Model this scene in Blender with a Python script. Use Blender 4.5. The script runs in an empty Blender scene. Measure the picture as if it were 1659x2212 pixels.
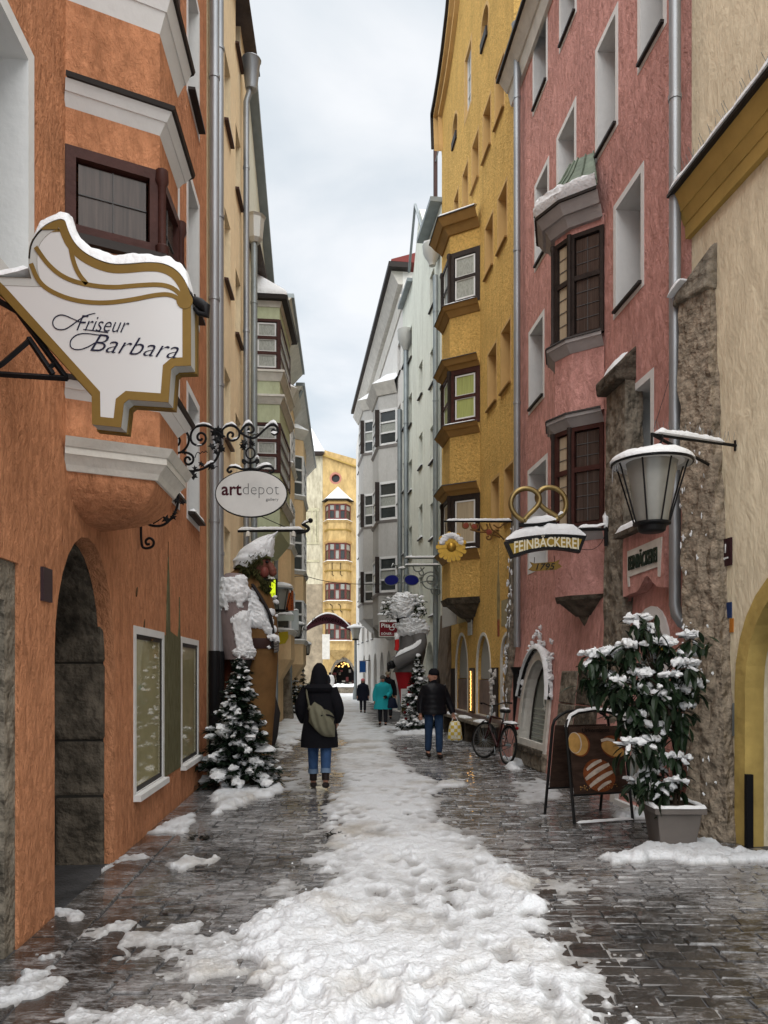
import bpy, bmesh, math, random
import numpy as np
from mathutils import Vector, Matrix, Euler
from mathutils.geometry import tessellate_polygon
random.seed(7); R = math.radians
S = bpy.context.scene
COL = S.collection
# ------------------------------------------------------------------ camera
F, CX, HY, HC = 1660.0, 829.5, 1450.0, 1.64       # focal length and principal point measured on a 1659 x 2212 view
cam = bpy.data.objects.new('camera', bpy.data.cameras.new('camera')); COL.objects.link(cam)
cam.data.sensor_fit = 'VERTICAL'; cam.data.sensor_height = 36.0; cam.data.sensor_width = 27.0
cam.data.lens = F / 2212 * 36.0
cam.data.shift_y = (HY - 1106.0) / 2212
cam.data.clip_start = 0.1; cam.data.clip_end = 3000
cam.location = (0, 0, HC); cam.rotation_euler = (R(90), 0, 0)
S.camera = cam
# ------------------------------------------------------------------ sky, sun, exposure
SUN_EL, SUN_AZ = 63, 180
w = bpy.data.worlds.new('World'); S.world = w; w.use_nodes = True
nt = w.node_tree; nt.nodes.clear(); N = nt.nodes.new; L = nt.links.new
out = N('ShaderNodeOutputWorld'); bg = N('ShaderNodeBackground'); L(bg.outputs[0], out.inputs[0])
bg.inputs[1].default_value = 0.10
sky = N('ShaderNodeTexSky'); sky.sky_type = 'NISHITA'; sky.sun_disc = False
sky.sun_elevation = R(SUN_EL); sky.sun_rotation = R(SUN_AZ); sky.dust_density = 2.0
tc = N('ShaderNodeTexCoord'); sep = N('ShaderNodeSeparateXYZ'); L(tc.outputs['Generated'], sep.inputs[0])
mz = N('ShaderNodeMath'); mz.operation = 'MAXIMUM'; L(sep.outputs[2], mz.inputs[0]); mz.inputs[1].default_value = 0.05
za = N('ShaderNodeMath'); za.operation = 'ADD'; L(mz.outputs[0], za.inputs[0]); za.inputs[1].default_value = 0.25
dv = N('ShaderNodeVectorMath'); dv.operation = 'DIVIDE'; L(tc.outputs['Generated'], dv.inputs[0])
cmb = N('ShaderNodeCombineXYZ'); [L(za.outputs[0], cmb.inputs[i]) for i in range(3)]; L(cmb.outputs[0], dv.inputs[1])
n1 = N('ShaderNodeTexNoise'); n1.inputs['Scale'].default_value = 2.5; n1.inputs['Detail'].default_value = 6; n1.inputs['Roughness'].default_value = 0.5
n1.inputs['Distortion'].default_value = 0.25
L(dv.outputs[0], n1.inputs['Vector'])
rc = N('ShaderNodeValToRGB'); L(n1.outputs[0], rc.inputs[0])
rc.color_ramp.elements[0].position = 0.30; rc.color_ramp.elements[0].color = (1.80, 2.06, 2.22, 1)
rc.color_ramp.elements[1].position = 0.66; rc.color_ramp.elements[1].color = (2.98, 3.0, 3.0, 1)
e = rc.color_ramp.elements.new(0.48); e.color = (2.26, 2.42, 2.51, 1)
mx = N('ShaderNodeMixRGB'); mx.inputs[0].default_value = 0.9; L(sky.outputs[0], mx.inputs[1]); L(rc.outputs[0], mx.inputs[2])
L(mx.outputs[0], bg.inputs[0])
sun = bpy.data.objects.new('sun', bpy.data.lights.new('sun', 'SUN')); COL.objects.link(sun)
sun.data.energy = 1.5; sun.data.angle = R(92); sun.data.color = (1.0, 0.975, 0.94)
sun.rotation_euler = (R(90 - SUN_EL), 0, R(180 - SUN_AZ)); sun.location = (0, -5, 30)
S.view_settings.view_transform = 'Standard'; S.view_settings.look = 'None'
S.view_settings.exposure = 1.75; S.view_settings.gamma = 1.0; S.view_settings.use_curve_mapping = False
S.cycles.max_bounces = 5; S.cycles.diffuse_bounces = 3; S.cycles.glossy_bounces = 2; S.cycles.transparent_max_bounces = 6

# ------------------------------------------------------------------ geometry helpers
def at(px, py, Y): return Vector(((px - CX) * Y / F, Y, HC - (py - HY) * Y / F))
def gnd(px, py): Y = HC * F / (py - HY); return Vector(((px - CX) * Y / F, Y, 0))

def vnoise(x, y, seed=0):
    """smooth value noise in numpy, -1..1"""
    x = np.asarray(x, float); y = np.asarray(y, float)
    xi = np.floor(x).astype(np.int64); yi = np.floor(y).astype(np.int64)
    fx = x - xi; fy = y - yi; fx = fx*fx*fx*(fx*(fx*6-15)+10); fy = fy*fy*fy*(fy*(fy*6-15)+10)
    def h(a, b):
        k = (a * 374761393 + b * 668265263 + seed * 974634777) & 0xffffffff
        k = ((k ^ (k >> 13)) * 1274126177) & 0xffffffff
        return ((k ^ (k >> 16)) & 0xffff) / 32767.5 - 1
    return (h(xi, yi)*(1-fx) + h(xi+1, yi)*fx)*(1-fy) + (h(xi, yi+1)*(1-fx) + h(xi+1, yi+1)*fx)*fy
def fbm(x, y, o=4, seed=0, g=0.5):
    s = 0; a = 1; t = 0
    for i in range(o): s = s + a*vnoise(np.asarray(x)*2**i + 17.3*i, np.asarray(y)*2**i - 9.1*i, seed+i); t += a; a *= g
    return s / t

class MB:
    def __init__(s): s.v = []; s.f = []
    def add(s, vs, fs):
        b = len(s.v); s.v += [tuple(p) for p in vs]; s.f += [tuple(b+i for i in f) for f in fs]; return s
    def quad(s, a, b, c, d): return s.add((a, b, c, d), ((0, 1, 2, 3),))
    def hexa(s, p):   # p: 4 bottom, 4 top
        return s.add(p, ((3,2,1,0), (4,5,6,7), (0,1,5,4), (1,2,6,5), (2,3,7,6), (3,0,4,7)))
    def box(s, x0, x1, y0, y1, z0, z1):
        return s.hexa([(x0,y0,z0),(x1,y0,z0),(x1,y1,z0),(x0,y1,z0),(x0,y0,z1),(x1,y0,z1),(x1,y1,z1),(x0,y1,z1)])
    def wbox(s, W, u0, u1, z0, z1, d0, d1):
        P = W.pt
        return s.hexa([P(u0,z0,d0),P(u1,z0,d0),P(u1,z0,d1),P(u0,z0,d1),P(u0,z1,d0),P(u1,z1,d0),P(u1,z1,d1),P(u0,z1,d1)])
    def prism(s, poly, d0, d1, fn, holes=()):
        """poly [(a,b)] extruded between d0 and d1 through fn(a,b,d)"""
        loops = [[Vector((a, b, 0)) for a, b in lp] for lp in [poly, *holes]]
        tris = tessellate_polygon(loops); flat = [p for lp in loops for p in lp]; n = len(flat)
        vs = [fn(p.x, p.y, d0) for p in flat] + [fn(p.x, p.y, d1) for p in flat]
        fs = [tuple(t) for t in tris] + [tuple(n+i for i in reversed(t)) for t in tris]
        o = 0
        for lp in loops:
            m = len(lp)
            fs += [(o+i, o+(i+1) % m, n+o+(i+1) % m, n+o+i) for i in range(m)]; o += m
        return s.add(vs, fs)
    def tube(s, path, r, seg=8, closed=False, caps=True, flat=1.0):
        P = [Vector(p) for p in path]; n = len(P)
        rr = list(np.interp(np.linspace(0, 1, n), np.linspace(0, 1, len(r)), r)) if isinstance(r, (list, tuple)) else [r]*n
        b = len(s.v); prev = None
        for i, p in enumerate(P):
            if closed: t = P[(i+1) % n] - P[i-1]
            else: t = P[min(i+1, n-1)] - P[max(i-1, 0)]
            if t.length < 1e-9: t = Vector((0, 0, 1))
            t.normalize()
            if prev is None:
                a = Vector((0, 0, 1)) if abs(t.z) < 0.9 else Vector((1, 0, 0)); nn = (a - t*a.dot(t)).normalized()
            else:
                nn = prev - t*prev.dot(t)
                nn = nn.normalized() if nn.length > 1e-6 else prev
            prev = nn; bb = t.cross(nn)
            for k in range(seg):
                an = 2*math.pi*k/seg
                s.v.append(tuple(p + nn*(math.cos(an)*rr[i]*flat) + bb*(math.sin(an)*rr[i])))
        m = n if closed else n-1
        for i in range(m):
            j = (i+1) % n
            for k in range(seg):
                s.f.append((b+i*seg+k, b+i*seg+(k+1) % seg, b+j*seg+(k+1) % seg, b+j*seg+k))
        if caps and not closed:
            s.f.append(tuple(b+k for k in reversed(range(seg)))); s.f.append(tuple(b+(n-1)*seg+k for k in range(seg)))
        return s
    def lathe(s, prof, c=(0, 0, 0), seg=16, sx=1, sy=1, ax=None, caps=True):
        """prof [(r,z)]; ax: optional Matrix 3x3"""
        b = len(s.v); c = Vector(c)
        for r, z in prof:
            for k in range(seg):
                a = 2*math.pi*k/seg; p = Vector((r*math.cos(a)*sx, r*math.sin(a)*sy, z))
                if ax: p = ax @ p
                s.v.append(tuple(c+p))
        for i in range(len(prof)-1):
            for k in range(seg):
                s.f.append((b+i*seg+k, b+i*seg+(k+1) % seg, b+(i+1)*seg+(k+1) % seg, b+(i+1)*seg+k))
        if caps:
            s.f.append(tuple(b+k for k in reversed(range(seg)))); s.f.append(tuple(b+(len(prof)-1)*seg+k for k in range(seg)))
        return s
    def blob(s, c, rx, ry, rz, seg=8, rings=5, jit=0.0, ax=None):
        c = Vector(c); b = len(s.v); k1 = random.random()*9
        for i in range(rings+1):
            t = math.pi*i/rings
            for k in range(seg):
                a = 2*math.pi*k/seg; q = 1 + jit*math.sin(3.1*a+k1+2*t) * math.sin(2*a-k1*2) + (random.random()-.5)*jit
                p = Vector((rx*q*math.sin(t)*math.cos(a), ry*q*math.sin(t)*math.sin(a), rz*q*math.cos(t)))
                if ax: p = ax @ p
                s.v.append(tuple(c+p))
        for i in range(rings):
            for k in range(seg):
                s.f.append((b+(i+1)*seg+k, b+(i+1)*seg+(k+1) % seg, b+i*seg+(k+1) % seg, b+i*seg+k))
        return s
    def loft(s, rings, seg=16, caps=True, fold=0.0, nf=7):
        """rings: (center, rx, ry[, yaw]) horizontal ellipses"""
        b = len(s.v)
        for i, rg in enumerate(rings):
            c, rx, ry = Vector(rg[0]), rg[1], rg[2]; yaw = rg[3] if len(rg) > 3 else 0
            for k in range(seg):
                a = 2*math.pi*k/seg; q = 1 + fold*math.sin(nf*a + i*0.6)*(i/len(rings))
                x, y = rx*q*math.cos(a), ry*q*math.sin(a)
                s.v.append((c.x + x*math.cos(yaw) - y*math.sin(yaw), c.y + x*math.sin(yaw) + y*math.cos(yaw), c.z))
        for i in range(len(rings)-1):
            for k in range(seg):
                s.f.append((b+i*seg+k, b+i*seg+(k+1) % seg, b+(i+1)*seg+(k+1) % seg, b+(i+1)*seg+k))
        if caps:
            s.f.append(tuple(b+k for k in reversed(range(seg)))); s.f.append(tuple(b+(len(rings)-1)*seg+k for k in range(seg)))
        return s
    def mesh(s, name, mat=None, smooth=False):
        me = bpy.data.meshes.new(name); me.from_pydata(s.v, [], s.f)
        if smooth: me.shade_smooth()
        if mat: me.materials.append(mat)
        return me
    def build(s, name, mat, parent=None, smooth=False, fix=True, bevel=0):
        me = s.mesh(name, mat, False)
        if fix:
            bm = bmesh.new(); bm.from_mesh(me); bmesh.ops.recalc_face_normals(bm, faces=bm.faces); bm.to_mesh(me); bm.free()
        if smooth:
            me.shade_smooth()
            try: me.set_sharp_from_angle(angle=R(40))
            except Exception: pass
        o = bpy.data.objects.new(name, me); COL.objects.link(o)
        if parent: adopt(o, parent)
        if bevel:
            m = o.modifiers.new('edge', 'BEVEL'); m.width = bevel; m.segments = 2; m.limit_method = 'ANGLE'
        return o
def adopt(o, parent):
    o.parent = parent
    if parent.parent is None and parent.type == 'EMPTY': o.matrix_parent_inverse = Matrix.LocRotScale(parent.location, parent.rotation_euler, parent.scale).inverted()
def tag(o, label, cat, group=None):
    o['label'] = label; o['category'] = cat
    if group: o['group'] = group
    return o
def thing(name, label, cat, loc=(0, 0, 0), group=None):
    o = bpy.data.objects.new(name, None); COL.objects.link(o); o.location = loc; o.empty_display_size = .2
    return tag(o, label, cat, group)
def struct(o, kind='structure'): o['kind'] = kind; return o

class Wall:
    """facade frame: u runs along the wall (metres from p0 to p1), z up, d outwards to the street; lean moves the foot outwards"""
    def __init__(s, p0, p1, side, z0=0.0, lean=0.0, zl=1.0):
        s.p0 = Vector((p0[0], p0[1], 0)); s.p1 = Vector((p1[0], p1[1], 0)); s.dir = (s.p1 - s.p0); s.len = s.dir.length; s.dir.normalize()
        s.n = Vector((s.dir.y, -s.dir.x, 0))
        if s.n.x * side < 0: s.n = -s.n
        s.lean, s.zl = lean, zl
    def pt(s, u, z, d=0.0):
        b = s.lean * max(0.0, 1 - z/s.zl) if s.lean else 0.0
        p = s.p0 + s.dir*u + s.n*(d+b); return Vector((p.x, p.y, z))
    def u(s, px, d=0.0):
        o = s.p0 + s.n*d; k = (px - CX)/F      # o.x + u dx = k (o.y + u dy)
        return (k*o.y - o.x) / (s.dir.x - k*s.dir.y)
    def uz(s, px, py, d=0.0):
        u = s.u(px, d); Y = (s.p0 + s.dir*u + s.n*d).y
        return u, HC - (py - HY)*Y/F
    def rect(s, pl, pr, yt, yb, d=0.0):
        """opening seen between two picture columns, heights at its middle"""
        a, b = sorted((s.u(pl, d), s.u(pr, d))); m = s.u((pl+pr)/2, d); Y = (s.p0 + s.dir*m + s.n*d).y
        return [a, b, HC - (yb - HY)*Y/F, HC - (yt - HY)*Y/F]

# ------------------------------------------------------------------ materials
MATS = {}
def mat(name, col, rough=0.8, metal=0.0, bump=0.0, bscale=30.0, var=0.0, vscale=3.0, spec=0.12, trans=0, emit=None, es=0, coord='Object', detail=6, stretch=None, sss=0, var2=None, bdist=.03):
    if name in MATS: return MATS[name]
    m = bpy.data.materials.new(name); m.use_nodes = True; t = m.node_tree; b = t.nodes['Principled BSDF']
    b.inputs['Base Color'].default_value = (*col, 1); b.inputs['Roughness'].default_value = rough; b.inputs['Metallic'].default_value = metal
    b.inputs['Specular IOR Level'].default_value = spec
    if trans: b.inputs['Transmission Weight'].default_value = trans
    if sss:
        b.inputs['Subsurface Weight'].default_value = sss; b.inputs['Subsurface Radius'].default_value = (.03, .04, .05); b.inputs['Subsurface Scale'].default_value = 1
    if emit: b.inputs['Emission Color'].default_value = (*emit, 1); b.inputs['Emission Strength'].default_value = es
    def n(k): return t.nodes.new(k)
    if bump or var:
        c = n('ShaderNodeTexCoord'); vec = c.outputs[coord]
        if stretch:
            mp = n('ShaderNodeMapping'); mp.inputs['Scale'].default_value = stretch; t.links.new(vec, mp.inputs[0]); vec = mp.outputs[0]
    if var:
        z = n('ShaderNodeTexNoise'); z.inputs['Scale'].default_value = vscale; z.inputs['Detail'].default_value = detail; z.inputs['Roughness'].default_value = .62
        t.links.new(vec, z.inputs['Vector']); r = n('ShaderNodeValToRGB'); t.links.new(z.outputs[0], r.inputs[0])
        r.color_ramp.elements[0].position = .28; r.color_ramp.elements[1].position = .72
        c2 = var2 or tuple(min(1, q*(1+var)) for q in col)
        r.color_ramp.elements[0].color = (*[q*(1-var) for q in col], 1); r.color_ramp.elements[1].color = (*c2, 1)
        t.links.new(r.outputs[0], b.inputs['Base Color'])
    if bump:
        z2 = n('ShaderNodeTexNoise'); z2.inputs['Scale'].default_value = bscale; z2.inputs['Detail'].default_value = 5
        t.links.new(vec, z2.inputs['Vector']); bp = n('ShaderNodeBump'); bp.inputs['Strength'].default_value = bump; bp.inputs['Distance'].default_value = bdist
        t.links.new(z2.outputs[0], bp.inputs['Height']); t.links.new(bp.outputs[0], b.inputs['Normal'])
    MATS[name] = m; return m

def plaster(name, col, bump=.5, bscale=14, var=.12, vscale=1.2, dirt=(.35, .30, .25), stains=.35, strokes=(1, 1, .45), sk=.9):
    """rendered wall: troweled relief, blotches, rain streaks running down, grime at the foot"""
    m = bpy.data.materials.new(name); m.use_nodes = True; t = m.node_tree; b = t.nodes['Principled BSDF']; b.inputs['Roughness'].default_value = .9
    b.inputs['Specular IOR Level'].default_value = .1
    n = t.nodes.new; l = t.links.new; c = n('ShaderNodeTexCoord')
    def noise(sc, det, stretch=None, rough=.6, dist=0):
        z = n('ShaderNodeTexNoise'); z.inputs['Scale'].default_value = sc; z.inputs['Detail'].default_value = det; z.inputs['Roughness'].default_value = rough; z.inputs['Distortion'].default_value = dist
        if stretch: mp = n('ShaderNodeMapping'); mp.inputs['Scale'].default_value = stretch; l(c.outputs['Object'], mp.inputs[0]); l(mp.outputs[0], z.inputs[0])
        else: l(c.outputs['Object'], z.inputs[0])
        return z.outputs[0]
    def ramp(src, p0, c0, p1, c1):
        r = n('ShaderNodeValToRGB'); l(src, r.inputs[0]); r.color_ramp.elements[0].position = p0; r.color_ramp.elements[1].position = p1
        r.color_ramp.elements[0].color = (*c0, 1); r.color_ramp.elements[1].color = (*c1, 1); return r.outputs[0]
    def mul(a, bb, f=1.0, mode='MULTIPLY'):
        x = n('ShaderNodeMixRGB'); x.blend_type = mode; x.inputs[0].default_value = f; l(a, x.inputs[1]); l(bb, x.inputs[2]); return x.outputs[0]
    lo = tuple(q*(1-var) for q in col); hi = tuple(min(1, q*(1+var)) for q in col)
    base = ramp(noise(vscale, 8, None, .65), .3, lo, .7, hi)
    base = mul(base, ramp(noise(bscale*1.3, 4, strokes), .3, (.68, .66, .64), .62, (1.04, 1.04, 1.04)), sk)
    streak = ramp(noise(5.0, 5, (1, 1, .12)), .50, (1, 1, 1), .74, tuple(1-stains*(1-q) for q in dirt))
    base = mul(base, streak, .8)
    l(base, b.inputs['Base Color'])
    z1 = noise(bscale, 6, strokes, .6, .8); z2 = noise(bscale*5, 3, strokes)
    ad = n('ShaderNodeMath'); ad.operation = 'MULTIPLY_ADD'; l(z2, ad.inputs[0]); ad.inputs[1].default_value = .35; l(z1, ad.inputs[2])
    bp = n('ShaderNodeBump'); bp.inputs['Strength'].default_value = bump; bp.inputs['Distance'].default_value = .08
    l(ad.outputs[0], bp.inputs['Height']); l(bp.outputs[0], b.inputs['Normal'])
    MATS[name] = m; return m

M_orange = plaster('orange_plaster', (.565, .255, .132), bump=.75, bscale=13, var=.13, vscale=1.6)
M_pink = plaster('pink_plaster', (.585, .305, .268), bump=.7, bscale=9, var=.13, vscale=1.0)
M_ochre = plaster('ochre_plaster', (.77, .49, .155), bump=.9, bscale=16, var=.10, strokes=(1, 1, .8))
M_pale = plaster('pale_yellow_plaster', (.86, .70, .46), bump=.15, var=.06, stains=.2, sk=.3)
M_cream = plaster('cream_plaster', (.76, .67, .49), bump=.35, bscale=6, var=.09, vscale=.9, stains=.22, sk=.5)
M_mint = plaster('white_green_plaster', (.74, .77, .69), bump=.2, var=.05, stains=.35, sk=.3)
M_grey = plaster('grey_plaster', (.46, .455, .435), bump=.12, var=.05, stains=.2, sk=.3)
M_whitew = plaster('white_plaster', (.74, .73, .70), bump=.15, var=.05, stains=.25, sk=.3)
M_green = plaster('sage_plaster', (.48, .52, .35), bump=.1, var=.05, stains=.2, sk=.3)
M_peach = plaster('peach_plaster', (.68, .49, .28), bump=.12, var=.06, stains=.2, sk=.3)
M_fadecream = plaster('faded_fresco_plaster', (.56, .52, .39), bump=.3, bscale=3, var=.14, vscale=.5, stains=.7)
M_endyel = plaster('sunny_yellow_plaster', (.56, .40, .18), bump=.15, bscale=3, var=.10, vscale=.5, stains=.35)
M_white = mat('white_paint', (.66, .66, .65), .8, bump=.15, bscale=18, var=.06, vscale=3)
M_offw = mat('old_white_paint', (.60, .58, .53), .8, bump=.4, bscale=12, var=.15, vscale=4)
M_ochret = mat('ochre_trim', (.56, .36, .15), .8, bump=.1, bscale=20, var=.06)
M_brownt = mat('brown_trim', (.29, .17, .06), .75, bump=.15, bscale=20, var=.12)
M_yelt = mat('yellow_trim', (.42, .29, .09), .75, bump=.15, bscale=8, var=.15, vscale=2)
M_wood = mat('dark_red_wood', (.055, .022, .018), .5, bump=.15, bscale=25, var=.3, vscale=6)
M_woodb = mat('black_brown_wood', (.030, .022, .019), .5, bump=.2, bscale=25, var=.3, vscale=6)
M_woodm = mat('maroon_wood', (.14, .045, .04), .5, var=.2)
M_glass = mat('window_glass', (.04, .045, .045), .05, spec=.5, var=.35, vscale=1.1)
M_glassd = mat('curtained_glass', (.20, .19, .17), .25, spec=.6, var=.35, vscale=6, stretch=(6, 6, .5))
M_gcurt = mat('green_curtain_glass', (.34, .38, .13), .35, spec=.5, var=.25, vscale=4, stretch=(9, 9, .4))
M_bcurt = mat('beige_curtain_glass', (.40, .33, .23), .35, spec=.5, var=.2, vscale=3, stretch=(7, 7, .4))
M_rcurt = mat('red_curtain_glass', (.06, .044, .037), .12, spec=.22, var=.5, vscale=5, stretch=(9, 9, .3))
M_lcurt = mat('lace_curtain_glass', (.30, .31, .28), .3, spec=.25, var=.3, vscale=7, stretch=(5, 5, 2))
M_sheet = mat('dark_sheet_metal', (.035, .030, .028), .5, metal=.3, bump=.05)
M_copper = mat('weathered_copper', (.13, .16, .12), .55, metal=.2, var=.35, vscale=8)
M_zinc = mat('zinc', (.30, .315, .33), .45, metal=.6, var=.18, vscale=4, stretch=(1, 1, .2))
M_zincd = mat('grey_painted_pipe', (.24, .27, .28), .45, metal=.4, var=.15)
M_brownpipe = mat('brown_pipe', (.07, .04, .035), .4, metal=.4)
M_black = mat('black_iron', (.012, .012, .013), .45, metal=.2, bump=.1, bscale=60)
M_stone = mat('rough_stone', (.19, .165, .13), .95, bump=1.0, bscale=7, var=.62, vscale=6, bdist=.12, detail=10)
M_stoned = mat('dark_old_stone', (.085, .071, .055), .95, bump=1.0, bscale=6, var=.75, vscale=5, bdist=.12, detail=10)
M_snow = mat('snow_white', (.72, .735, .75), .55, bump=.5, bscale=22, var=.03, vscale=8, sss=0)
M_slate = mat('roof_tiles', (.10, .085, .08), .8, bump=.5, bscale=20, var=.3)
M_gold = mat('gold_leaf', (.42, .25, .045), .35, metal=.6, var=.25, vscale=12)
M_antique = mat('antique_gold', (.17, .105, .028), .5, metal=.25, var=.12, vscale=6)
# ------------------------------------------------------------------ street plan (metres), read from where the walls meet the ground
L1 = Wall((-1.95, 1.5), (-2.67, 11.57), +1)          # orange house
L2 = Wall((-2.67, 11.57), (-2.92, 16.55), +1)        # pale yellow house
L3 = Wall((-2.92, 16.55), (-3.19, 21.9), +1)         # house with the sage green oriel
L4 = Wall((-3.19, 21.9), (-3.47, 27.6), +1)          # peach house
L5 = Wall((-3.47, 27.6), (-4.03, 38.8), +1)          # peach corner house
R1 = Wall((4.27-.117*2.0, 2.0), (3.30, 8.24), -1)    # cream house
R2 = Wall((3.30, 8.24), (2.60, 15.4), -1)            # pink house
R2b = Wall((3.30, 8.24), (2.60, 15.4), -1, lean=.30, zl=2.8)
R3 = Wall((2.60, 15.4), (1.74, 23.1), -1)            # ochre house
R4 = Wall((1.72, 23.14), (.74, 30.3), -1)            # white house
R5 = Wall((.74, 30.3), (-1.75, 48.3), -1)            # grey house

def rectpoly(r, e=0): u0, u1, z0, z1 = r; return [(u0-e, z0-e), (u1+e, z0-e), (u1+e, z1+e), (u0-e, z1+e)]
def archpoly(u0, u1, z0, z1, n=14, pointed=0):
    c = (u0+u1)/2; a = (u1-u0)/2; h = min(a*1.25, z1-z0)
    return [(u0, z0), (u1, z0)] + [(c + a*math.cos(math.pi*i/n), z1-h + h*math.sin(math.pi*i/n)) for i in range(n+1)]
def ellpoly(c, z, a, b, n=20): return [(c+a*math.cos(2*math.pi*i/n), z+b*math.sin(2*math.pi*i/n)) for i in range(n)]
def grow(poly, e):
    cx = sum(p[0] for p in poly)/len(poly); cz = sum(p[1] for p in poly)/len(poly)
    out = []
    for i in range(len(poly)):
        a, b, c = Vector(poly[i-1]), Vector(poly[i]), Vector(poly[(i+1) % len(poly)])
        n1 = (b-a); n2 = (c-b); n1 = Vector((n1.y, -n1.x)); n2 = Vector((n2.y, -n2.x))
        n1 = n1.normalized() if n1.length > 1e-7 else n2.normalized(); n2 = n2.normalized() if n2.length > 1e-7 else n1
        m = (n1+n2); m = m.normalized() if m.length > 1e-6 else n1
        out.append((b.x + m.x*e/max(.4, m.dot(n1)), b.y + m.y*e/max(.4, m.dot(n1))))
    return out

def snow_strip(path, wd, h, seg=8, n=None, side=None, amp=.25, lift=0.0, taper=True):
    """a bead of snow lying along a path of points: returns an MB; wd total width (number or vector direction of width)"""
    mb = MB(); P = [Vector(p) for p in path]
    lens = [0]
    for a, b in zip(P, P[1:]): lens.append(lens[-1] + (b-a).length)
    T = lens[-1]; n = n or max(6, int(T/max(.03, h*.6))); n = min(n, 90)
    rows = []
    k0 = random.random()*50
    for i in range(n+1):
        s = T*i/n; j = max(q for q in range(len(P)-1) if lens[q] <= s+1e-9) if s < T else len(P)-2
        t = (s-lens[j])/max(1e-9, lens[j+1]-lens[j]); c = P[j].lerp(P[j+1], t); d = (P[j+1]-P[j])
        sd = side if side is not None else Vector((d.y, -d.x, 0)).normalized() if Vector((d.x, d.y)).length > 1e-5 else Vector((1, 0, 0))
        e = min(1, min(i, n-i)/n*T/(h*1.2)+.05) if taper else 1
        q = (1 + amp*float(fbm(s/max(.06, h)*.45 + k0, k0, 3)))*e**.5
        row = []
        for k in range(seg+1):
            a = math.pi*k/seg
            row.append(c + sd*(math.cos(a)*wd/2*(.85+.15*q)) + Vector((0, 0, lift + h*q*math.sin(a)**.8*(1+.22*float(vnoise(s/max(.05, h)*1.7+k0, k*.9))))))
        rows.append(row)
    m = seg+1
    vs = [p for r in rows for p in r]; fs = [(i*m+k, i*m+k+1, (i+1)*m+k+1, (i+1)*m+k) for i in range(n) for k in range(seg)]
    fs += [tuple(range(m)), tuple(reversed([n*m+k for k in range(m)]))]
    fs += [(i*m, (i+1)*m, (i+1)*m+seg, i*m+seg) for i in range(n)]
    return mb.add(vs, fs)

def win(b, W, r, sur=None, surw=.09, reveal=.30, jamb=None, fm=None, glass=None, bars=(1, 2), sill=None, snow=False, poly=None, silld=.05, fw=.05):
    """one window: painted surround with its deep jambs, sheet sill, sash frame > pane; returns the hole"""
    u0, u1, z0, z1 = r; hole = poly or rectpoly(r); P = W.pt; fm = fm or M_white
    j = jamb or sur
    if j:
        mb = MB()
        if sur: mb.prism(grow(hole, surw), .006, -.02, P, [grow(hole, -.003)])
        ins = grow(hole, -.004); n = len(ins)
        for i in range(n):
            a, c = ins[i], ins[(i+1) % n]; mb.quad(P(*a, .004), P(*c, .004), P(*c, -reveal), P(*a, -reveal))
        mb.build('window_surround', j, b)
    fr = MB(); fd = -reveal + .02
    inn = grow(hole, -fw)
    fr.prism(grow(hole, -.005), fd, fd-.05, P, [inn])
    us = [p[0] for p in inn]; zs = [p[1] for p in inn]; a0, a1, b0, b1 = min(us), max(us), min(zs), max(zs)
    for i in range(1, bars[0]+1 if bars[0] > 0 else 0):
        if bars[0] > 1 or i == 1: 
            x = a0 + (a1-a0)*i/(bars[0]+1); fr.wbox(W, x-.02, x+.02, b0, b1, fd-.006, fd-.045)
    for i in range(1, bars[1]+1):
        z = b0 + (b1-b0)*i/(bars[1]+1); fr.wbox(W, a0, a1, z-.015, z+.015, fd-.009, fd-.042)
    f = fr.build('window_frame', fm, b)
    g = MB(); g.prism(grow(hole, -.02), fd-.03, fd-.034, P); g.build('pane', glass or M_glass, f)
    if sill:
        s = MB(); s.hexa([P(u0-.03, z0-.03, silld), P(u1+.03, z0-.03, silld), P(u1+.03, z0-.03, -reveal+.03), P(u0-.03, z0-.03, -reveal+.03),
                          P(u0-.03, z0+.004, silld), P(u1+.03, z0+.004, silld), P(u1+.03, z0+.03, -reveal+.03), P(u0-.03, z0+.03, -reveal+.03)])
        so = s.build('window_sill', sill, b)
        if snow:
            snow_strip([P(u0+.02, z0+.008, silld-.05), P(u1-.02, z0+.008, silld-.05)], .09, .05).build('sill_snow', M_snow, so, smooth=True)
    return hole

def facade(b, W, outline, holes, m, name='wall', thick=.45, d=0.0):
    return MB().prism(outline, d, d-thick, W.pt, holes).build(name, m, b)
def bulk(b, W, u0, u1, z1, m, roofm=None, depth=6.5, ridge=2.5, front=.47):
    """the house behind its facade, with a saddle roof along the street"""
    MB().wbox(W, u0+.02, u1-.02, 0, z1-.05, -front, -depth).build('side_wall', m, b)
    P = W.pt
    if roofm:
        MB().add([P(u0, z1, .25), P(u1, z1, .25), P(u1, z1+ridge, -depth/2), P(u0, z1+ridge, -depth/2), P(u0, z1, -depth), P(u1, z1, -depth),
                  P(u0, z1-.05, .25), P(u1, z1-.05, .25), P(u1, z1-.05, -depth), P(u0, z1-.05, -depth)],
                 [(0, 1, 2, 3), (3, 2, 5, 4), (6, 9, 8, 7), (0, 6, 7, 1), (4, 5, 8, 9), (0, 3, 4, 9, 6), (1, 7, 8, 5, 2)]).build('roof', roofm, b)

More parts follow.
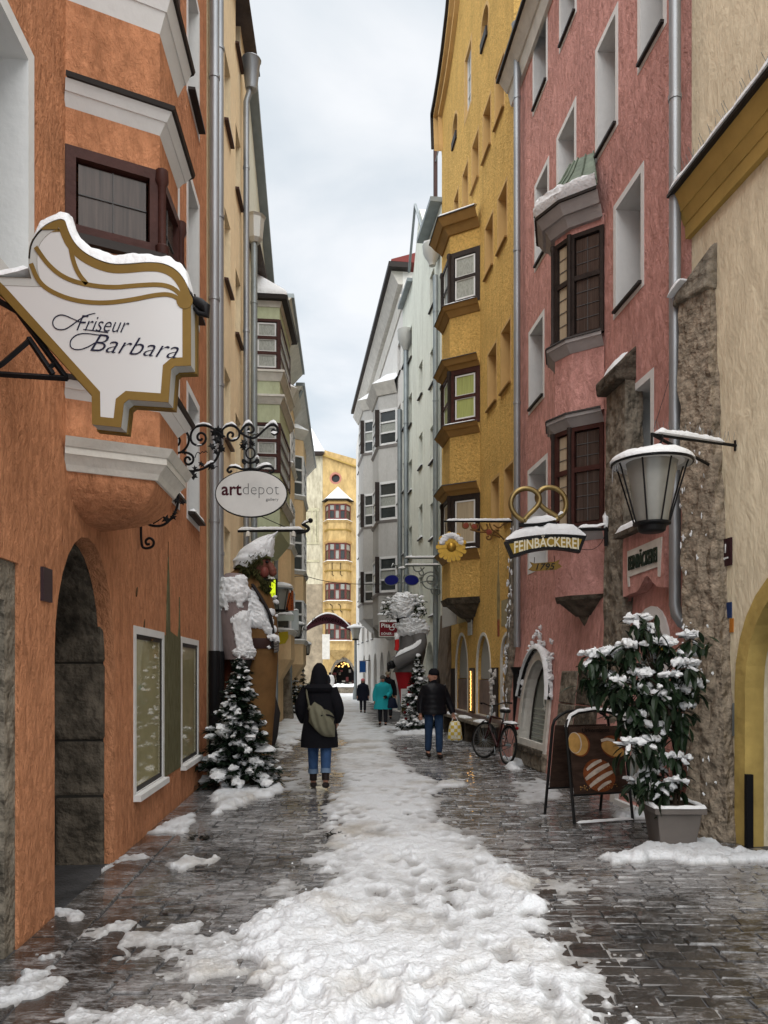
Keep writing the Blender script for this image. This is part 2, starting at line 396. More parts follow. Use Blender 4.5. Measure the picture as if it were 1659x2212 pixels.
def pipe(b, path, r, m, rings=True, name='downpipe', every=2.6):
    mb = MB().tube(path, r, 12)
    o = mb.build(name, m, b, smooth=True)
    if rings:
        P = [Vector(p) for p in path]; k = 0
        for a, c in zip(P, P[1:]):
            L_ = (c-a).length; n = int(L_/every)
            for i in range(n):
                q = a.lerp(c, (i+.6)/max(1, n)); t = (c-a).normalized()
                MB().tube([q-t*.025, q+t*.025], r*1.14, 12).build('pipe_clamp', M_zinc if m is M_zinc else m, o, smooth=True); k += 1
    return o

def polyring(pts, off):
    """offset an open plan polyline of an oriel outwards (pts run from wall to wall)"""
    out = []; n = len(pts)
    for i, p in enumerate(pts):
        p = Vector(p); segs = []
        if i > 0: segs.append(Vector(pts[i]) - Vector(pts[i-1]))
        if i < n-1: segs.append(Vector(pts[i+1]) - Vector(pts[i]))
        ns = [Vector((s.y, -s.x)).normalized() for s in segs]
        m = sum(ns, Vector((0, 0)))/len(ns); m.normalize(); k = 1/max(.5, m.dot(ns[0]))
        out.append(p + m*off*k)
    return out
def oriel_band(mb, plan, z0, z1, o0, o1, sgn):
    """a horizontal course round the oriel from height z0 (offset o0) to z1 (offset o1), closed back to the wall"""
    a = polyring(plan, o0*sgn); b = polyring(plan, o1*sgn); n = len(plan)
    vs = [(p.x, p.y, z0) for p in a] + [(p.x, p.y, z1) for p in b]
    fs = [(i, i+1, n+i+1, n+i) for i in range(n-1)] + [tuple(reversed(range(n))), tuple(n+i for i in range(n))] + [(n-1, 0, n, 2*n-1)]
    mb.add(vs, fs); return mb
class Facet:
    """Wall-like frame on one face of an oriel"""
    def __init__(s, a, b, sgn):
        s.p0 = Vector((a[0], a[1], 0)); d = Vector((b[0], b[1], 0)) - s.p0; s.len = d.length; s.dir = d.normalized(); s.n = Vector((s.dir.y, -s.dir.x, 0))*sgn
    def pt(s, u, z, d=0.0): p = s.p0 + s.dir*u + s.n*d; return Vector((p.x, p.y, z))
def oriel_window(part, Fc, z0, z1, fm, glass, cols=1, rows=(.5,), m=.07, lead=0, sash=None, post=.07):
    """frame filling one facet of an oriel: mullions, transoms, panes (each pane its own piece) and leading"""
    P = Fc.pt; Ln = Fc.len; fr = MB()
    fr.prism(rectpoly([.005, Ln-.005, z0, z1]), .02, -.05, P, [rectpoly([m, Ln-m, z0+m, z1-m])])
    xs = [m + (Ln-2*m)*i/cols for i in range(cols+1)]; zs = [z0+m] + [z0+m + (z1-z0-2*m)*q for q in rows] + [z1-m]
    for x in xs[1:-1]: fr.wbox(Fc, x-post/2, x+post/2, z0+m, z1-m, .016, -.045)
    for z in zs[1:-1]: fr.wbox(Fc, m, Ln-m, z-.035, z+.035, .012, -.04)
    f = fr.build('oriel_window_frame', fm, part)
    for i in range(cols):
        for j in range(len(zs)-1):
            x0, x1 = xs[i]+.02, xs[i+1]-.02; q0, q1 = zs[j]+.02, zs[j+1]-.02
            pm = MB(); pm.wbox(Fc, x0, x1, q0, q1, -.02, -.026)
            pm.build('pane', glass[(i+j) % len(glass)], part)
            if sash:
                MB().prism(rectpoly([x0, x1, q0, q1]), -.004, -.018, P, [rectpoly([x0+.035, x1-.035, q0+.035, q1-.035])]).build('sash', sash, part)
            if lead:
                lm = MB(); nx = max(1, int((x1-x0)/lead+.5)); nz = max(1, int((q1-q0)/lead+.5))
                for k in range(1, nx): x = x0+(x1-x0)*k/nx; lm.wbox(Fc, x-.0035, x+.0035, q0, q1, -.012, -.019)
                for k in range(1, nz): z = q0+(q1-q0)*k/nz; lm.wbox(Fc, x0, x1, z-.0035, z+.0035, -.010, -.0188)
                if lm.v: lm.build('leading', mat('lead_came', (.10, .10, .10), .6), part)
    return f

# ================================================================== ORANGE HOUSE (left)
bO = thing('orange_house', 'orange rendered house with corner oriel and white window surrounds on the left', 'house', (-2.3, 6.5, 0))
TOP = 14.5
holes = []
# near window at the frame's edge, then two columns of windows beyond the oriel
uN = L1.u(72)
holes.append(win(bO, L1, [uN-1.0, uN-.09, 3.95, 5.38], M_white, .09, .33, bars=(1, 1), fm=M_white))
for pl, pr in ((361, 384), (406, 428)):
    a, b_ = sorted((L1.u(pl), L1.u(pr)))
    for z0, z1 in ((3.72, 5.30), (6.55, 8.15), (9.25, 10.9), (12.0, 13.4)):
        holes.append(win(bO, L1, [a, b_, z0, z1], M_white, .10, .34, sill=M_sheet, bars=(1, 1), silld=.10, snow=z0 < 4))
# doorway arch under the oriel, at the far left a stone framed door
ua0, ua1 = L1.u(118), L1.u(247)
arch = archpoly(ua0, ua1, -.06, 2.66)
holes.append(arch)
ud0, ud1 = L1.u(40)-1.15, L1.u(40)
holes.append(rectpoly([ud0, ud1, -.06, 2.28]))
s1 = L1.rect(292, 350, 1372, 1690); s2 = L1.rect(392, 426, 1392, 1645)
zt = (s1[3]+s2[3])/2; zb = (s1[2]+s2[2])/2
sh = [[s1[0], s1[1], zb, zt], [s2[0], s2[1], zb, zt]]
for r in sh: holes.append(rectpoly(r))
facade(bO, L1, [(0, -.12), (L1.len, -.12), (L1.len, TOP), (0, TOP)], holes, M_orange)
bulk(bO, L1, 0, L1.len, TOP, M_orange, M_slate, front=1.2)
# shop windows: white plaster frame, dark metal sash, big pane
for r in sh:
    wn = MB().prism(grow(rectpoly(r), .07), .012, -.05, L1.pt, [grow(rectpoly(r), -.004)]).build('shop_window_surround', M_white, bO)
    MB().prism(rectpoly(r), -.002, -.05, L1.pt, [grow(rectpoly(r), -.05)]).build('shop_window_frame', M_sheet, wn)
    MB().prism(grow(rectpoly(r), -.02), -.012, -.02, L1.pt).build('pane', mat('shop_glass', (.38, .35, .20), .02, spec=1.0, var=.25, vscale=1.2), wn)  # pane base colour lightened to stand in for reflections in the glass
    MB().wbox(L1, r[0]-.06, r[1]+.06, r[2]-.07, r[2]-.01, -.1, .07).build('window_sill', M_white, wn)
# old fresco strip between the shop windows, exposed patches reaching up the wall
u0, u1 = sh[0][1]+.10, sh[1][0]-.10
M_fresco = mat('exposed_old_fresco', (.20, .165, .07), .95, bump=1., bscale=9, var=.6, vscale=12, stretch=(3, 3, .5), var2=(.17, .17, .10))
fp = [(u0, zb-.02), (u1, zb-.02), (u1, zt+.02), (u1-.03, zt+.12), (u1-.06, zt+.55), (u1-.09, zt+.2), (u1-.16, zt+.05), (u0+.30, zt+.1), (u0+.24, zt+.75), (u0+.20, zt+.95), (u0+.15, zt+.62), (u0+.10, zt+.05), (u0+.03, zt+.04)]
MB().prism(fp, .012, -.02, L1.pt).build('fresco_patch', M_fresco, bO)
for (uu, z, w_, h_) in ((u0-1.25, 2.35, .05, .10), (u0-.95, 2.0, .04, .16), (u0-.62, 1.95, .10, .03), (u0-1.32, 1.72, .04, .3), (u0+.2, 2.62, .012, .5)):
    MB().prism([(uu, z), (uu+w_*.6, z+h_*.2), (uu+w_, z+h_), (uu+w_*.3, z+h_*.8), (uu-.01, z+h_*.4)], .008, -.02, L1.pt).build('plaster_crack', mat('crack', (.10, .06, .03), .95), bO)
# stone lining of the doorway: coursed blocks seen in the deep jamb, dark planks of the door behind
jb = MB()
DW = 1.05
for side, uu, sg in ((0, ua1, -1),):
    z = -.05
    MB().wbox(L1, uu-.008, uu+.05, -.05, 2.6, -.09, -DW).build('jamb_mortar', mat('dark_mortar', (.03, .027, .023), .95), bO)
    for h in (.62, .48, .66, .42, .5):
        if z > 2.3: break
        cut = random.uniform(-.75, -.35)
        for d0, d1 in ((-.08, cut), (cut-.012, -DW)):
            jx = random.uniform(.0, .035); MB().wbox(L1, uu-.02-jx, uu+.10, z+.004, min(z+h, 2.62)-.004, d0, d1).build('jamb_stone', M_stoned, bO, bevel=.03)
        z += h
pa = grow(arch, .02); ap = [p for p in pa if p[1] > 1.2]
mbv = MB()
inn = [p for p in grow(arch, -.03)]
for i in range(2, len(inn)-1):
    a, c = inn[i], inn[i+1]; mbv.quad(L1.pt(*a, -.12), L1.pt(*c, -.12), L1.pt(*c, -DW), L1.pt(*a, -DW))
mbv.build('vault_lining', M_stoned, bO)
dr = MB().wbox(L1, ua0-.1, ua1+.1, 0, 2.9, -DW, -DW-.08).build('door', mat('old_dark_oak', (.03, .022, .016), .7, bump=.3, bscale=10, var=.3), bO)
for k in range(6):
    a = ua0 + (ua1-ua0)*k/6; MB().wbox(L1, a+.01, a+(ua1-ua0)/6-.01, .02, 2.6, -DW+.03, -DW).build('door_plank', M_woodb, dr)
# far-left door with stone frame and ribbed leaf
MB().prism(grow(rectpoly([ud0, ud1, -.2, 2.28]), 0), -.02, -.30, L1.pt, [rectpoly([ud0+.13, ud1-.15, -.15, 2.05])]).build('door_frame', M_stone, bO)
dd = MB().wbox(L1, ud0+.1, ud1-.1, 0, 2.1, -.24, -.30).build('door', M_woodb, bO)
for k in range(9):
    a = ud0+.15 + (ud1-ud0-.35)*k/9; MB().wbox(L1, a, a+.05, .05, 1.55, -.20, -.24).build('door_rib', M_wood, dd)
# house number plate
hp = MB().wbox(L1, L1.u(87), L1.u(107), 1.64+150*5.0/F, 1.64+222*5.0/F, .0, .02).build('number_plate', mat('dark_plate', (.045, .03, .035), .35), bO)
# oriel
pl = [(-2.235, 5.37), (-1.655, 5.67), (-1.69, 6.30), (-2.30, 6.65)]
PO = [Vector(p) for p in pl]
orl = MB()
sgO = 1
def ob(z0, z1, o0=0, o1=0): oriel_band(orl, PO, z0, z1, o0, o1, sgO)
cx_, cy_ = sum(p.x for p in PO)/4, sum(p.y for p in PO)/4
if (polyring(PO, .1)[1] - PO[1]).x < 0: sgO = -1
for z0, z1 in ((3.24, 4.66), (5.32, 6.62), (8.5, 9.2)): ob(z0, z1)
orl_o = orl.build('oriel', M_orange, bO)
cor = MB()
oriel_band(cor, PO, 3.05, 3.09, -.02, .0, sgO); oriel_band(cor, PO, 3.09, 3.15, .0, .05, sgO); oriel_band(cor, PO, 3.15, 3.20, .06, .06, sgO); oriel_band(cor, PO, 3.20, 3.26, .07, .11, sgO)
cor.build('base_moulding', M_offw, orl_o)
tap = MB(); [oriel_band(tap, PO, 3.05-.29*math.sin((k+1)/8*math.pi/2), 3.05-.29*math.sin(k/8*math.pi/2), -.04-.42*(1-math.cos((k+1)/8*math.pi/2)), -.04-.42*(1-math.cos(k/8*math.pi/2)), sgO) for k in range(8)]; tap.build('base_corbel', M_orange, orl_o)
for z in (3.55, 5.59, 6.34):
    h = {3.55: .10, 5.59: .135, 6.34: .24}[z]
    c = MB(); oriel_band(c, PO, z, z+h*.55, .0, .05, sgO); oriel_band(c, PO, z+h*.55, z+h, .06, .10, sgO); c.build('cornice', M_white, orl_o)
    c = MB(); oriel_band(c, PO, z+h, z+h+.03, .12, .13, sgO); c.build('cornice_flashing', M_sheet, orl_o)
for fa, fb in ((0, 1), (1, 2), (2, 3)):
    oriel_window(orl_o, Facet(PO[fa], PO[fb], sgO), 4.70, 5.32, M_wood, [M_rcurt], cols=1, rows=(), m=.075, lead=.27, sash=None)
    oriel_window(orl_o, Facet(PO[fa], PO[fb], sgO), 6.62, 8.5, M_wood, [M_rcurt], cols=1, rows=(), m=.075, lead=.20)
for p in polyring(PO, .02*sgO)[1:3]:
    MB().lathe([(.045, 0), (.05, .06), (.03, .08), (.03, .5), (.05, .54), (.045, .62)], (p.x, p.y, 4.70), 10).build('corner_baluster', M_wood, orl_o, smooth=True)
c = MB(); oriel_band(c, PO, 4.64, 4.70, .06, .06, sgO); c.build('oriel_sill', M_sheet, orl_o)
# bird wires above the top cornice
bw = MB()
for k in range(26):
    t = k/25; a = PO[0].lerp(PO[1], t) if k < 20 else PO[1].lerp(PO[2], (k-20)/6); a = Vector((a.x+.08, a.y-.05, 6.60)); bw.tube([a, a+Vector((random.uniform(-.03, .03), random.uniform(-.03, .03), .09))], .002, 3)
bw.build('bird_spikes', M_zincd, orl_o)

# ================================================================== PALE YELLOW HOUSE
bP = thing('pale_yellow_house', 'tall narrow pale yellow house with flush windows behind zinc downpipes', 'house', (-2.8, 14, 0))
holes = []
u_a0, u_a1 = L2.u(484), L2.u(497); u_b0, u_b1 = L2.u(508), L2.u(519)
for k in range(5):
    holes.append(win(bP, L2, [u_a0, u_a1, 11.15-2.75*k, 12.4-2.75*k], M_pale, .05, .16, jamb=M_pale, sill=M_brownpipe, silld=.08, bars=(1, 1)))
for k in range(-1, 4):
    holes.append(win(bP, L2, [u_b0, u_b1, 10.8-2.75*k, 12.05-2.75*k], M_pale, .05, .16, jamb=M_pale, sill=M_brownpipe, silld=.08, bars=(1, 1)))
facade(bP, L2, [(0, -.02), (L2.len, -.02), (L2.len, 14.6), (0, 16.6)], holes, M_pale)
bulk(bP, L2, 0, L2.len, 14.5, M_pale, M_slate)
MB().hexa([L2.pt(-.05, 16.6, 0), L2.pt(L2.len, 14.6, 0), L2.pt(L2.len, 14.6, .09), L2.pt(-.05, 16.6, .09), L2.pt(-.05, 16.75, 0), L2.pt(L2.len, 14.75, 0), L2.pt(L2.len, 14.75, .09), L2.pt(-.05, 16.75, .09)]).build('eave', M_brownpipe, bP)
# two zinc downpipes on the joint, the dark swan-neck coming in at the top, a third pipe with its hopper
def wp(W, px, d): return W.u(px, d)
for px, dd_ in ((463, .10), (473, .12)):
    u = wp(L2, px, dd_); P_ = L2.pt(u, 0, dd_)
    pipe(bP, [(P_.x, P_.y, 1.9), (P_.x, P_.y, 12.0 if px < 470 else 15)], .075, M_zinc)
    pipe(bP, [(P_.x, P_.y, .05), (P_.x, P_.y, 1.95)], .085, M_black, name='cast_iron_standpipe', rings=False)
u = wp(L2, 463, .10); P_ = L2.pt(u, 0, .1)
pipe(bP, [(P_.x, P_.y, 11.95), (P_.x+.02, P_.y, 12.3), (P_.x+.25, P_.y+.25, 13.2), (P_.x+.4, P_.y+.4, 14.2)], .085, M_brownpipe, rings=False, name='swan_neck')
u = wp(L2, 532, .12); P_ = L2.pt(u, 0, .12); zt_ = HC + (HY-140)*P_.y/F
pipe(bP, [(P_.x, P_.y, 3.2), (P_.x, P_.y, zt_-.75), (P_.x+.06, P_.y, zt_-.55), (P_.x+.08, P_.y, zt_-.4)], .06, M_zinc)
MB().lathe([(.11, 0), (.12, .04), (.18, .55), (.2, .58), (.19, .6), (.17, .58), (.10, .1)], (P_.x+.1, P_.y, zt_-.5), 14).build('rain_hopper', M_zinc, bP, smooth=True)

# ================================================================== HOUSE WITH SAGE GREEN ORIEL
bG = thing('sage_oriel_house', 'white green house with stacked sage green oriel and snowy oriel roof', 'house', (-3.0, 19, 0))
holes = []
for k in range(4): holes.append(win(bG, L3, [3.6, 4.4, 2.9+2.7*k, 4.2+2.7*k], M_white, .08, .2, sill=M_sheet))
ZG = 14.2
facade(bG, L3, [(0, -.02), (L3.len, -.02), (L3.len, 11.0), (0, ZG)], holes, M_mint)
bulk(bG, L3, 0, L3.len, 10.9, M_mint, M_slate, ridge=1)
MB().hexa([L3.pt(0, ZG, 0), L3.pt(L3.len, 11., 0), L3.pt(L3.len, 11., .2), L3.pt(0, ZG, .2), L3.pt(0, ZG+.16, 0), L3.pt(L3.len, 11.16, 0), L3.pt(L3.len, 11.16, .2), L3.pt(0, ZG+.16, .2)]).build('eave', M_zincd, bG)
Yg = 17.55
xg0 = L3.pt((Yg-16.55)*1.0, 0).x
GO = [Vector((xg0, Yg)), Vector((xg0+.58, Yg+.06)), Vector((xg0+.55, Yg+2.2)), Vector((xg0-.1, Yg+2.35))]
sgG = 1 if (polyring(GO, .1)[1]-GO[1]).x > 0 else -1
zz = lambda py: HC + (HY-py)*Yg/F
g = MB()
for a, b_ in ((688, 650), (912, 800), (1145, 1020)):
    oriel_band(g, GO, zz(a), zz(b_), 0, 0, sgG)
oriel_band(g, GO, zz(1185), zz(1145), -.3, 0, sgG)
go = g.build('oriel', M_green, bG)
for a, b_ in ((805, 822), (858, 872), (1078, 1090)):
    c = MB(); oriel_band(c, GO, zz(b_), zz(a), .02, .10, sgG); oriel_band(c, GO, zz(a), zz(a)+.05, .12, .12, sgG); c.build('cornice', M_offw, go)
c = MB(); oriel_band(c, GO, zz(662), zz(650), .02, .05, sgG); c.build('frieze', M_offw, go)
for a, b_ in ((800, 688), (1020, 912)):
    for i in range(3): oriel_window(go, Facet(GO[i], GO[i+1], sgG), zz(a), zz(b_), M_wood, [M_lcurt], cols=1, rows=(.33, .66) , m=.06, sash=M_white)
fa = Facet(GO[1], GO[2], sgG)
c = MB(); oriel_band(c, GO, zz(650), zz(642), .18, .2, sgG); c.build('gutter', M_sheet, go)
a = polyring(GO, .18*sgG); rz = zz(642)
MB().add([(p.x, p.y, rz) for p in a] + [(GO[0].x, GO[0].y+.3, rz+.5), (GO[3].x, GO[3].y-.2, rz+.5)], [(0, 1, 4), (1, 2, 5, 4), (2, 3, 5), (3, 0, 4, 5), (3, 2, 1, 0)]).build('oriel_roof', M_slate, go)
MB().add([(p.x, p.y, rz+.02) for p in a] + [(p.x*.99-.02, p.y, rz+.12) for p in a] + [(GO[0].x, GO[0].y+.2, rz+.68), (GO[3].x, GO[3].y-.2, rz+.68)],
         [(0, 1, 5, 4), (1, 2, 6, 5), (2, 3, 7, 6), (4, 5, 8), (5, 6, 9, 8), (6, 7, 9), (7, 3, 0, 4, 8, 9)]).build('roof_snow', M_snow, go, smooth=True, bevel=.05)
for px, dd_ in ((549, .14),):
    u = L3.u(px, dd_); P_ = L3.pt(u, 0, dd_); zt_ = HC + (HY-480)*P_.y/F
    pipe(bG, [(P_.x, P_.y, 2.2), (P_.x, P_.y, zt_-.6), (P_.x, P_.y, zt_-.4)], .07, M_zincd)
    MB().lathe([(.1, 0), (.16, .08), (.2, .5), (.24, .55), (.2, .56)], (P_.x+.02, P_.y, zt_-.45), 8).build('rain_hopper', mat('pale_zinc', (.5, .5, .47), .5, metal=.3), bG)

# ================================================================== PEACH HOUSES further down on the left
def peach(name, label, W, top, bay_u0, bay_len, prot, levels, m, wins, rnd=True):
    b = thing(name, label, 'house', W.pt(W.len/2, 0))
    hs = []
    for z0, z1, us in wins:
        for u in us: hs.append(win(b, W, [u, u+.75, z0, z1], M_white, .1, .15, sill=M_sheet, snow=True))
    facade(b, W, [(0, -.02), (W.len, -.02), (W.len, top), (0, top)], hs, m); bulk(b, W, 0, W.len, top, m, M_slate, ridge=2.5)
    P = W.pt; q = [P(bay_u0, 0), P(bay_u0+.35, 0, prot), P(bay_u0+bay_len-.35, 0, prot), P(bay_u0+bay_len, 0)]
    G = [Vector((p.x, p.y)) for p in q]; sg = 1 if (polyring(G, .1)[1]-G[1]).x > 0 else -1
    g = MB(); zlo = levels[0][0]-.9
    prev = zlo
    for z0, z1 in levels: oriel_band(g, G, prev, z0, 0, 0, sg); prev = z1
    oriel_band(g, G, prev, prev+.6, 0, 0, sg); oriel_band(g, G, zlo-.7, zlo, -prot*.95, 0, sg)
    o = g.build('oriel', m, b)
    for z0, z1 in levels:
        for i in range(3): oriel_window(o, Facet(G[i], G[i+1], sg), z0, z1, M_white, [M_glass], cols=1 if i != 1 else 2, rows=(.33, .66), m=.06, post=.1)
        c = MB(); oriel_band(c, G, z0-.14, z0, .02, .1, sg); c.build('sill_course', M_offw, o)
        c = MB(); oriel_band(c, G, z0, z0+.03, .1, .08, sg); c.build('course_snow', M_snow, o)
    c = MB(); oriel_band(c, G, prev+.6, prev+.95, .02, .22, sg); c.build('cornice', M_offw, o)
    c = MB(); oriel_band(c, G, prev+.95, prev+1.25, .22, -.2, sg); c.build('roof_snow', M_snow, o)
    c = MB().hexa([P(0, top-.5, 0), P(W.len, top-.5, 0), P(W.len, top-.5, .1), P(0, top-.5, .1), P(0, top, 0), P(W.len, top, 0), P(W.len, top, .55), P(0, top, .55)]); c.build('eave_cornice', M_offw, b)
    MB().wbox(W, 0, W.len, top+.002, top+.12, .3, .62).build('gutter', M_zincd, b)
    return b, G, sg
b4, G4, s4 = peach('peach_house', 'peach house with slim oriel and white pilasters behind the sage oriel', L4, 12.3, 1.2, 2.4, .42, [(2.9, 4.2), (5.5, 6.9), (8.0, 9.3)], M_peach, [(3.0, 4.3, (.25, 4.4)), (5.6, 6.9, (.25, 4.4)), (8.2, 9.5, (.25, 4.4))])
b5, G5, s5 = peach('peach_corner_house', 'peach corner house with wide white windowed oriel at the far left end', L5, 11.9, .9, 2.8, .50, [(2.8, 4.3), (5.4, 7.0), (8.2, 9.7)], M_peach, [(3.0, 4.3, (4.5, 6.5, 8.6)), (5.6, 6.9, (4.5, 6.5, 8.6)), (8.2, 9.5, (4.5, 6.5, 8.6))])
# leaning buttresses and pipes at the feet of the left houses
for W, u, w_, h, mm, nm in ((L3, 2.2, .5, 2.6, M_stone, 'grey stone buttress leaning on the house with the sage oriel'), (L4, 3.9, .6, 3.2, M_stone, 'grey stone buttress below the slim peach oriel')):
    P = W.pt
    tag(MB().hexa([P(u, 0, -.1), P(u+w_, 0, -.1), P(u+w_, 0, .32), P(u, 0, .32), P(u, h, -.1), P(u+w_, h, -.1), P(u+w_, h, .06), P(u, h, .06)]).build('stone_buttress', mm, bevel=.03), nm, 'buttress')
pipe(b4, [L4.pt(.15, .0, .1), L4.pt(.15, 12, .1)], .06, M_zincd)
pipe(b5, [L5.pt(.15, .0, .1), L5.pt(.15, 10.8, .1), L5.pt(.2, 11.3, .3), L5.pt(.2, 11.8, .5)], .06, M_zincd)
# ================================================================== CREAM HOUSE (near right)
bC = thing('cream_house', 'cream rendered house with yellow arched doorway at the right edge', 'house', R1.pt(4, 0))
ue = R1.len
du = R1.u(1614)
door = archpoly(du-1.5, du, -.06, 2.42)
facade(bC, R1, [(0, -.12), (ue, -.12), (ue, 14), (0, 14)], [door], M_cream)
bulk(bC, R1, 0, ue, 14, M_cream, M_slate, front=.6)
M_yeldoor = mat('yellow_door_paint', (.43, .31, .10), .8, bump=.5, bscale=7, var=.25, vscale=3)
MB().prism([p for p in grow(door, .16) if True], .03, -.16, R1.pt, [grow(door, -.012)]).build('door_surround', M_yeldoor, bC)
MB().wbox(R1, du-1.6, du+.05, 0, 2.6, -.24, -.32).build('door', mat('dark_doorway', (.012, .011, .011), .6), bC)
MB().wbox(R1, du-1.5, du-.06, 1.78, 1.86, -.17, -.24).build('door_transom', M_woodb, bC)
for k in range(5): MB().wbox(R1, du-1.48+k*.29, du-1.48+k*.29+.26, .03, 1.76, -.20, -.24).build('door_panel', M_woodb, bC)
MB().wbox(R1, du-.10, du-.05, .0, .68, .0, .06).build('door_stop', M_black, bC)
# big raking cornice: yellow moulding, sheet cover, snow and bird spikes
P = R1.pt; zc = 6.42
cm = MB()
for d0, d1, z0, z1 in ((0, .07, zc-.14, zc), (.02, .13, zc, zc+.12), (.08, .21, zc+.12, zc+.30)):
    cm.hexa([P(0, z0, 0), P(ue+.02, z0, 0), P(ue+.02, z0, d0+.06), P(0, z0, d0+.06), P(0, z1, 0), P(ue+.02, z1, 0), P(ue+.02, z1, d1), P(0, z1, d1)])
co = cm.build('cornice', M_yelt, bC)
MB().wbox(R1, -.02, ue+.05, zc+.302, zc+.335, -.02, .26).build('cornice_flashing', M_sheet, co)
snow_strip([P(.5, zc+.335, .19), P(ue, zc+.335, .19)], .18, .075, amp=.4, n=80).build('cornice_snow', M_snow, co, smooth=True)
sp = MB()
for k in range(70):
    u = 2.8 + (ue-2.9)*k/70; a = P(u, zc+.34, .22); sp.tube([a, P(u+random.uniform(-.03, .03), zc+.5, .22+random.uniform(-.05, .08))], .0025, 3)
sp.build('bird_spikes', M_zincd, co)
# number plate 11, blue door plate, letter slot
def text(name, body, size, m, parent, origin, ux, uz, shear=0, bold=0, ext=.003, spacing=1, align='LEFT'):
    cu = bpy.data.curves.new(name, 'FONT'); cu.body = body; cu.size = size; cu.extrude = ext; cu.shear = shear; cu.offset = bold; cu.space_character = spacing; cu.align_x = align; cu.resolution_u = 3
    o = bpy.data.objects.new(name, cu); COL.objects.link(o)
    ux = Vector(ux).normalized(); uz = Vector(uz); uz = (uz - ux*uz.dot(ux)).normalized(); n = ux.cross(uz)
    Mx = Matrix((ux, uz, n)).transposed().to_4x4(); Mx.translation = origin
    dg = bpy.context.evaluated_depsgraph_get(); me = bpy.data.meshes.new_from_object(o.evaluated_get(dg)); bpy.data.objects.remove(o); bpy.data.curves.remove(cu)
    me.transform(Mx); me.name = name; me.materials.clear(); me.materials.append(m)
    o = bpy.data.objects.new(name, me); COL.objects.link(o)
    if parent: adopt(o, parent)
    return o
M_plate = mat('oxblood_enamel', (.035, .014, .018), .25)
M_print = mat('white_print', (.75, .75, .74), .5)
r = R1.rect(1553, 1583, 1165, 1224)
npl = MB().wbox(R1, r[0], r[1], r[2], r[3], .004, .022).build('number_plate', M_plate, bC)
um = (r[0]+r[1])/2
text('number_lettering', '11', .13, M_print, npl, R1.pt(um, r[2]+.13, .024), -R1.dir, (0, 0, 1), align='CENTER')
text('street_lettering', 'Riesengasse', .035, M_print, npl, R1.pt(um, r[2]+.07, .024), -R1.dir, (0, 0, 1), align='CENTER')
r = R1.rect(1572, 1582, 1301, 1335); MB().wbox(R1, r[0], r[1], r[2], r[3], .004, .015).build('blue_plate', mat('blue_enamel', (.02, .04, .12), .3), bC)
r = R1.rect(1578, 1586, 1336, 1366); MB().wbox(R1, r[0], r[1], r[2], r[3], .004, .012).build('orange_plate', mat('orange_enamel', (.45, .17, .03), .4), bC)
r = R1.rect(1586, 1594, 1519, 1590); MB().wbox(R1, r[0], r[1], r[2], r[3], .004, .02).build('bell_panel', M_zincd, bC)

# ================================================================== PINK HOUSE
bK = thing('pink_house', 'pink rendered bakery house with white window surrounds and two storey oriel', 'house', R2.pt(3.6, 0))
PW = [(1154, 1180, 42, 203, 1), (1212, 1242, -60, 60, 1), (1291, 1330, 70, 300, 1), (1384, 1433, -120, 92, 1), (1206, 1241, 265, 480, 0), (1158, 1183, 380, 552, 1),
      (1331, 1385, 412, 640, 1), (1145, 1173, 703, 868, 1), (1143, 1180, 1008, 1222, 0), (1352, 1406, 838, 1128, 0)]
holes = []
for pl_, pr_, yt, yb, sl in PW:
    holes.append(win(bK, R2, R2.rect(pl_, pr_, yt, yb), M_white, .085, .40, sill=M_sheet if sl else None, silld=.05, bars=(1, 1), fm=M_woodb))
ZP = 2.8; KL = R2.len; KT = 13.4
facade(bK, R2, [(0, ZP), (KL, ZP), (KL, KT), (0, KT+.0)], holes, M_pink)
# ground floor leans out
aw = R2b.rect(1128, 1180, 1425, 1612, .22); awp = archpoly(aw[0], aw[1], aw[2], aw[3])
sw0, sw1 = R2.u(1440, .1), R2.u(1362, .1); swp = archpoly(sw0, sw1, .05, 2.28)
facade(bK, R2b, [(0, -.02), (KL, -.02), (KL, ZP), (0, ZP)], [awp, swp], M_pink)
bulk(bK, R2, 0, KL, KT, M_pink, None)
P = R2.pt
# eaves with zinc gutter and profiled cornice
ec = MB()
for z0, z1, d in ((KT-.45, KT-.2, .12), (KT-.2, KT, .3)): ec.hexa([P(0, z0, 0), P(KL, z0, 0), P(KL, z0, d*.5), P(0, z0, d*.5), P(0, z1, 0), P(KL, z1, 0), P(KL, z1, d), P(0, z1, d)])
ec.build('eave_cornice', M_offw, bK)
MB().wbox(R2, -.05, KL+.02, KT, KT+.06, 0, .36).build('gutter', M_sheet, bK)
MB().add([P(0, KT+.07, .33), P(KL, KT+.07, .33), P(KL, KT+3.2, -3.5), P(0, KT+3.2, -3.5), P(0, KT+.07, -6.5), P(KL, KT+.07, -6.5)], [(0, 1, 2, 3), (3, 2, 5, 4), (0, 3, 4), (1, 5, 2), (0, 4, 5, 1)]).build('roof', M_slate, bK)
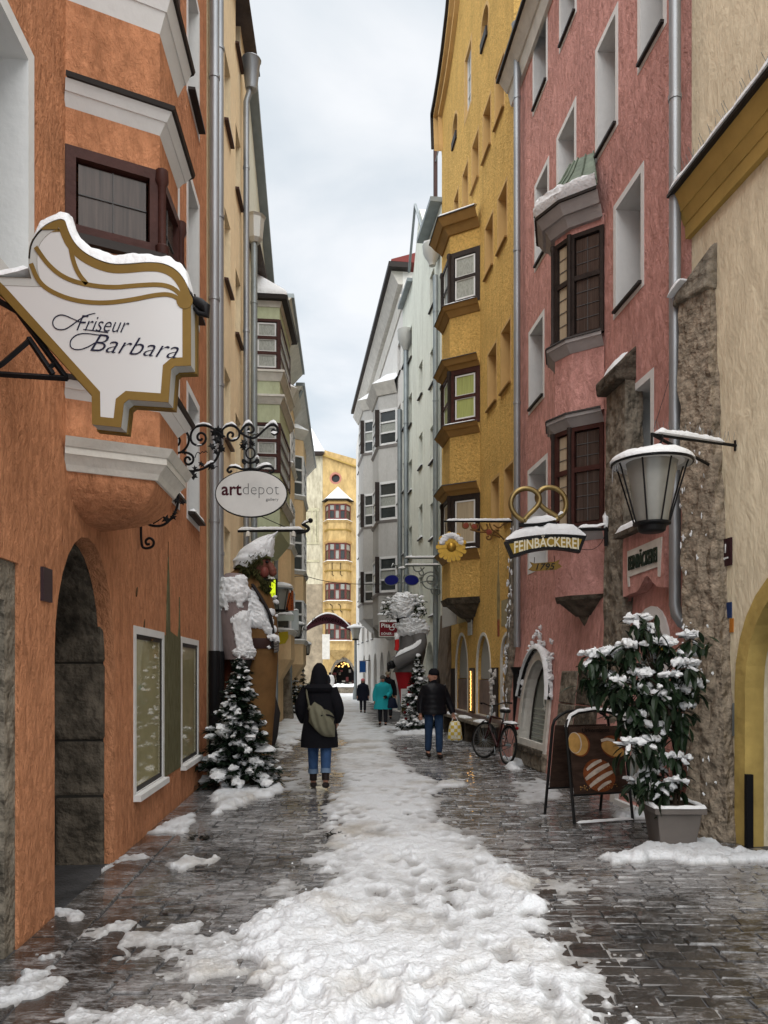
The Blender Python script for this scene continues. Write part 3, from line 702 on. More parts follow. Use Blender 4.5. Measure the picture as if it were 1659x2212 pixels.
# arched window of the lower left with hooded white surround and frosted pane
sur = MB().prism(grow([(q[0], max(q[1], .30)) for q in awp], .16), .035, -.02, R2b.pt, [grow([(q[0], max(q[1], .44)) for q in awp], -.004)]).build('arched_window_surround', M_offw, bK)
jm = MB(); ins = grow(awp, -.004)
for i in range(len(ins)): a, c = ins[i], ins[(i+1) % len(ins)]; jm.quad(R2b.pt(*a, .03), R2b.pt(*c, .03), R2b.pt(*c, -.22), R2b.pt(*a, -.22))
jm.build('arched_window_jamb', M_offw, sur)
MB().prism(grow(awp, -.006), -.16, -.2, R2b.pt, [grow(awp, -.05)]).build('arched_window_frame', M_sheet, sur)
MB().prism(grow(awp, -.03), -.18, -.185, R2b.pt).build('pane', mat('frosted_shop_glass', (.13, .15, .13), .12, spec=.8, var=.2), sur)
for k in range(7): MB().wbox(R2b, aw[0]+.08, aw[1]-.08, aw[2]+.1+k*.085, aw[2]+.1+k*.085+.022, -.176, -.179).build('frosted_stripe', mat('frost_film', (.30, .33, .29), .5), sur)
MB().wbox(R2b, aw[0]-.06, aw[1]+.06, aw[2]-.09, aw[2]-.01, -.15, .1).build('window_sill', M_stoned, sur)
# etched crest on the pane
cu = (aw[0]+aw[1])/2
cr = MB()
cr.tube([R2b.pt(cu+.11*math.cos(t/16*2*math.pi), aw[3]-.62+.19*math.sin(t/16*2*math.pi), -.174) for t in range(16)], .012, 5, closed=True)
cr.tube([R2b.pt(cu+.05*math.cos(t/12*2*math.pi), aw[3]-.60+.09*math.sin(t/12*2*math.pi), -.174) for t in range(12)], .012, 5, closed=True)
for a, z in ((-.05, -.85), (.0, -.87), (.05, -.85), (0, -.38)): cr.blob(R2b.pt(cu+a, aw[3]+z, -.174), .02, .02, .03, 6, 4)
cr.tube([R2b.pt(cu-.12, aw[3]-.86, -.174), R2b.pt(cu, aw[3]-.83, -.174), R2b.pt(cu+.12, aw[3]-.86, -.174)], .014, 5)
cr.build('etched_crest', mat('etched_white', (.5, .52, .48), .6), sur)
# snow and black flashing over the arch
hood = [q for q in grow(awp, .20) if q[1] > 1.15]
MB().tube([R2b.pt(*q, .06) for q in hood], .03, 6).build('arch_flashing', M_black, sur)
for k in range(80):
    q = random.choice(hood); zz_ = random.random()**3.5*.34; 
    if k == 0: sn = MB()
    sn.blob(R2b.pt(q[0]+random.uniform(-.05, .05), q[1]+.03+zz_*(.5 if q[1] < 1.6 else 1), .05-.03*zz_), .035, .03, random.uniform(.02, .06)*(1-.7*zz_), 7, 5, .5)
for a, b_ in zip(hood, hood[1:]):
    v = snow_strip([R2b.pt(*a, .07), R2b.pt(*b_, .07)], .14, .07, n=6, taper=False); sn.add(v.v, v.f)
sn.build('arch_snow', M_snow, sur, smooth=True)
# stone plinth below the arched window
MB().wbox(R2b, aw[0]-.22, aw[1]+.24, 0, .30, -.02, .05).build('plinth', M_stone, bK, bevel=.02)
# stone door jambs (blocked doorway) left of the pier
r = R2b.rect(1213, 1296, 1368, 1700, .1)
dj = MB()
for k, (a, b_) in enumerate(((1218, 1250), (1252, 1300))):
    q = R2b.rect(a, b_, 1372, 1690, .12); z = 0
    for h in (.55, .6, .5, .62):
        if z+h > 2.2: break
        MB().wbox(R2b, q[0], q[1], z+.006, z+h-.006, -.05, .035-.02*k).build('jamb_stone', M_stone if k == 0 else M_stoned, bK, bevel=.018); z += h
# shop arch right
ss = MB().prism(grow(swp, .13), .02, -.04, R2b.pt, [grow(swp, -.004)]).build('shop_arch_surround', M_white, bK)
MB().prism(grow(swp, -.006), -.14, -.2, R2b.pt, [grow(swp, -.06)]).build('shop_door_frame', mat('pale_grey_frame', (.36, .39, .38), .5), ss)
MB().prism(grow(swp, -.03), -.17, -.176, R2b.pt).build('pane', mat('shop_door_glass', (.17, .20, .17), .08, spec=.9, var=.3, vscale=2), ss)
MB().wbox(R2b, (sw0+sw1)/2-.02, (sw0+sw1)/2+.02, .06, 2.2, -.13, -.19).build('door_mullion', mat('pale_grey_frame', (.3, .3, .3)), ss)
MB().blob(R2b.pt(sw0+.24, 1.92, -.15), .13, .05, .16, 10, 7, .1).build('lamp_reflection', mat('warm_reflection', (.45, .33, .05), .5), ss, smooth=True)  # yellow blob before the pane, modelled as a lamp's reflection in the glass
# bakery fascia with wavy underside, snowy shelf and the white panel with letters
f0, f1 = R2.u(1443, .12), R2.u(1352, .12)
zt_ = 3.30; zb_ = 2.52
wav = [(f0, zt_)] + [(f1, zt_), (f1, zb_)]
nW = 24
for i in range(nW+1):
    t = i/nW; u = f1 + (f0-f1)*t
    wav.append((u, zb_ + .05 + (.22*math.exp(-((t-.58)/.16)**2)) + .05*math.sin(t*9)*(1-abs(2*t-1))))
fa_ = MB().prism(wav, .16, -.02, R2.pt).build('bakery_fascia', M_pink, bK)
MB().wbox(R2, f0-.02, f1+.04, zt_, zt_+.06, -.02, .27).build('fascia_shelf', M_stoned, bK)
snow_strip([R2.pt(f0, zt_+.06, .13), R2.pt(f1+.03, zt_+.06, .13)], .28, .11).build('shelf_snow', M_snow, fa_, smooth=True)
r = R2.rect(1331, 1424, 1168, 1236, .165)
q0 = R2.u(1426, .165); q1 = R2.u(1356, .165); w_ = q1-q0
za, zb2 = 3.12, 2.82
pan = [(q0-.05, za+.02), (q0+.02, za+.02), (q1, za), (q1, zb2-.02), (q1-.02, zb2-.14), (q1-.06, zb2-.14), (q1-.05, zb2-.02), (q0+.05, zb2), (q0+.05, zb2-.11), (q0, zb2-.12), (q0-.01, zb2)]
pn = MB().prism(pan, .172, .15, R2.pt).build('painted_panel', M_offw, fa_)
tx = text('bakery_lettering', 'FEINBÄCKEREI', .235, mat('dark_green_letter', (.02, .03, .02), .6), pn, R2.pt(q1-.05, zb2+.06, .176), -R2.dir, (0, 0, 1), ext=.012, bold=.004)
bb = [v.co.copy() for v in tx.data.vertices]; ext_ = max((v - R2.pt(q1-.05, zb2+.06, .176)).dot(-R2.dir) for v in bb)
k_ = (w_-.10)/ext_; o_ = R2.pt(q1-.05, zb2+.06, .176)
for v in tx.data.vertices:
    dlt = v.co-o_; al = dlt.dot(-R2.dir); v.co = v.co + (-R2.dir)*(al*(k_-1))
# pier of rough stone with sloping cap between oriel and fascia
def rough_prism(bot, top, z0, z1, n=10, amp=.03, seed=3):
    """four sided rough masonry pier, noisy faces; bot/top: 4 plan corners"""
    mb = MB(); rnd = random.Random(seed); m = 6
    rows = []
    for i in range(n+1):
        t = i/n; row = []
        for k in range(4):
            for j in range(m):
                a = Vector(bot[k]).lerp(Vector(bot[(k+1) % 4]), j/m); b_ = Vector(top[k]).lerp(Vector(top[(k+1) % 4]), j/m)
                p = a.lerp(b_, t); c = sum((Vector(q) for q in bot), Vector((0, 0)))/4; d = (p-c).normalized()
                p = p + d*amp*(rnd.random()*1.6-.8) 
                row.append((p.x, p.y, z0+(z1-z0)*t))
        rows.append(row)
    M4 = 4*m; mb.add([p for r_ in rows for p in r_], [(i*M4+k, i*M4+(k+1) % M4, (i+1)*M4+(k+1) % M4, (i+1)*M4+k) for i in range(n) for k in range(M4)] + [tuple(n*M4+k for k in range(M4))])
    return mb
def plan(W, u, d): p = W.pt(u, 9, d); return (p.x, p.y)
p0, p1 = R2.u(1349, .14), R2.u(1308, .14)
pier = tag(rough_prism([plan(R2, p0, -.1), plan(R2, p1, -.1), plan(R2, p1, .20), plan(R2, p0, .20)], [plan(R2, p0, -.1), plan(R2, p1, -.1), plan(R2, p1, .13), plan(R2, p0, .13)], 0, 5.35, 26, .018, 5).build('stone_pier', M_stone), 'tall rough stone pier with snowy sloping cap between oriel and bakery fascia', 'pier')
cap = MB(); PP = R2.pt
cap.hexa([PP(p0-.03, 5.30, -.02), PP(p1+.03, 5.30, -.02), PP(p1+.03, 5.30, .26), PP(p0-.03, 5.30, .26), PP(p0-.03, 5.75, -.02), PP(p1+.03, 5.75, -.02), PP(p1+.03, 5.46, .28), PP(p0-.03, 5.46, .28)])
cap.build('cap_stone', M_stoned, pier, bevel=.03)
snow_strip([PP((p0+p1)/2, 5.72, .03), PP((p0+p1)/2, 5.47, .25)], .36, .07, side=R2.dir).build('cap_snow', M_snow, pier, smooth=True)
# big leaning buttress where pink meets cream
bt = rough_prism([(3.03, 7.70), (3.28, 7.33), (3.60, 7.45), (3.5, 8.4)], [(3.10, 8.12), (3.27, 7.78), (3.5, 7.8), (3.36, 8.4)], 0, 5.55, 34, .03, 11).build('stone_buttress', mat('conglomerate', (.25, .205, .155), .95, bump=1.0, bscale=9, var=.6, vscale=11, bdist=.12, detail=10))
tag(bt, 'massive rough conglomerate buttress beside the cream doorway', 'buttress')
MB().hexa([(3.04, 8.14, 5.5), (3.22, 7.70, 5.5), (3.5, 7.8, 5.5), (3.4, 8.45, 5.5), (3.07, 8.14, 5.62), (3.30, 7.72, 5.95), (3.5, 7.8, 6.05), (3.4, 8.45, 5.8)]).build('cap_stone', M_stone, bt, bevel=.03)
snow_strip([(3.06, 8.2, 5.62), (3.12, 7.98, 5.70)], .12, .08).build('cap_snow', M_snow, bt, smooth=True)
sx = MB(); rnd = random.Random(4)
for k in range(60):
    t = rnd.random(); z = .4+3.9*(int(t*14)+rnd.random()*.6)/14; q = rnd.random()
    a = Vector((3.03, 7.70)).lerp(Vector((3.10, 8.12)), z/5.55); b_ = Vector((3.28, 7.33)).lerp(Vector((3.27, 7.78)), z/5.55)
    p = a.lerp(b_, q*q*.8); sx.blob((p.x-.015, p.y-.02, z), rnd.uniform(.004, .013), rnd.uniform(.004, .01), rnd.uniform(.006, .03), 6, 4, .6)
sx.build('clinging_snow', M_snow, bt, smooth=True)
# narrow stone quoin with clinging snow where pink meets ochre
q = R2b; qo = rough_prism([plan(R2, KL-.45, .28), plan(R2, KL-.02, .24), plan(R2, KL-.02, -.1), plan(R2, KL-.45, -.1)], [plan(R2, KL-.38, .06), plan(R2, KL-.06, .05), plan(R2, KL-.06, -.1), plan(R2, KL-.38, -.1)], 0, 5.2, 30, .025, 8).build('stone_buttress', M_stone)
tag(qo, 'slim stone buttress speckled with snow at the ochre house joint', 'buttress')
sx = MB()
for k in range(90):
    z = .3+4.7*rnd.random(); dd_ = .28-.22*z/5.2; u = KL-.43+.36*rnd.random(); p = R2.pt(u, z, dd_+.02); sx.blob(p, rnd.uniform(.008, .022), .02, rnd.uniform(.012, .06), 6, 4, .6)
sx.build('clinging_snow', M_snow, qo, smooth=True)

# pink oriel
PKp = [(3.055, 10.66), (2.66, 10.95), (2.50, 11.24), (2.60, 11.66), (2.97, 11.85)]
PK = [Vector(p) for p in PKp]; sgK = 1 if (polyring(PK, .1)[1]-PK[1]).x < 0 else -1
g = MB()
oriel_band(g, PK, 2.72, 3.62, 0, 0, sgK); oriel_band(g, PK, 5.28, 6.18, 0, 0, sgK); oriel_band(g, PK, 7.84, 8.0, 0, 0, sgK)
ko = g.build('oriel', M_pink, bK)
c = MB(); oriel_band(c, PK, 2.30, 2.45, -.42, -.34, sgK); oriel_band(c, PK, 2.45, 2.66, -.30, -.06, sgK); oriel_band(c, PK, 2.66, 2.72, -.02, .0, sgK); c.build('base_corbel', M_stoned, ko)
for z in (3.62-.14, 6.18-.02, 5.10):
    c = MB(); oriel_band(c, PK, z, z+.12, .01, .10, sgK); oriel_band(c, PK, z+.12, z+.17, .12, .12, sgK); c.build('cornice', mat('grey_stone_paint', (.33, .31, .30), .8, bump=.2, var=.15), ko)
    c = MB(); oriel_band(c, PK, z+.17, z+.195, .14, .13, sgK); c.build('cornice_flashing', M_sheet, ko)
for z0, z1 in ((3.68, 5.10), (6.36, 7.84)):
    for i in range(4):
        oriel_window(ko, Facet(PK[i], PK[i+1], sgK), z0, z1, M_woodb if z0 > 5 else M_wood, [M_rcurt if i == 0 else M_bcurt, M_rcurt if i == 0 else M_bcurt], cols=1, rows=(.58,), m=.06, lead=.17)
    for p in polyring(PK, .03*sgK)[1:4]: MB().lathe([(.035, 0), (.04, .05), (.028, .08), (.028, z1-z0-.1), (.04, z1-z0-.05), (.035, z1-z0)], (p.x, p.y, z0), 8).build('corner_post', M_woodb, ko, smooth=True)
# flared copper roof with standing seams and snow
c = MB(); oriel_band(c, PK, 7.93, 8.06, .06, .14, sgK); oriel_band(c, PK, 8.06, 8.20, .18, .26, sgK); c.build('roof_cornice', MATS['grey_stone_paint'], ko)
c = MB(); oriel_band(c, PK, 8.20, 8.235, .29, .29, sgK); c.build('eave_flashing', M_sheet, ko)
prof = [(.29, 8.235), (.25, 8.33), (.17, 8.46), (.05, 8.62), (-.10, 8.84), (-.24, 9.12)]
mid = Vector((R2.pt(R2.u(1262), 0).x, R2.pt(R2.u(1262), 0).y))
def roofring(o, z):
    t = max(0, min(1, (.29-o)/.53)); a = polyring(PK, .29*sgK)
    return [p.lerp(mid + (PK[i]-mid)*.48, t) for i, p in enumerate(a)]
rr = MB(); rows = [[(p.x, p.y, z) for p in roofring(o, z)] for o, z in prof]; n5 = 5
rr.add([p for r_ in rows for p in r_], [(i*n5+k, i*n5+k+1, (i+1)*n5+k+1, (i+1)*n5+k) for i in range(len(rows)-1) for k in range(n5-1)] + [tuple(range(n5))])
ro = rr.build('oriel_roof', M_copper, ko, fix=True)
for k in range(4):
    for t in (.0, .5):
        MB().tube([Vector(r_[k]).lerp(Vector(r_[k+1]), t)+Vector((0, 0, .015)) for r_ in rows], .014, 5).build('standing_seam', M_copper, ro)
sr = MB(); n_s = 40; k0 = 3.3
pts = []
for i in range(14):
    t = i/13*3.2; a = int(min(t, 4)); ft = t-a
    row = []
    for k in range(n_s+1):
        s = k/n_s*3.4; j = min(int(s), 3); f = s-j
        def rowpt(q):
            q = max(0, min(len(rows)-1.001, q)); A = int(q); fr_ = q-A
            x = Vector(rows[A][j]).lerp(Vector(rows[A][j+1]), f); y = Vector(rows[A+1][j]).lerp(Vector(rows[A+1][j+1]), f); return x.lerp(y, fr_)
        lim = 1.35 + .7*s + .6*float(fbm(s*2.3, 1.7, 3)); q = t/3.2*lim - .12
        h = .12*(math.sin(math.pi*min(1, max(0, (t/3.2)))**.6)**.6 if 0 < t < 3.2 else 0)*(1+.5*float(fbm(s*4, t*3, 3, 5)))
        p = rowpt(q); row.append(p + Vector((-.35*h, -.45*h, h*.8+.004)))
    pts.append(row)
m_ = n_s+1
sr.add([p for r_ in pts for p in r_], [(i*m_+k, i*m_+k+1, (i+1)*m_+k+1, (i+1)*m_+k) for i in range(13) for k in range(n_s)])
sr.build('roof_snow', M_snow, ro, smooth=True, fix=False)
# downpipes of the pink house
u = R2.u(1117, .14); p = R2.pt(u, 9, .14); zt_ = HC+(HY-80)*p.y/F
pipe(bK, [(p.x, p.y, 2.1), (p.x, p.y, zt_)], .065, M_zinc); pipe(bK, [(p.x-.02, p.y-.1, 0.05), (p.x-.02, p.y-.1, 1.62)], .075, M_black, rings=False, name='cast_iron_standpipe')
MB().lathe([(.07, 0), (.1, .25), (.11, .3)], (p.x, p.y, zt_-.05), 10).build('rain_hopper', M_zinc, bK, smooth=True)
MB().lathe([(.075, 0), (.12, .12), (.13, .14)], (p.x-.02, p.y-.1, 1.58), 10).build('pipe_funnel', M_black, bK, smooth=True)
u = R2.u(1458, .18); p = R2.pt(u, 9, .18); ex = p + Vector((.20, -.35, 0))
pipe(bK, [(p.x, p.y, 14), (p.x, p.y, 2.35), (p.x+.01, p.y-.02, 2.25), (p.x+.05, p.y-.06, 2.16), (p.x+.16, p.y-.10, 2.10), (p.x+.35, p.y-.12, 2.06)], .062, M_zinc, every=3.1)
MB().blob((p.x+.10, p.y-.1, 2.24), .05, .05, .05, 8, 6, .3).build('pipe_snow', M_snow, bK, smooth=True)

# ================================================================== OCHRE HOUSE
bY = thing('ochre_house', 'tall ochre yellow house with curved gable, oval windows and dark trimmed oriel', 'house', R3.pt(3.5, 0))
YW = [(1070, 1089, 140, 255), (1044, 1060, 225, 332), (1020, 1034, 298, 400), (999.5, 1011, 364, 462), (981, 990.5, 420, 510), (967, 973, 462, 540), (1076, 1095, 410, 530), (1048.5, 1065, 476, 588),
      (1083, 1103, 703, 838), (1054, 1072.5, 753, 876), (1090, 1109, 1006, 1125), (1062, 1078, 1034, 1148)]
holes = []
for a, b_, c_, d_ in YW:
    holes.append(win(bY, R3, R3.rect(a, b_, c_, d_), M_ochret, .05, .30, sill=M_brownt, silld=.06, bars=(0, 1), fm=M_ochret, glass=M_bcurt))
for px, py, hw, hh in ((1047, 56, 8, 52), (982.5, 280, 5.5, 42)):
    u, z = R3.uz(px, py); ua = abs(R3.u(px+hw)-R3.u(px-hw))/2; zb_ = hh*R3.pt(u, 0).y/F*.72
    holes.append(win(bY, R3, [u-ua, u+ua, z-zb_, z+zb_], M_ochret, .07, .22, poly=ellpoly(u, z, ua, zb_), bars=(1, 1), fm=M_ochret))
    MB().wbox(R3, u-ua*.8, u+ua*.8, z-zb_-.03, z-zb_+.18, -.2, .05).build('oval_sill', M_sheet, bY)
holes.append(win(bY, R3, R3.rect(1005, 1018, 108, 238), M_ochret, .10, .08, bars=(1, 2), fm=M_white, glass=M_lcurt))
YL = R3.len
# ground floor arches with marble upper panels
AR = [(985, 1010), (1030, 1059), (1083, 1108)]
gar = []
for a, b_ in AR:
    u0, u1 = sorted((R3.u(a), R3.u(b_))); Ym = R3.pt((u0+u1)/2, 0).y; zt_ = HC + (HY - 1372 )*Ym/F
    gar.append((u0, u1, zt_)); holes.append(archpoly(u0, u1, .62, zt_))
ze = HC + (HY-315)*R3.pt(YL, 0).y/F
def uzp(px, py): return R3.uz(px, py)
gable = [(0, -.02), (YL, -.02), (YL, ze-.35)] + [(YL+.1, ze)] 
for px, py in ((951, 250), (958, 215), (966, 170), (975, 110), (985, 30), (990, -20)): gable.append(uzp(px, py))
gable += [(3.2, 23.2), (0, 21.5)]
facade(bY, R3, gable, holes, M_ochre)
MB().wbox(R3, .02, YL-.02, 0, 15, -.47, -6.5).build('side_wall', M_ochre, bY)
MB().add([R3.pt(0, 15, -.46), R3.pt(YL, 15, -.46), R3.pt(3.4, 22.5, -.46), R3.pt(0, 21.0, -.46), R3.pt(0, 15, -6.5), R3.pt(YL, 15, -6.5), R3.pt(3.4, 22.5, -6.5), R3.pt(0, 21.0, -6.5)], [(0, 1, 2, 3), (4, 7, 6, 5), (1, 5, 6, 2), (2, 6, 7, 3), (0, 3, 7, 4), (0, 4, 5, 1)]).build('roof', M_slate, bY)
# raking gable mouldings
edge = gable[3:-1]
for w_, d_, off, nm, mm in ((.10, .22, -.02, 'gable_moulding', M_ochret), (.07, .12, -.28, 'gable_moulding', M_ochret), (.06, .30, .06, 'gable_flashing', M_sheet)):
    mb = MB()
    for (a, b_), (c_, d2) in zip(edge, edge[1:]):
        mb.hexa([R3.pt(a+off*1.0, b_-w_+off*.6, 0), R3.pt(c_+off, d2-w_+off*.6, 0), R3.pt(c_+off, d2-w_+off*.6, d_), R3.pt(a+off, b_-w_+off*.6, d_), R3.pt(a+off, b_+w_+off*.6, 0), R3.pt(c_+off, d2+w_+off*.6, 0), R3.pt(c_+off, d2+w_+off*.6, d_), R3.pt(a+off, b_+w_+off*.6, d_)])
    mb.build(nm, mm, bY)
M_marble = mat('brown_marble', (.15, .10, .085), .35, bump=.05, var=.35, vscale=4)
for u0, u1, zt_ in gar:
    ap = archpoly(u0, u1, .62, zt_)
    o = MB().prism(grow(ap, .07), .012, -.03, R3.pt, [grow(ap, -.003)]).build('arch_surround', M_offw, bY)
    up = [q for q in ap if q[1] > 1.45]; up = [(u0, 1.45), (u1, 1.45)] + up
    MB().prism(grow(up, -.01), -.10, -.13, R3.pt).build('arch_blind', mat('grey_blind', (.32, .315, .29), .6), o)
    MB().wbox(R3, u0+.01, u1-.01, .62, 1.44, -.06, -.14).build('marble_panel', M_marble, o)
MB().wbox(R3, .3, YL-1.6, .0, .60, -.05, .05).build('marble_plinth', M_marble, bY)
for a, b_ in ((1016, 1026), (1062, 1077), (976, 983)):
    r = R3.rect(a, b_, 1440, 1560); MB().wbox(R3, r[0], r[1], .62, 1.72, -.02, .03).build('shop_showcase', M_woodb, bY)
r = R3.rect(1018, 1024, 1450, 1545)
for k in range(26): MB().blob(R3.pt((r[0]+r[1])/2+.02*math.sin(k*2.1), .68+k*.038, .05), .016, .016, .016, 6, 4).build('fairy_light', mat('warm_led', (1, .7, .25), .5, emit=(1, .5, .12), es=1.2), bY)
sx = MB()
r = R3.rect(1064, 1075, 1450, 1550)
for k in range(26): sx.blob(R3.pt(r[0]+(r[1]-r[0])*random.random(), .65+random.random(), .04), .05, .02, .05, 6, 4, .4)
sx.build('frosted_display', mat('display_white', (.5, .48, .46), .6), bY, smooth=True)
# stone corner pier at the far end of the ground floor
tag(rough_prism([plan(R3, YL-1.5, -.1), plan(R3, YL, -.1), plan(R3, YL, .25), plan(R3, YL-1.5, .25)], [plan(R3, YL-1.4, -.1), plan(R3, YL, -.1), plan(R3, YL, .04), plan(R3, YL-1.4, .04)], 0, 3.3, 20, .03, 21).build('stone_pier', mat('brown_stone', (.16, .125, .095), .95, bump=1., bscale=6, var=.4)), 'brown stone corner pier of the ochre house behind the snowy tree', 'pier')
# faded wall paintings and notice
for (a, b_, c_, d_, m_) in ((1000, 1016, 1208, 1290, mat('faded_paint', (.30, .24, .12), .9, var=.4, vscale=5)), (1058, 1090, 1290, 1335, mat('faded_sundial', (.36, .29, .17), .9, var=.3, vscale=6))):
    pass
u, z = R3.uz(1077, 1285)
MB().prism([(u-.10, z-.55), (u+.10, z-.55), (u+.13, z+.1), (u+.05, z+.5), (u+.02, z+1.1), (u-.02, z+.5), (u-.12, z+.1)], .006, -.01, R3.pt).build('faded_tower_painting', mat('faded_paint', (.27, .22, .13), .9, var=.4, vscale=6), bY)
MB().prism([(u-.08, z-.9), (u+.08, z-.9), (u+.1, z-.52), (u-.1, z-.52)], .006, -.01, R3.pt).build('red_painted_shield', mat('faded_red_paint', (.30, .10, .05), .9, var=.5, vscale=9), bY)
MB().wbox(R3, u-.95, u-.25, z-.7, z-.15, -.01, .006).build('faded_panel', mat('faded_panel_paint', (.30, .26, .16), .9, var=.3, vscale=12, stretch=(5, 5, 1)), bY)
# oriel of the ochre house
PYp = [(2.29, 18.25), (1.60, 18.66), (1.50, 19.55), (2.05, 20.2)]
PY = [Vector(p) for p in PYp]; sgY = 1 if (polyring(PY, .1)[1]-PY[1]).x < 0 else -1
zY = lambda py: HC + (HY-py)*18.45/F
g = MB()
oriel_band(g, PY, zY(1290), zY(1186), 0, 0, sgY); oriel_band(g, PY, zY(1068), zY(916), 0, 0, sgY); oriel_band(g, PY, zY(796), zY(656), 0, 0, sgY); oriel_band(g, PY, zY(540), zY(500), 0, 0, sgY)
yo = g.build('oriel', M_ochre, bY)
c = MB(); oriel_band(c, PY, zY(1345), zY(1330), -.62, -.5, sgY); oriel_band(c, PY, zY(1330), zY(1303), -.42, -.08, sgY); oriel_band(c, PY, zY(1303), zY(1290), 0, .06, sgY); c.build('base_corbel', M_stoned, yo)
for k, (a, b_) in enumerate(((656, 540), (916, 796), (1186, 1068))):
    z0, z1 = zY(a), zY(b_); gl = [M_lcurt, M_gcurt, M_bcurt][k]
    for i in range(3): oriel_window(yo, Facet(PY[i], PY[i+1], sgY), z0, z1, M_woodb if k != 1 else M_wood, [gl], cols=1, rows=(.5,) if k < 2 else (), m=.12 if i == 0 else .1, sash=M_white)
    for p in polyring(PY, .02*sgY)[1:3]: MB().lathe([(.05, 0), (.06, .08), (.045, .12), (.045, z1-z0-.15), (.065, z1-z0-.08), (.05, z1-z0)], (p.x, p.y, z0), 8).build('corner_post', M_woodb, yo, smooth=True)
    c = MB(); oriel_band(c, PY, z0-.26, z0-.12, .02, .12, sgY); oriel_band(c, PY, z0-.12, z0-.03, .14, .2, sgY); c.build('sill_course', M_brownt, yo)
    c = MB(); oriel_band(c, PY, z0-.03, z0-.01, .22, .21, sgY); c.build('course_flashing', M_sheet, yo)
    f = Facet(PY[0], PY[1], sgY); 
    v = snow_strip([f.pt(.05, z0-.01, .12), f.pt(f.len, z0-.01, .14), Facet(PY[1], PY[2], sgY).pt(.4, z0-.01, .14)], .14, .035); v.build('course_snow', M_snow, yo, smooth=True)
    if k:
        c = MB(); oriel_band(c, PY, z1+.0, z1+.10, .03, .10, sgY); oriel_band(c, PY, z1+.10, z1+.22, .14, .22, sgY); c.build('window_hood', M_brownt, yo)
        c = MB(); oriel_band(c, PY, z1+.22, z1+.245, .24, .22, sgY); c.build('hood_flashing', M_sheet, yo)
c = MB(); oriel_band(c, PY, zY(500), zY(485), .04, .16, sgY); oriel_band(c, PY, zY(485), zY(470), .2, .32, sgY); c.build('roof_cornice', M_brownt, yo)
c = MB(); oriel_band(c, PY, zY(470), zY(468), .34, .34, sgY); c.build('roof_flashing', M_sheet, yo)
c = MB(); oriel_band(c, PY, zY(468), zY(462), .33, .30, sgY); oriel_band(c, PY, zY(462), zY(457), .29, .14, sgY); c.build('roof_snow', M_snow, yo, smooth=True, bevel=.04)

# ================================================================== WHITE HOUSE, GREY HOUSE
bW = thing('white_house', 'narrow white green house with tiny snow rimmed windows and grey downpipes', 'house', R4.pt(3, 0))
holes = []
for j, u in enumerate((1.0, 3.0, 5.1, 6.5)):
    for k in range(5):
        z0 = 3.4 + 2.45*k + .35*(j % 2)
        if j == 1 and k == 4: continue
        holes.append(win(bW, R4, [u, u+.7, z0, z0+1.15], M_mint, .05, .22, jamb=M_mint, sill=M_sheet, silld=.07, snow=k < 3, bars=(1, 1)))
ZW = 15.9
for u in (1.2, 3.2, 5.2):
    ap = archpoly(u, u+1.2, .0, 2.6); holes.append(ap)
facade(bW, R4, [(0, -.02), (R4.len, -.02), (R4.len, ZW), (4.8, ZW+.2), (3.6, ZW+1.8), (2.3, ZW+.2), (0, ZW-.2)], holes, M_mint)
for u in (1.2, 3.2, 5.2): MB().wbox(R4, u-.1, u+1.3, 0, 2.8, -.3, -.4).build('shop_door', M_woodb, bW)
bulk(bW, R4, 0, R4.len, ZW-.3, M_mint, None)
MB().wbox(R4, -.1, 2.2, ZW-.18, ZW-.04, -.2, .35).build('gutter', M_zincd, bW); MB().wbox(R4, 5.0, R4.len, ZW, ZW+.12, -.2, .2).build('eave', M_zincd, bW)
mb = MB(); mb.tube([R4.pt(4.9, ZW+.25, .15), R4.pt(3.6, ZW+1.95, .15), R4.pt(2.2, ZW+.25, .15)], .05, 6); mb.build('gable_flashing', M_zincd, bW)
for px, py in ((940, 540),):
    u = R4.u(941, .12); p = R4.pt(u, 9, .12); zt_ = HC+(HY-560)*p.y/F
    pipe(bW, [(p.x, p.y, .1), (p.x, p.y, zt_-.5)], .08, M_zincd); MB().lathe([(.1, 0), (.12, .1), (.28, .35), (.3, .55), (.31, .6)], (p.x-.1, p.y, zt_-.2), 12).build('rain_hopper', mat('pale_zinc', (.5, .5, .47), .5, metal=.3), bW, smooth=True)
    MB().blob((p.x-.1, p.y, zt_+.42), .3, .3, .1, 10, 5, .1).build('hopper_snow', M_snow, bW, smooth=True)
u = R4.u(877, .12); p = R4.pt(u, 9, .12); pipe(bW, [(p.x, p.y, .1), (p.x, p.y, 12.6), (p.x, p.y+.1, 13.3), (p.x, p.y+.1, 13.8)], .09, M_zincd, every=3.5)
MB().lathe([(.1, 0), (.14, .1), (.3, .4), (.32, .7), (.33, .75)], (p.x, p.y+.1, 13.7), 12).build('rain_hopper', MATS['pale_zinc'], bW, smooth=True)
# chimney pot and mast on the white roof
MB().wbox(R4, 4.2, 5.2, ZW+.2, ZW+1.0, -1.2, -.5).build('chimney', M_mint, bW); MB().tube([R4.pt(2.3, ZW+.5, -.3), R4.pt(2.3, ZW+3.0, -.3)], .07, 6).build('roof_mast', M_brownpipe, bW)
MB().tube([R4.pt(2.3, ZW+2.6, -.3), R4.pt(.6, ZW+2.4, -.2)], .02, 5).build('mast_stay', M_zincd, bW)

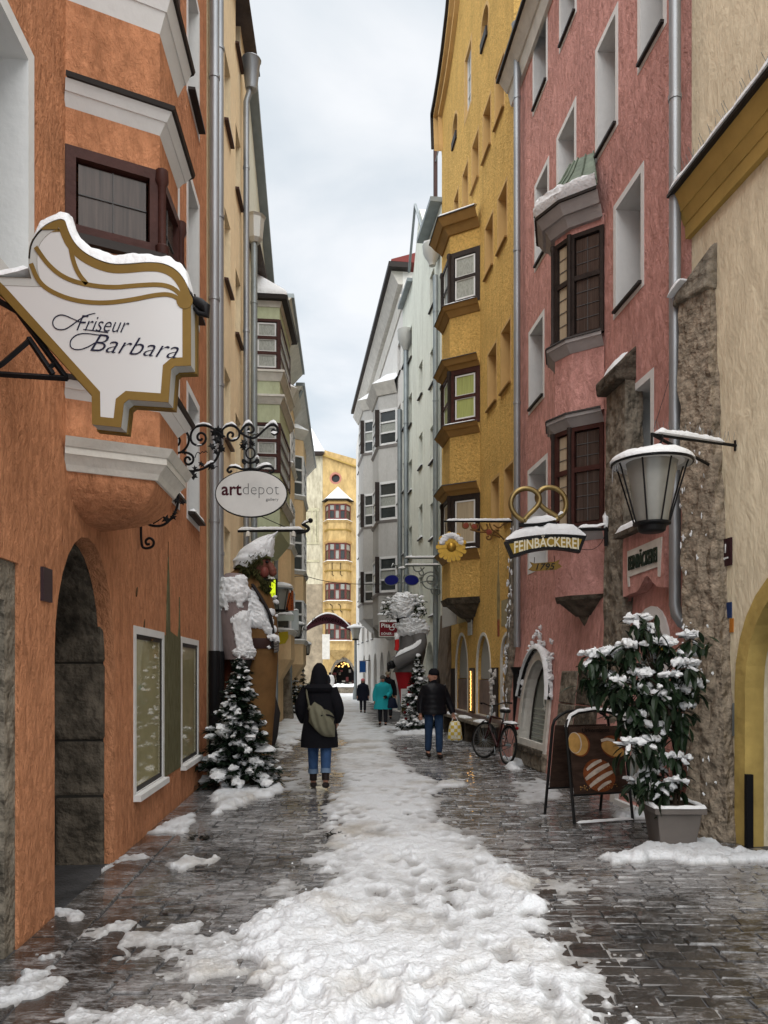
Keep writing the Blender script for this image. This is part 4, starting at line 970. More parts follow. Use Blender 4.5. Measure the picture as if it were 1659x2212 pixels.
bR = thing('grey_house', 'grey and white house with two stacked grey oriels at the street bend', 'house', R5.pt(8, 0))
ZR = 17.2
holes = []
for k in range(5):
    for u in (.5, 5.6, 9.4, 11.4, 14.0, 16.2): holes.append(win(bR, R5, [u, u+.8, 3.3+2.6*k, 4.6+2.6*k], M_whitew, .06, .18, sill=M_sheet, silld=.06, bars=(1, 1), snow=k < 1))
for u in (.7, 3.2, 5.5, 8, 10.5, 13.0): holes.append(archpoly(u, u+1.3, 0, 2.55))
facade(bR, R5, [(0, -.02), (R5.len, -.02), (R5.len, 15.6), (R5.len-3, ZR-.4), (0, ZR+.2)], holes, M_whitew)
for u in (.7, 3.2, 5.5, 8, 10.5, 13.0): MB().wbox(R5, u-.1, u+1.4, 0, 2.7, -.35, -.42).build('shop_door', M_stoned, bR)
MB().wbox(R5, .02, R5.len-.02, 0, 15.3, -.47, -6).build('side_wall', M_whitew, bR)
P = R5.pt
for z, d, mm in ((0, .45, M_offw), (-.9, .12, M_offw)):
    MB().hexa([P(0, ZR-.3+z, 0), P(R5.len-3, ZR-.9+z, 0), P(R5.len-3, ZR-.9+z, d*.4), P(0, ZR-.3+z, d*.4), P(0, ZR+z+.2, 0), P(R5.len-3, ZR-.4+z, 0), P(R5.len-3, ZR-.4+z, d), P(0, ZR+z+.2, d)]).build('eave_cornice', mm, bR)
MB().hexa([P(-.3, ZR+.22, -.3), P(R5.len-2.9, ZR-.38, -.3), P(R5.len-2.9, ZR-.38, .6), P(-.3, ZR+.22, .6), P(-.3, ZR+.42, -.3), P(R5.len-2.9, ZR-.2, -.3), P(R5.len-2.9, ZR-.2, .6), P(-.3, ZR+.42, .6)]).build('gutter', M_sheet, bR)
MB().hexa([P(-.3, ZR+.43, -4), P(R5.len-2.9, ZR-.19, -4), P(R5.len-2.9, ZR-.19, .5), P(-.3, ZR+.43, .5), P(-.3, ZR+2.0, -4), P(R5.len-2.9, ZR+1.6, -4), P(R5.len-2.9, ZR-.1, .5), P(-.3, ZR+.5, .5)]).build('roof', mat('red_roof', (.20, .05, .045), .7), bR)
for bu, bl, zlo, lv, rtop in ((1.3, 3.0, 3.6, [(4.9, 6.4), (7.9, 9.5), (11.0, 12.5)], 13.1), (7.0, 3.2, 4.2, [(5.0, 6.5), (8.7, 10.3), (12.3, 13.9)], 14.4)):
    q = [P(bu, 0), P(bu+.55, 0, .72), P(bu+bl-.5, 0, .72), P(bu+bl, 0)]; G = [Vector((p.x, p.y)) for p in q]; sg = 1 if (polyring(G, .1)[1]-G[1]).x < 0 else -1
    g = MB(); prev = zlo
    for z0, z1 in lv: oriel_band(g, G, prev, z0, 0, 0, sg); prev = z1
    oriel_band(g, G, prev, rtop, 0, 0, sg); oriel_band(g, G, zlo-.6, zlo, -.6, 0, sg)
    o = g.build('oriel', M_grey, bR)
    for z0, z1 in lv:
        for i in range(3): oriel_window(o, Facet(G[i], G[i+1], sg), z0, z1, M_white if i != 1 else M_white, [M_glass, M_lcurt], cols=1 if i != 1 else 2, rows=(.33, .66), m=.10, post=.22)
        c = MB(); oriel_band(c, G, z0-.10, z0, .02, .08, sg); c.build('sill_course', MATS['grey_stone_paint'], o)
        pp = polyring(G, .02*sg)[1]; MB().box(pp.x-.13, pp.x+.05, pp.y-.1, pp.y+.1, z0, z1).build('dark_mullion', M_woodb, o)
    c = MB(); oriel_band(c, G, rtop, rtop+.45, .05, .3, sg); c.build('cornice', M_offw, o)
    c = MB(); oriel_band(c, G, rtop+.45, rtop+1.0, .3, -.35, sg); c.build('roof_snow', M_snow, o, smooth=True)
pipe(bR, [P(.15, .1, .1), P(.15, 12, .1)], .09, M_zincd, every=4)

# ================================================================== END OF THE STREET: plaza buildings facing the camera
E = Wall((-9.5, 66), (6.0, 66), 1); E.n = Vector((0, -1, 0))
Y0 = 66
ex = lambda px: (px-CX)*Y0/F + 9.5
ez = lambda py: HC + (HY-py)*Y0/F
bE = thing('sunny_yellow_end_house', 'sunny yellow house with snow capped bay closing the far end of the street', 'house', (-4, 66, 0))
holes = []
eu0, eu1 = ex(697), ex(800)
holes.append(win(bE, E, [0]*4, mat('pink_ring', (.45, .2, .15), .8), .16, .3, poly=ellpoly(ex(725), ez(1033), .36, .36), fm=M_woodm, bars=(0, 0)))
ea = [(ex(712), -.02), (ex(770), -.02)] + [(ex(741)+ (ex(770)-ex(712))/2*math.cos(math.pi*i/14), 0.3+2.2*math.sin(math.pi*i/14)) for i in range(15)]
holes.append(ea)
facade(bE, E, [(eu0, -.02), (eu1, -.02), (eu1, ez(1010)), (ex(770), ez(992)), (ex(700), ez(972)), (eu0, ez(972))], holes, M_endyel)
MB().wbox(E, eu0+.02, eu1-.02, 0, ez(1015), -2.4, -6).build('side_wall', M_endyel, bE)
MB().hexa([E.pt(eu0, ez(985), 0), E.pt(eu1, ez(1021), 0), E.pt(eu1, ez(1021), .2), E.pt(eu0, ez(985), .2), E.pt(eu0, ez(982), 0), E.pt(eu1, ez(1018), 0), E.pt(eu1, ez(1018), .2), E.pt(eu0, ez(982), .2)]).build('raking_moulding', M_yelt, bE)
arc = ea[2:]
MB().prism([(q[0], q[1]) for q in arc] + [((q[0]-ex(741))*1.1+ex(741), q[1]*1.12+.05) for q in reversed(arc)], .1, -.05, E.pt).build('portal_arch', M_stone, bE)
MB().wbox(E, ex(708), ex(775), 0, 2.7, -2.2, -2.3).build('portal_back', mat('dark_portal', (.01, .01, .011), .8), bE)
rnd = random.Random(9)
for k in range(16): MB().blob(E.pt(ex(720)+rnd.random()*(ex(765)-ex(720)), 2.0+rnd.random()*.4, -.5), .07, .07, .07, 6, 4).build('portal_light', mat('portal_lamp', (1, .7, .3), .5, emit=(1, .55, .15), es=.5), bE)
for k in range(22): 
    x = ex(716)+rnd.random()*(ex(768)-ex(716)); z = .1+rnd.random()*1.5; MB().wbox(E, x, x+.12+.25*rnd.random(), z, z+.12+.25*rnd.random(), -.6, -.9).build('stall_goods', [M_stoned, mat('goods_red', (.10, .03, .03)), mat('goods_pale', (.2, .19, .17)), M_woodb][k % 4], bE)
# bay of the end house
b0, b1 = ex(703), ex(757)
G = [E.pt(b0, 0), E.pt(b0+.35, 0, .9), E.pt(b1-.35, 0, .9), E.pt(b1, 0)]; G = [Vector((p.x, p.y)) for p in G]
sg = 1 if (polyring(G, .1)[1]-G[1]).y < 0 else -1
g = MB(); lv = [(1383, 1345), (1298, 1261), (1213, 1176), (1126, 1093)]
prev = ez(1405)
oriel_band(g, G, ez(1425), ez(1405), -.8, 0, sg)
for a, b_ in lv: oriel_band(g, G, prev, ez(a), 0, 0, sg); prev = ez(b_)
oriel_band(g, G, prev, ez(1083), 0, 0, sg)
o = g.build('bay', M_endyel, bE)
for a, b_ in lv:
    for i in range(3): oriel_window(o, Facet(G[i], G[i+1], sg), ez(a), ez(b_), M_woodm, [M_glass, M_lcurt], cols=3 if i == 1 else 1, rows=(.6,), m=.10, post=.14)
    c = MB(); oriel_band(c, G, ez(a)-.25, ez(a)-.08, .05, .2, sg); c.build('sill_course', M_endyel, o)
    c = MB(); oriel_band(c, G, ez(a)-.08, ez(a)-.02, .2, .16, sg); c.build('course_snow', M_snow, o)
    c = MB(); oriel_band(c, G, ez(b_), ez(b_)+.15, .05, .15, sg); c.build('window_hood', M_ochret, o)
for py in (1150, 1237, 1320):
    c = MB(); oriel_band(c, G, ez(py), ez(py)+.12, .03, .14, sg); c.build('string_course', M_yelt, o)
for px in (719, 737):
    for py, h in ((1230, 28), (1315, 14)):
        x, z = ex(px), ez(py); hh = h*Y0/F; MB().tube([E.pt(x-.2, z+hh/2+.05, .95), E.pt(x-.1, z+hh/2, .95), E.pt(x, z+hh/2-.1, .95), E.pt(x, z-hh/2, .95), E.pt(x+.15, z-hh/2-.1, .95)], .03, 5).build('iron_tie', M_black, o)
a = polyring(G, .3*sg); zr = ez(1083)
MB().add([(p.x, p.y, zr) for p in a] + [((G[0].x+G[3].x)/2, G[0].y, ez(1051))], [(0, 1, 4), (1, 2, 4), (2, 3, 4), (3, 2, 1, 0)]).build('roof_snow', M_snow, o)
c = MB(); oriel_band(c, G, zr-.1, zr-.01, .32, .32, sg); c.build('roof_flashing', M_sheet, o)
bF = thing('faded_fresco_house', 'cream house with peeling fresco and snowy roof beside the sunny yellow house', 'house', (-8, 66, 0))
fu1 = ex(697)
holes = []
MB().wbox(E, 0, fu1-.01, 0, ez(980), 0, -6).build('wall', M_fadecream, bF)
MB().wbox(E, 0, fu1-.02, 0, ez(1262), .02, .0).build('bare_stone_lower_wall', mat('bare_rubble', (.30, .25, .18), .95, bump=1, bscale=2.5, var=.45, vscale=1.5), bF)
rnd = random.Random(2)
for (x0, x1, y0, y1) in ((655, 690, 1098, 1104), (655, 690, 1172, 1176), (655, 690, 1210, 1214), (660, 664, 1104, 1170), (672, 676, 1104, 1172), (684, 688, 1104, 1170), (658, 663, 1214, 1260), (680, 685, 1104, 1172)):
    MB().wbox(E, ex(x0), ex(x1), ez(y1), ez(y0), 0, .05).build('fresco_moulding', mat('fresco_moulding_paint', (.48, .45, .31), .9, var=.3), bF)
MB().wbox(E, -.2, fu1+.1, ez(985), ez(978), -.2, .5).build('eave', M_woodb, bF)
MB().hexa([E.pt(-.2, ez(978), .5), E.pt(fu1+.2, ez(978), .5), E.pt(fu1+.2, ez(978), -6), E.pt(-.2, ez(978), -6), E.pt(-.2, ez(925), -2), E.pt(fu1-1.2, ez(905), -2.5), E.pt(fu1-1.2, ez(905), -4), E.pt(-.2, ez(925), -4)]).build('roof_snow', M_snow, bF)
for k in range(2): MB().wbox(E, ex(652), fu1-.4-.3*k, ez(966-12*k), ez(964-12*k), -.1-.5*k, -.05-.5*k).build('snow_guard', M_zincd, bF)
# ================================================================== GROUND, PAVING, SNOW
M_bed = mat('mortar_bed', (.05, .05, .05), .5, bump=.4, bscale=40, var=.5, vscale=1.6, var2=(.10, .10, .105))
gm = MB().add([(-900, -60, -.08), (900, -60, -.08), (900, 1500, -.08), (-900, 1500, -.08)], [(0, 1, 2, 3)])
ground = struct(gm.build('ground', mat('far_ground', (.4, .4, .41), .8, var=.2, vscale=.05)))
def wet_stone():
    m = bpy.data.materials.new('wet_porphyry'); m.use_nodes = True; t = m.node_tree; b = t.nodes['Principled BSDF']; n = t.nodes.new; l = t.links.new
    g = n('ShaderNodeNewGeometry'); oi = n('ShaderNodeObjectInfo'); at_ = n('ShaderNodeAttribute'); at_.attribute_name = 'tone'; ad_ = n('ShaderNodeMath'); ad_.operation = 'ADD'; l(at_.outputs['Fac'], ad_.inputs[0]); l(oi.outputs['Random'], ad_.inputs[1]); fr_ = n('ShaderNodeMath'); fr_.operation = 'FRACT'; l(ad_.outputs[0], fr_.inputs[0])
    def noise(sc, det, st=None, off=0):
        z = n('ShaderNodeTexNoise'); z.inputs['Scale'].default_value = sc; z.inputs['Detail'].default_value = det; z.inputs['Roughness'].default_value = .68
        mp = n('ShaderNodeMapping'); mp.inputs['Scale'].default_value = st or (1, 1, 1); mp.inputs['Location'].default_value = (off, off*.7, 0); l(g.outputs['Position'], mp.inputs[0]); l(mp.outputs[0], z.inputs[0]); return z.outputs[0]
    def ramp(s, p0, p1, c0=(0, 0, 0), c1=(1, 1, 1)):
        r = n('ShaderNodeValToRGB'); l(s, r.inputs[0]); r.color_ramp.elements[0].position = p0; r.color_ramp.elements[1].position = p1; r.color_ramp.elements[0].color = (*c0, 1); r.color_ramp.elements[1].color = (*c1, 1); return r.outputs[0]
    def mix(f, a, bb, mode='MIX'):
        x = n('ShaderNodeMixRGB'); x.blend_type = mode
        for i, s in enumerate((f, a, bb)):
            if isinstance(s, float): x.inputs[i].default_value = s
            elif isinstance(s, tuple): x.inputs[i].default_value = (*s, 1)
            else: l(s, x.inputs[i])
        return x.outputs[0]
    stone = ramp(noise(3.5, 5), .3, .7, (.022, .0212, .021), (.051, .0485, .0475))
    fine = ramp(noise(55, 4), .3, .75, (.7, .7, .7), (1.25, 1.2, 1.15)); stone = mix(1.0, stone, fine, 'MULTIPLY')
    tone = ramp(fr_.outputs[0], 0, 1, (.55, .54, .54), (1.45, 1.38, 1.3)); stone = mix(1.0, stone, tone, 'MULTIPLY')
    big = noise(.55, 3, None, 3); med = noise(3.4, 6, (1, 2.3, 1), 11); sm = noise(17, 5, (1, 2.2, 1), 5)
    a = n('ShaderNodeMath'); a.operation = 'MULTIPLY_ADD'; l(med, a.inputs[0]); a.inputs[1].default_value = .8; l(big, a.inputs[2])
    a2 = n('ShaderNodeMath'); a2.operation = 'MULTIPLY_ADD'; l(sm, a2.inputs[0]); a2.inputs[1].default_value = .75; l(a.outputs[0], a2.inputs[2])
    sl = ramp(a2.outputs[0], .0, 1.0); r = sl.node; r.color_ramp.elements[0].position = .62; r.color_ramp.elements[1].position = .82
    nm = n('ShaderNodeMath'); nm.operation = 'DIVIDE'; l(a2.outputs[0], nm.inputs[0]); nm.inputs[1].default_value = 2.0; l(nm.outputs[0], r.inputs[0])
    r.color_ramp.elements[0].position = .585; r.color_ramp.elements[1].position = .72
    sl2 = mix(.52, (0., 0., 0.), sl)
    col = mix(sl2, stone, (.46, .46, .47)); l(col, b.inputs['Base Color'])
    rg = ramp(noise(1.3, 5, None, 7), .35, .65, (.03, .03, .03), (.24, .24, .24)); rg2 = mix(sl2, rg, (.5, .5, .5)); l(rg2, b.inputs['Roughness'])
    bp = n('ShaderNodeBump'); bp.inputs['Strength'].default_value = .3; bp.inputs['Distance'].default_value = .02; l(noise(28, 6), bp.inputs['Height']); l(bp.outputs[0], b.inputs['Normal'])
    b.inputs['Specular IOR Level'].default_value = .5; l(ramp(noise(.9, 4, None, 23), .38, .62, (.15, .15, .15), (1, 1, 1)), b.inputs['Coat Weight']); b.inputs['Coat Roughness'].default_value = .05; b.inputs['Coat IOR'].default_value = 1.33
    return m
M_sett = wet_stone()
def wx(W, y): t = (y - W.p0.y)/(W.p1.y - W.p0.y); return W.p0.x + (W.p1.x-W.p0.x)*t
def lx(y):
    for W in (L1, L2, L3, L4, L5):
        if y <= W.p1.y: return wx(W, y)
    return wx(L5, y)
def rx(y):
    for W in (R1, R2, R3, R4, R5):
        if y <= W.p1.y: return wx(W, y)
    return wx(R5, y)
ys = [1.0, 5, 8.24, 11.57, 15.4, 19, 23.1, 27, 30.3, 38, 48.3]
bed = MB()
pl_ = [(lx(y)-.6, y, -.012) for y in ys] + [(rx(y)+.6, y, -.012) for y in reversed(ys)]
paving = struct(MB().add(pl_, [tuple(range(len(pl_)))]).build('street_paving', M_bed))
plz = struct(MB().add([(-25, 38.9, -.018), (20, 38.9, -.018), (20, 66.2, -.018), (-25, 66.2, -.018)], [(0, 1, 2, 3)]).build('plaza_paving', mat('plaza_snow_ground', (.55, .55, .56), .6, bump=.6, bscale=5, var=.25, vscale=1)))
# setts
rnd = random.Random(1)
def sett_mesh(seed, w_, l_):
    r = random.Random(seed); mb = MB(); hw, hl = w_/2, l_/2; bz = -.04; j = lambda: r.uniform(-.006, .006)
    top = [(-hw+.010+j(), -hl+.009+j(), 0), (hw-.010+j(), -hl+.009+j(), 0), (hw-.010+j(), hl-.009+j(), 0), (-hw+.010+j(), hl-.009+j(), 0)]
    top = [(x, y, r.uniform(-.006, .005)) for x, y, _ in top]
    rim = [(-hw+.004, -hl+.004, -.011), (hw-.004, -hl+.004, -.011), (hw-.004, hl-.004, -.011), (-hw+.004, hl-.004, -.011)]
    bot = [(x, y, bz) for x, y, _ in rim]
    mb.add(top+rim+bot, [(0, 1, 2, 3)] + [(4+k, 4+(k+1) % 4, (k+1) % 4, k) for k in range(4)] + [(8+k, 8+(k+1) % 4, 4+(k+1) % 4, 4+k) for k in range(4)])
    return mb
SW, SL = .215, .125
variants = [sett_mesh(k, SW, SL) for k in range(6)]
vmesh = [v.mesh('sett', M_sett) for v in variants]
slab = [sett_mesh(30+k, .30, .52) for k in range(3)]; smesh = [v.mesh('slab', M_sett) for v in slab]
places = []
def course_line(y, x): return y + .10*x     # courses run across, slightly skewed
y = 2.9; row = 0
while y < 25:
    row += 1; x0 = lx(y) + (.66 if y < 11.5 else .1); x1 = rx(y) - .05
    x = x0 - SW*rnd.random()
    while x < x1:
        k = rnd.randrange(6); places.append((x+SW/2+rnd.uniform(-.004, .004), y - .06*x + rnd.uniform(-.004, .004), -.06+rnd.uniform(-.03, .03), rnd.uniform(-.006, .005), 0, k)); x += SW*rnd.uniform(.96, 1.04)
    y += SL
# two rows of long slabs along the orange house
for j in range(2):
    yy = 2.9 - .2*j
    while yy < 11.6: places.append((wx(L1, yy)+.15+.31*j, yy, .072, rnd.uniform(-.002, .002), 1, rnd.randrange(3))); yy += .525
def vis_key(p):
    X, Y = p[0], p[1]
    if Y < 3.5 or abs(X/Y) > .505: return 1e9 + Y
    inpath = -0.55*1 < (X - (-.15 + .12*(Y-3.5)*0)) < 1.0 and Y < 6
    return Y + (2.5 if inpath else 0)
places.sort(key=vis_key)
for p in places[:300]:
    me = (smesh if p[4] else vmesh)[p[5]]; o = bpy.data.objects.new('paving_stone', me); COL.objects.link(o); o.location = (p[0], p[1], p[3]); o.rotation_euler = (0, 0, p[2]); o.parent = paving
rest = MB(); tones = []; rt_ = random.Random(8)
for p in places[300:]:
    src = (slab if p[4] else variants)[p[5]]; c, s = math.cos(p[2]), math.sin(p[2])
    rest.add([(p[0]+v[0]*c-v[1]*s, p[1]+v[0]*s+v[1]*c, p[3]+v[2]) for v in src.v], src.f); tones += [rt_.random()]*len(src.v)
ro_ = rest.build('paving_stones', M_sett, paving, fix=False); ro_.data.attributes.new('tone', 'FLOAT', 'POINT').data.foreach_set('value', tones); struct(ro_, 'stuff')

# snow: one height field; z falls below the stones where the street is bare
def poly_soft(X, Y, poly, soft):
    """signed-distance based soft mask of a polygon"""
    P = np.array(poly); n = len(P); ins = np.zeros(X.shape, bool); dist = np.full(X.shape, 1e9)
    for i in range(n):
        x1, y1 = P[i]; x2, y2 = P[(i+1) % n]
        c = ((y1 > Y) != (y2 > Y)) & (X < (x2-x1)*(Y-y1)/(y2-y1+1e-12)+x1); ins ^= c
        dx, dy = x2-x1, y2-y1; t = np.clip(((X-x1)*dx+(Y-y1)*dy)/(dx*dx+dy*dy+1e-12), 0, 1); dist = np.minimum(dist, np.hypot(X-x1-t*dx, Y-y1-t*dy))
    sd = np.where(ins, dist, -dist); return np.clip(.5 + sd/(2*soft), 0, 1)
def G2(pts): return [(gnd(a, b).x, gnd(a, b).y) for a, b in pts]
path_main = G2([(520, 2330), (500, 2212), (520, 2100), (505, 2010), (560, 1955), (690, 1900), (640, 1860), (700, 1800), (690, 1750), (725, 1700), (715, 1640), (735, 1600), (700, 1560), (715, 1525), (722, 1508),
               (790, 1508), (792, 1530), (800, 1560), (850, 1590), (862, 1630), (895, 1660), (960, 1690), (955, 1750), (1010, 1800), (1120, 1860), (1165, 1905), (1180, 1960), (1215, 2020), (1290, 2100), (1390, 2212), (1480, 2330)])
patches = [ # polygon, softness, height, threshold boost
    (G2([(455, 1735), (480, 1700), (600, 1695), (612, 1712), (560, 1725), (470, 1762)]), .10, .07),
    (G2([(325, 1800), (350, 1780), (425, 1748), (428, 1770), (400, 1800), (345, 1806)]), .08, .03),
    (G2([(370, 1878), (400, 1856), (470, 1858), (470, 1870), (400, 1885)]), .09, .03),
    (G2([(200, 1860), (290, 1838), (330, 1846), (260, 1880), (160, 1900)]), .12, .02),
    (G2([(108, 1955), (190, 1948), (200, 1985), (150, 1975), (120, 1985)]), .06, .02),
    (G2([(60, 2060), (130, 2044), (150, 2058), (90, 2080)]), .06, .02),
    (G2([(180, 2010), (290, 1985), (330, 2010), (420, 1995), (480, 2000), (540, 2000), (520, 2110), (380, 2120), (360, 2070), (230, 2060)]), .16, .018),
    (G2([(0, 2130), (60, 2105), (150, 2110), (130, 2150), (20, 2170)]), .11, .018),
    (G2([(140, 2200), (240, 2185), (420, 2160), (530, 2180), (530, 2260), (200, 2270)]), .13, .018),
    (G2([(1285, 1858), (1360, 1840), (1420, 1815), (1500, 1808), (1600, 1838), (1659, 1840), (1720, 1850), (1720, 1862), (1500, 1868), (1330, 1872)]), .16, .06),
    (G2([(1110, 1695), (1160, 1680), (1190, 1690), (1215, 1712), (1215, 1732), (1120, 1735)]), .20, .015),
    (G2([(1320, 1758), (1345, 1740), (1395, 1755), (1400, 1772), (1335, 1776)]), .06, .06),
    (G2([(1085, 1650), (1100, 1630), (1125, 1650), (1130, 1664), (1095, 1662)]), .10, .08),
    (G2([(845, 1590), (870, 1568), (900, 1562), (960, 1578), (955, 1588)]), .25, .12),
    (G2([(585, 1600), (592, 1560), (620, 1530), (640, 1516), (680, 1512), (680, 1560), (650, 1600), (610, 1640)]), .4, .05),
    (G2([(795, 1580), (830, 1560), (868, 1572), (850, 1585)]), .35, .04),
    (G2([(930, 1702), (960, 1688), (1002, 1690), (990, 1702)]), .07, .03),
    (G2([(700, 1518), (712, 1500), (775, 1496), (790, 1510)]), .9, .08),
    (G2([(600, 1700), (640, 1640), (690, 1630), (700, 1680), (660, 1720)]), .35, .008),
    (G2([(540, 1900), (600, 1880), (680, 1895), (640, 1930), (560, 1935)]), .30, .010),
    (G2([(1130, 1900), (1210, 1890), (1290, 1920), (1240, 1950), (1180, 1940)]), .3, .008),
]
rows_y = [3.0]
while rows_y[-1] < 50: rows_y.append(rows_y[-1]*1.0042 + .001)
rows_y = np.array(rows_y); cc = np.arange(-.80, .80, .0024)
# columns follow the street: spacing grows with distance, bounded by the walls
Yg = np.repeat(rows_y[:, None], len(cc), 1); Xg = cc[None, :]*Yg
lxs = np.array([lx(y) for y in rows_y])[:, None]; rxs = np.array([rx(y) for y in rows_y])[:, None]
valid = (Xg > lxs-.03) & (Xg < rxs+.05)
wob = fbm(Xg*1.7, Yg*1.7, 4, 3)*.30 + fbm(Xg*7, Yg*7, 4, 8)*.10
Xw = Xg + wob*.45*np.clip(Yg/9, .6, 1.6); Yw = Yg + fbm(Xg*2.1+9, Yg*2.1, 3, 5)*.25
Hh = np.full(Xg.shape, -.02)
m0 = poly_soft(Xw, Yw, path_main, .34)
lump = fbm(Xg*2.2, Yg*2.2, 5, 21, .55); lump2 = fbm(Xg*9, Yg*9, 4, 33, .6); lump3 = fbm(Xg*30, Yg*30, 3, 44, .6)
edge = np.clip((m0-.50 + .16*lump2 + .10*lump3)/.34, 0, 1)
tread = 1-np.abs(vnoise(Xg*3.3, Yg*2.1, 61)); foot = np.clip((tread-.72)/.28, 0, 1)
hp = -.014 + edge**.8*(.044 + .014*lump + .010*lump2 - .010*foot) + .006*lump2*(edge > 0)
Hh = np.maximum(Hh, np.where(m0 > .02, np.maximum(hp, -.02), -.02))
# a higher ridge in the left foreground and along the right rim, as the plough left it
for (a, b), rr_, hh_ in (((620, 2010), .55, .05), ((1110, 1905), .28, .06), ((1150, 1960), .25, .05), ((700, 1960), .3, .05), ((860, 1830), .5, .03), ((800, 2150), .8, .03)):
    c = gnd(a, b); d2 = ((Xg-c.x)**2 + ((Yg-c.y)*.8)**2)/rr_**2; Hh = np.where(Hh > -.012, Hh + hh_*np.exp(-d2*2)*(1+.5*lump2), Hh)
# boot prints trodden along the path
rf = random.Random(77); inside = np.argwhere((m0 > .6) & valid & (Yg < 16))
for k in range(230):
    i, j = inside[rf.randrange(len(inside))]; cx_, cy_ = Xg[i, j], Yg[i, j]
    if rf.random() < .35 and cy_ < 5.5: continue
    an = rf.gauss(-.08, .28); i0, i1 = np.searchsorted(rows_y, (cy_-.3, cy_+.3)); j0, j1 = np.searchsorted(cc, ((cx_-.3)/cy_, (cx_+.3)/cy_)); s_ = (slice(i0, i1), slice(max(0, j0), j1))
    dx_, dy_ = Xg[s_]-cx_, Yg[s_]-cy_; a_ = dx_*math.cos(an)+dy_*math.sin(an); b_ = -dx_*math.sin(an)+dy_*math.cos(an); q_ = (a_/.052)**2 + (b_/.135)**2
    dep = rf.uniform(.012, .028); Hh[s_] = np.where(Hh[s_] > -.01, Hh[s_] - dep*np.exp(-q_**2) + dep*.4*np.exp(-((np.sqrt(q_)-1.35)/.25)**2), Hh[s_])
# broken slush flecks either side of the path
m1 = poly_soft(Xw, Yw, path_main, .95); fl_ = np.clip((m1-.30)*1.1 + .55*lump2 + .45*lump3 + .35*lump - .18, 0, 1)
Hh = np.maximum(Hh, np.where(fl_ > 0, -.012 + np.clip(fl_*2.2, 0, 1)*.020, -.02))
# ruts
for (a, b), (c_, d_) in (((1010, 1880), (1060, 1985)), ((970, 1870), (965, 1960))):
    p, q = gnd(a, b), gnd(c_, d_); dx, dy = q.x-p.x, q.y-p.y; t = np.clip(((Xg-p.x)*dx+(Yg-p.y)*dy)/(dx*dx+dy*dy), 0, 1); dd = np.hypot(Xg-p.x-t*dx+.02*lump2, Yg-p.y-t*dy); Hh -= .016*np.exp(-(dd/.05)**2)*(Hh > -.012)
for poly, soft, h in patches:
    m = poly_soft(Xw, Yw, poly, soft); h = np.minimum(h, .014 + h*np.clip((m-.42)*2.6, 0, 1)); e = np.clip((m-.52 + .75*lump2*(1-.75*np.clip((m-.6)*2.5, 0, 1)*(h > .05)) + .30*lump + .22*lump3)/.40, 0, 1)
    Hh = np.maximum(Hh, np.where(e > 0, -.012 + e**.75*(h+.012)*(1+.35*lump+.35*lump2+.25*lump3), -.02))
# thin drift against the foot of the walls
for sgn, base in ((1, lxs), (-1, rxs)):
    dw = (Xg-base)*sgn; e = np.clip(1-dw/(.10+.10*fbm(Yg*.8, Yg*0+sgn*7, 3, 4)), 0, 1)*np.clip(fbm(Yg*.9, Yg*0+3*sgn, 3, 9)*2.2+.1, 0, 1)*(Yg > 12)
    Hh = np.maximum(Hh, np.where(e > .05, -.01+.05*e*(1+.5*lump2), -.02))
for _ in range(2):
    Q = Hh.copy(); Q[1:-1, 1:-1] = (Hh[1:-1, 1:-1]*4 + Hh[:-2, 1:-1] + Hh[2:, 1:-1] + Hh[1:-1, :-2] + Hh[1:-1, 2:])/8; Hh = Q
Hh = Hh + np.where(Hh > .004, np.clip(Hh/.03, 0, 1)*(.008*lump3 + .008*fbm(Xg*62, Yg*62, 2, 91)), 0)
idx = -np.ones(Xg.shape, np.int64); near = Hh > -.014
face_ok = (near[:-1, :-1] | near[1:, :-1] | near[:-1, 1:] | near[1:, 1:]) & valid[:-1, :-1] & valid[1:, :-1] & valid[:-1, 1:] & valid[1:, 1:]
used = np.zeros(Xg.shape, bool); used[:-1, :-1] |= face_ok; used[1:, :-1] |= face_ok; used[:-1, 1:] |= face_ok; used[1:, 1:] |= face_ok
idx[used] = np.arange(used.sum()); V = np.stack([Xg[used], Yg[used], Hh[used]], 1)
ii, jj = np.nonzero(face_ok); Fc = np.stack([idx[ii, jj], idx[ii, jj+1], idx[ii+1, jj+1], idx[ii+1, jj]], 1)
me = bpy.data.meshes.new('street_snow'); me.from_pydata(V.tolist(), [], Fc.tolist()); me.shade_smooth()
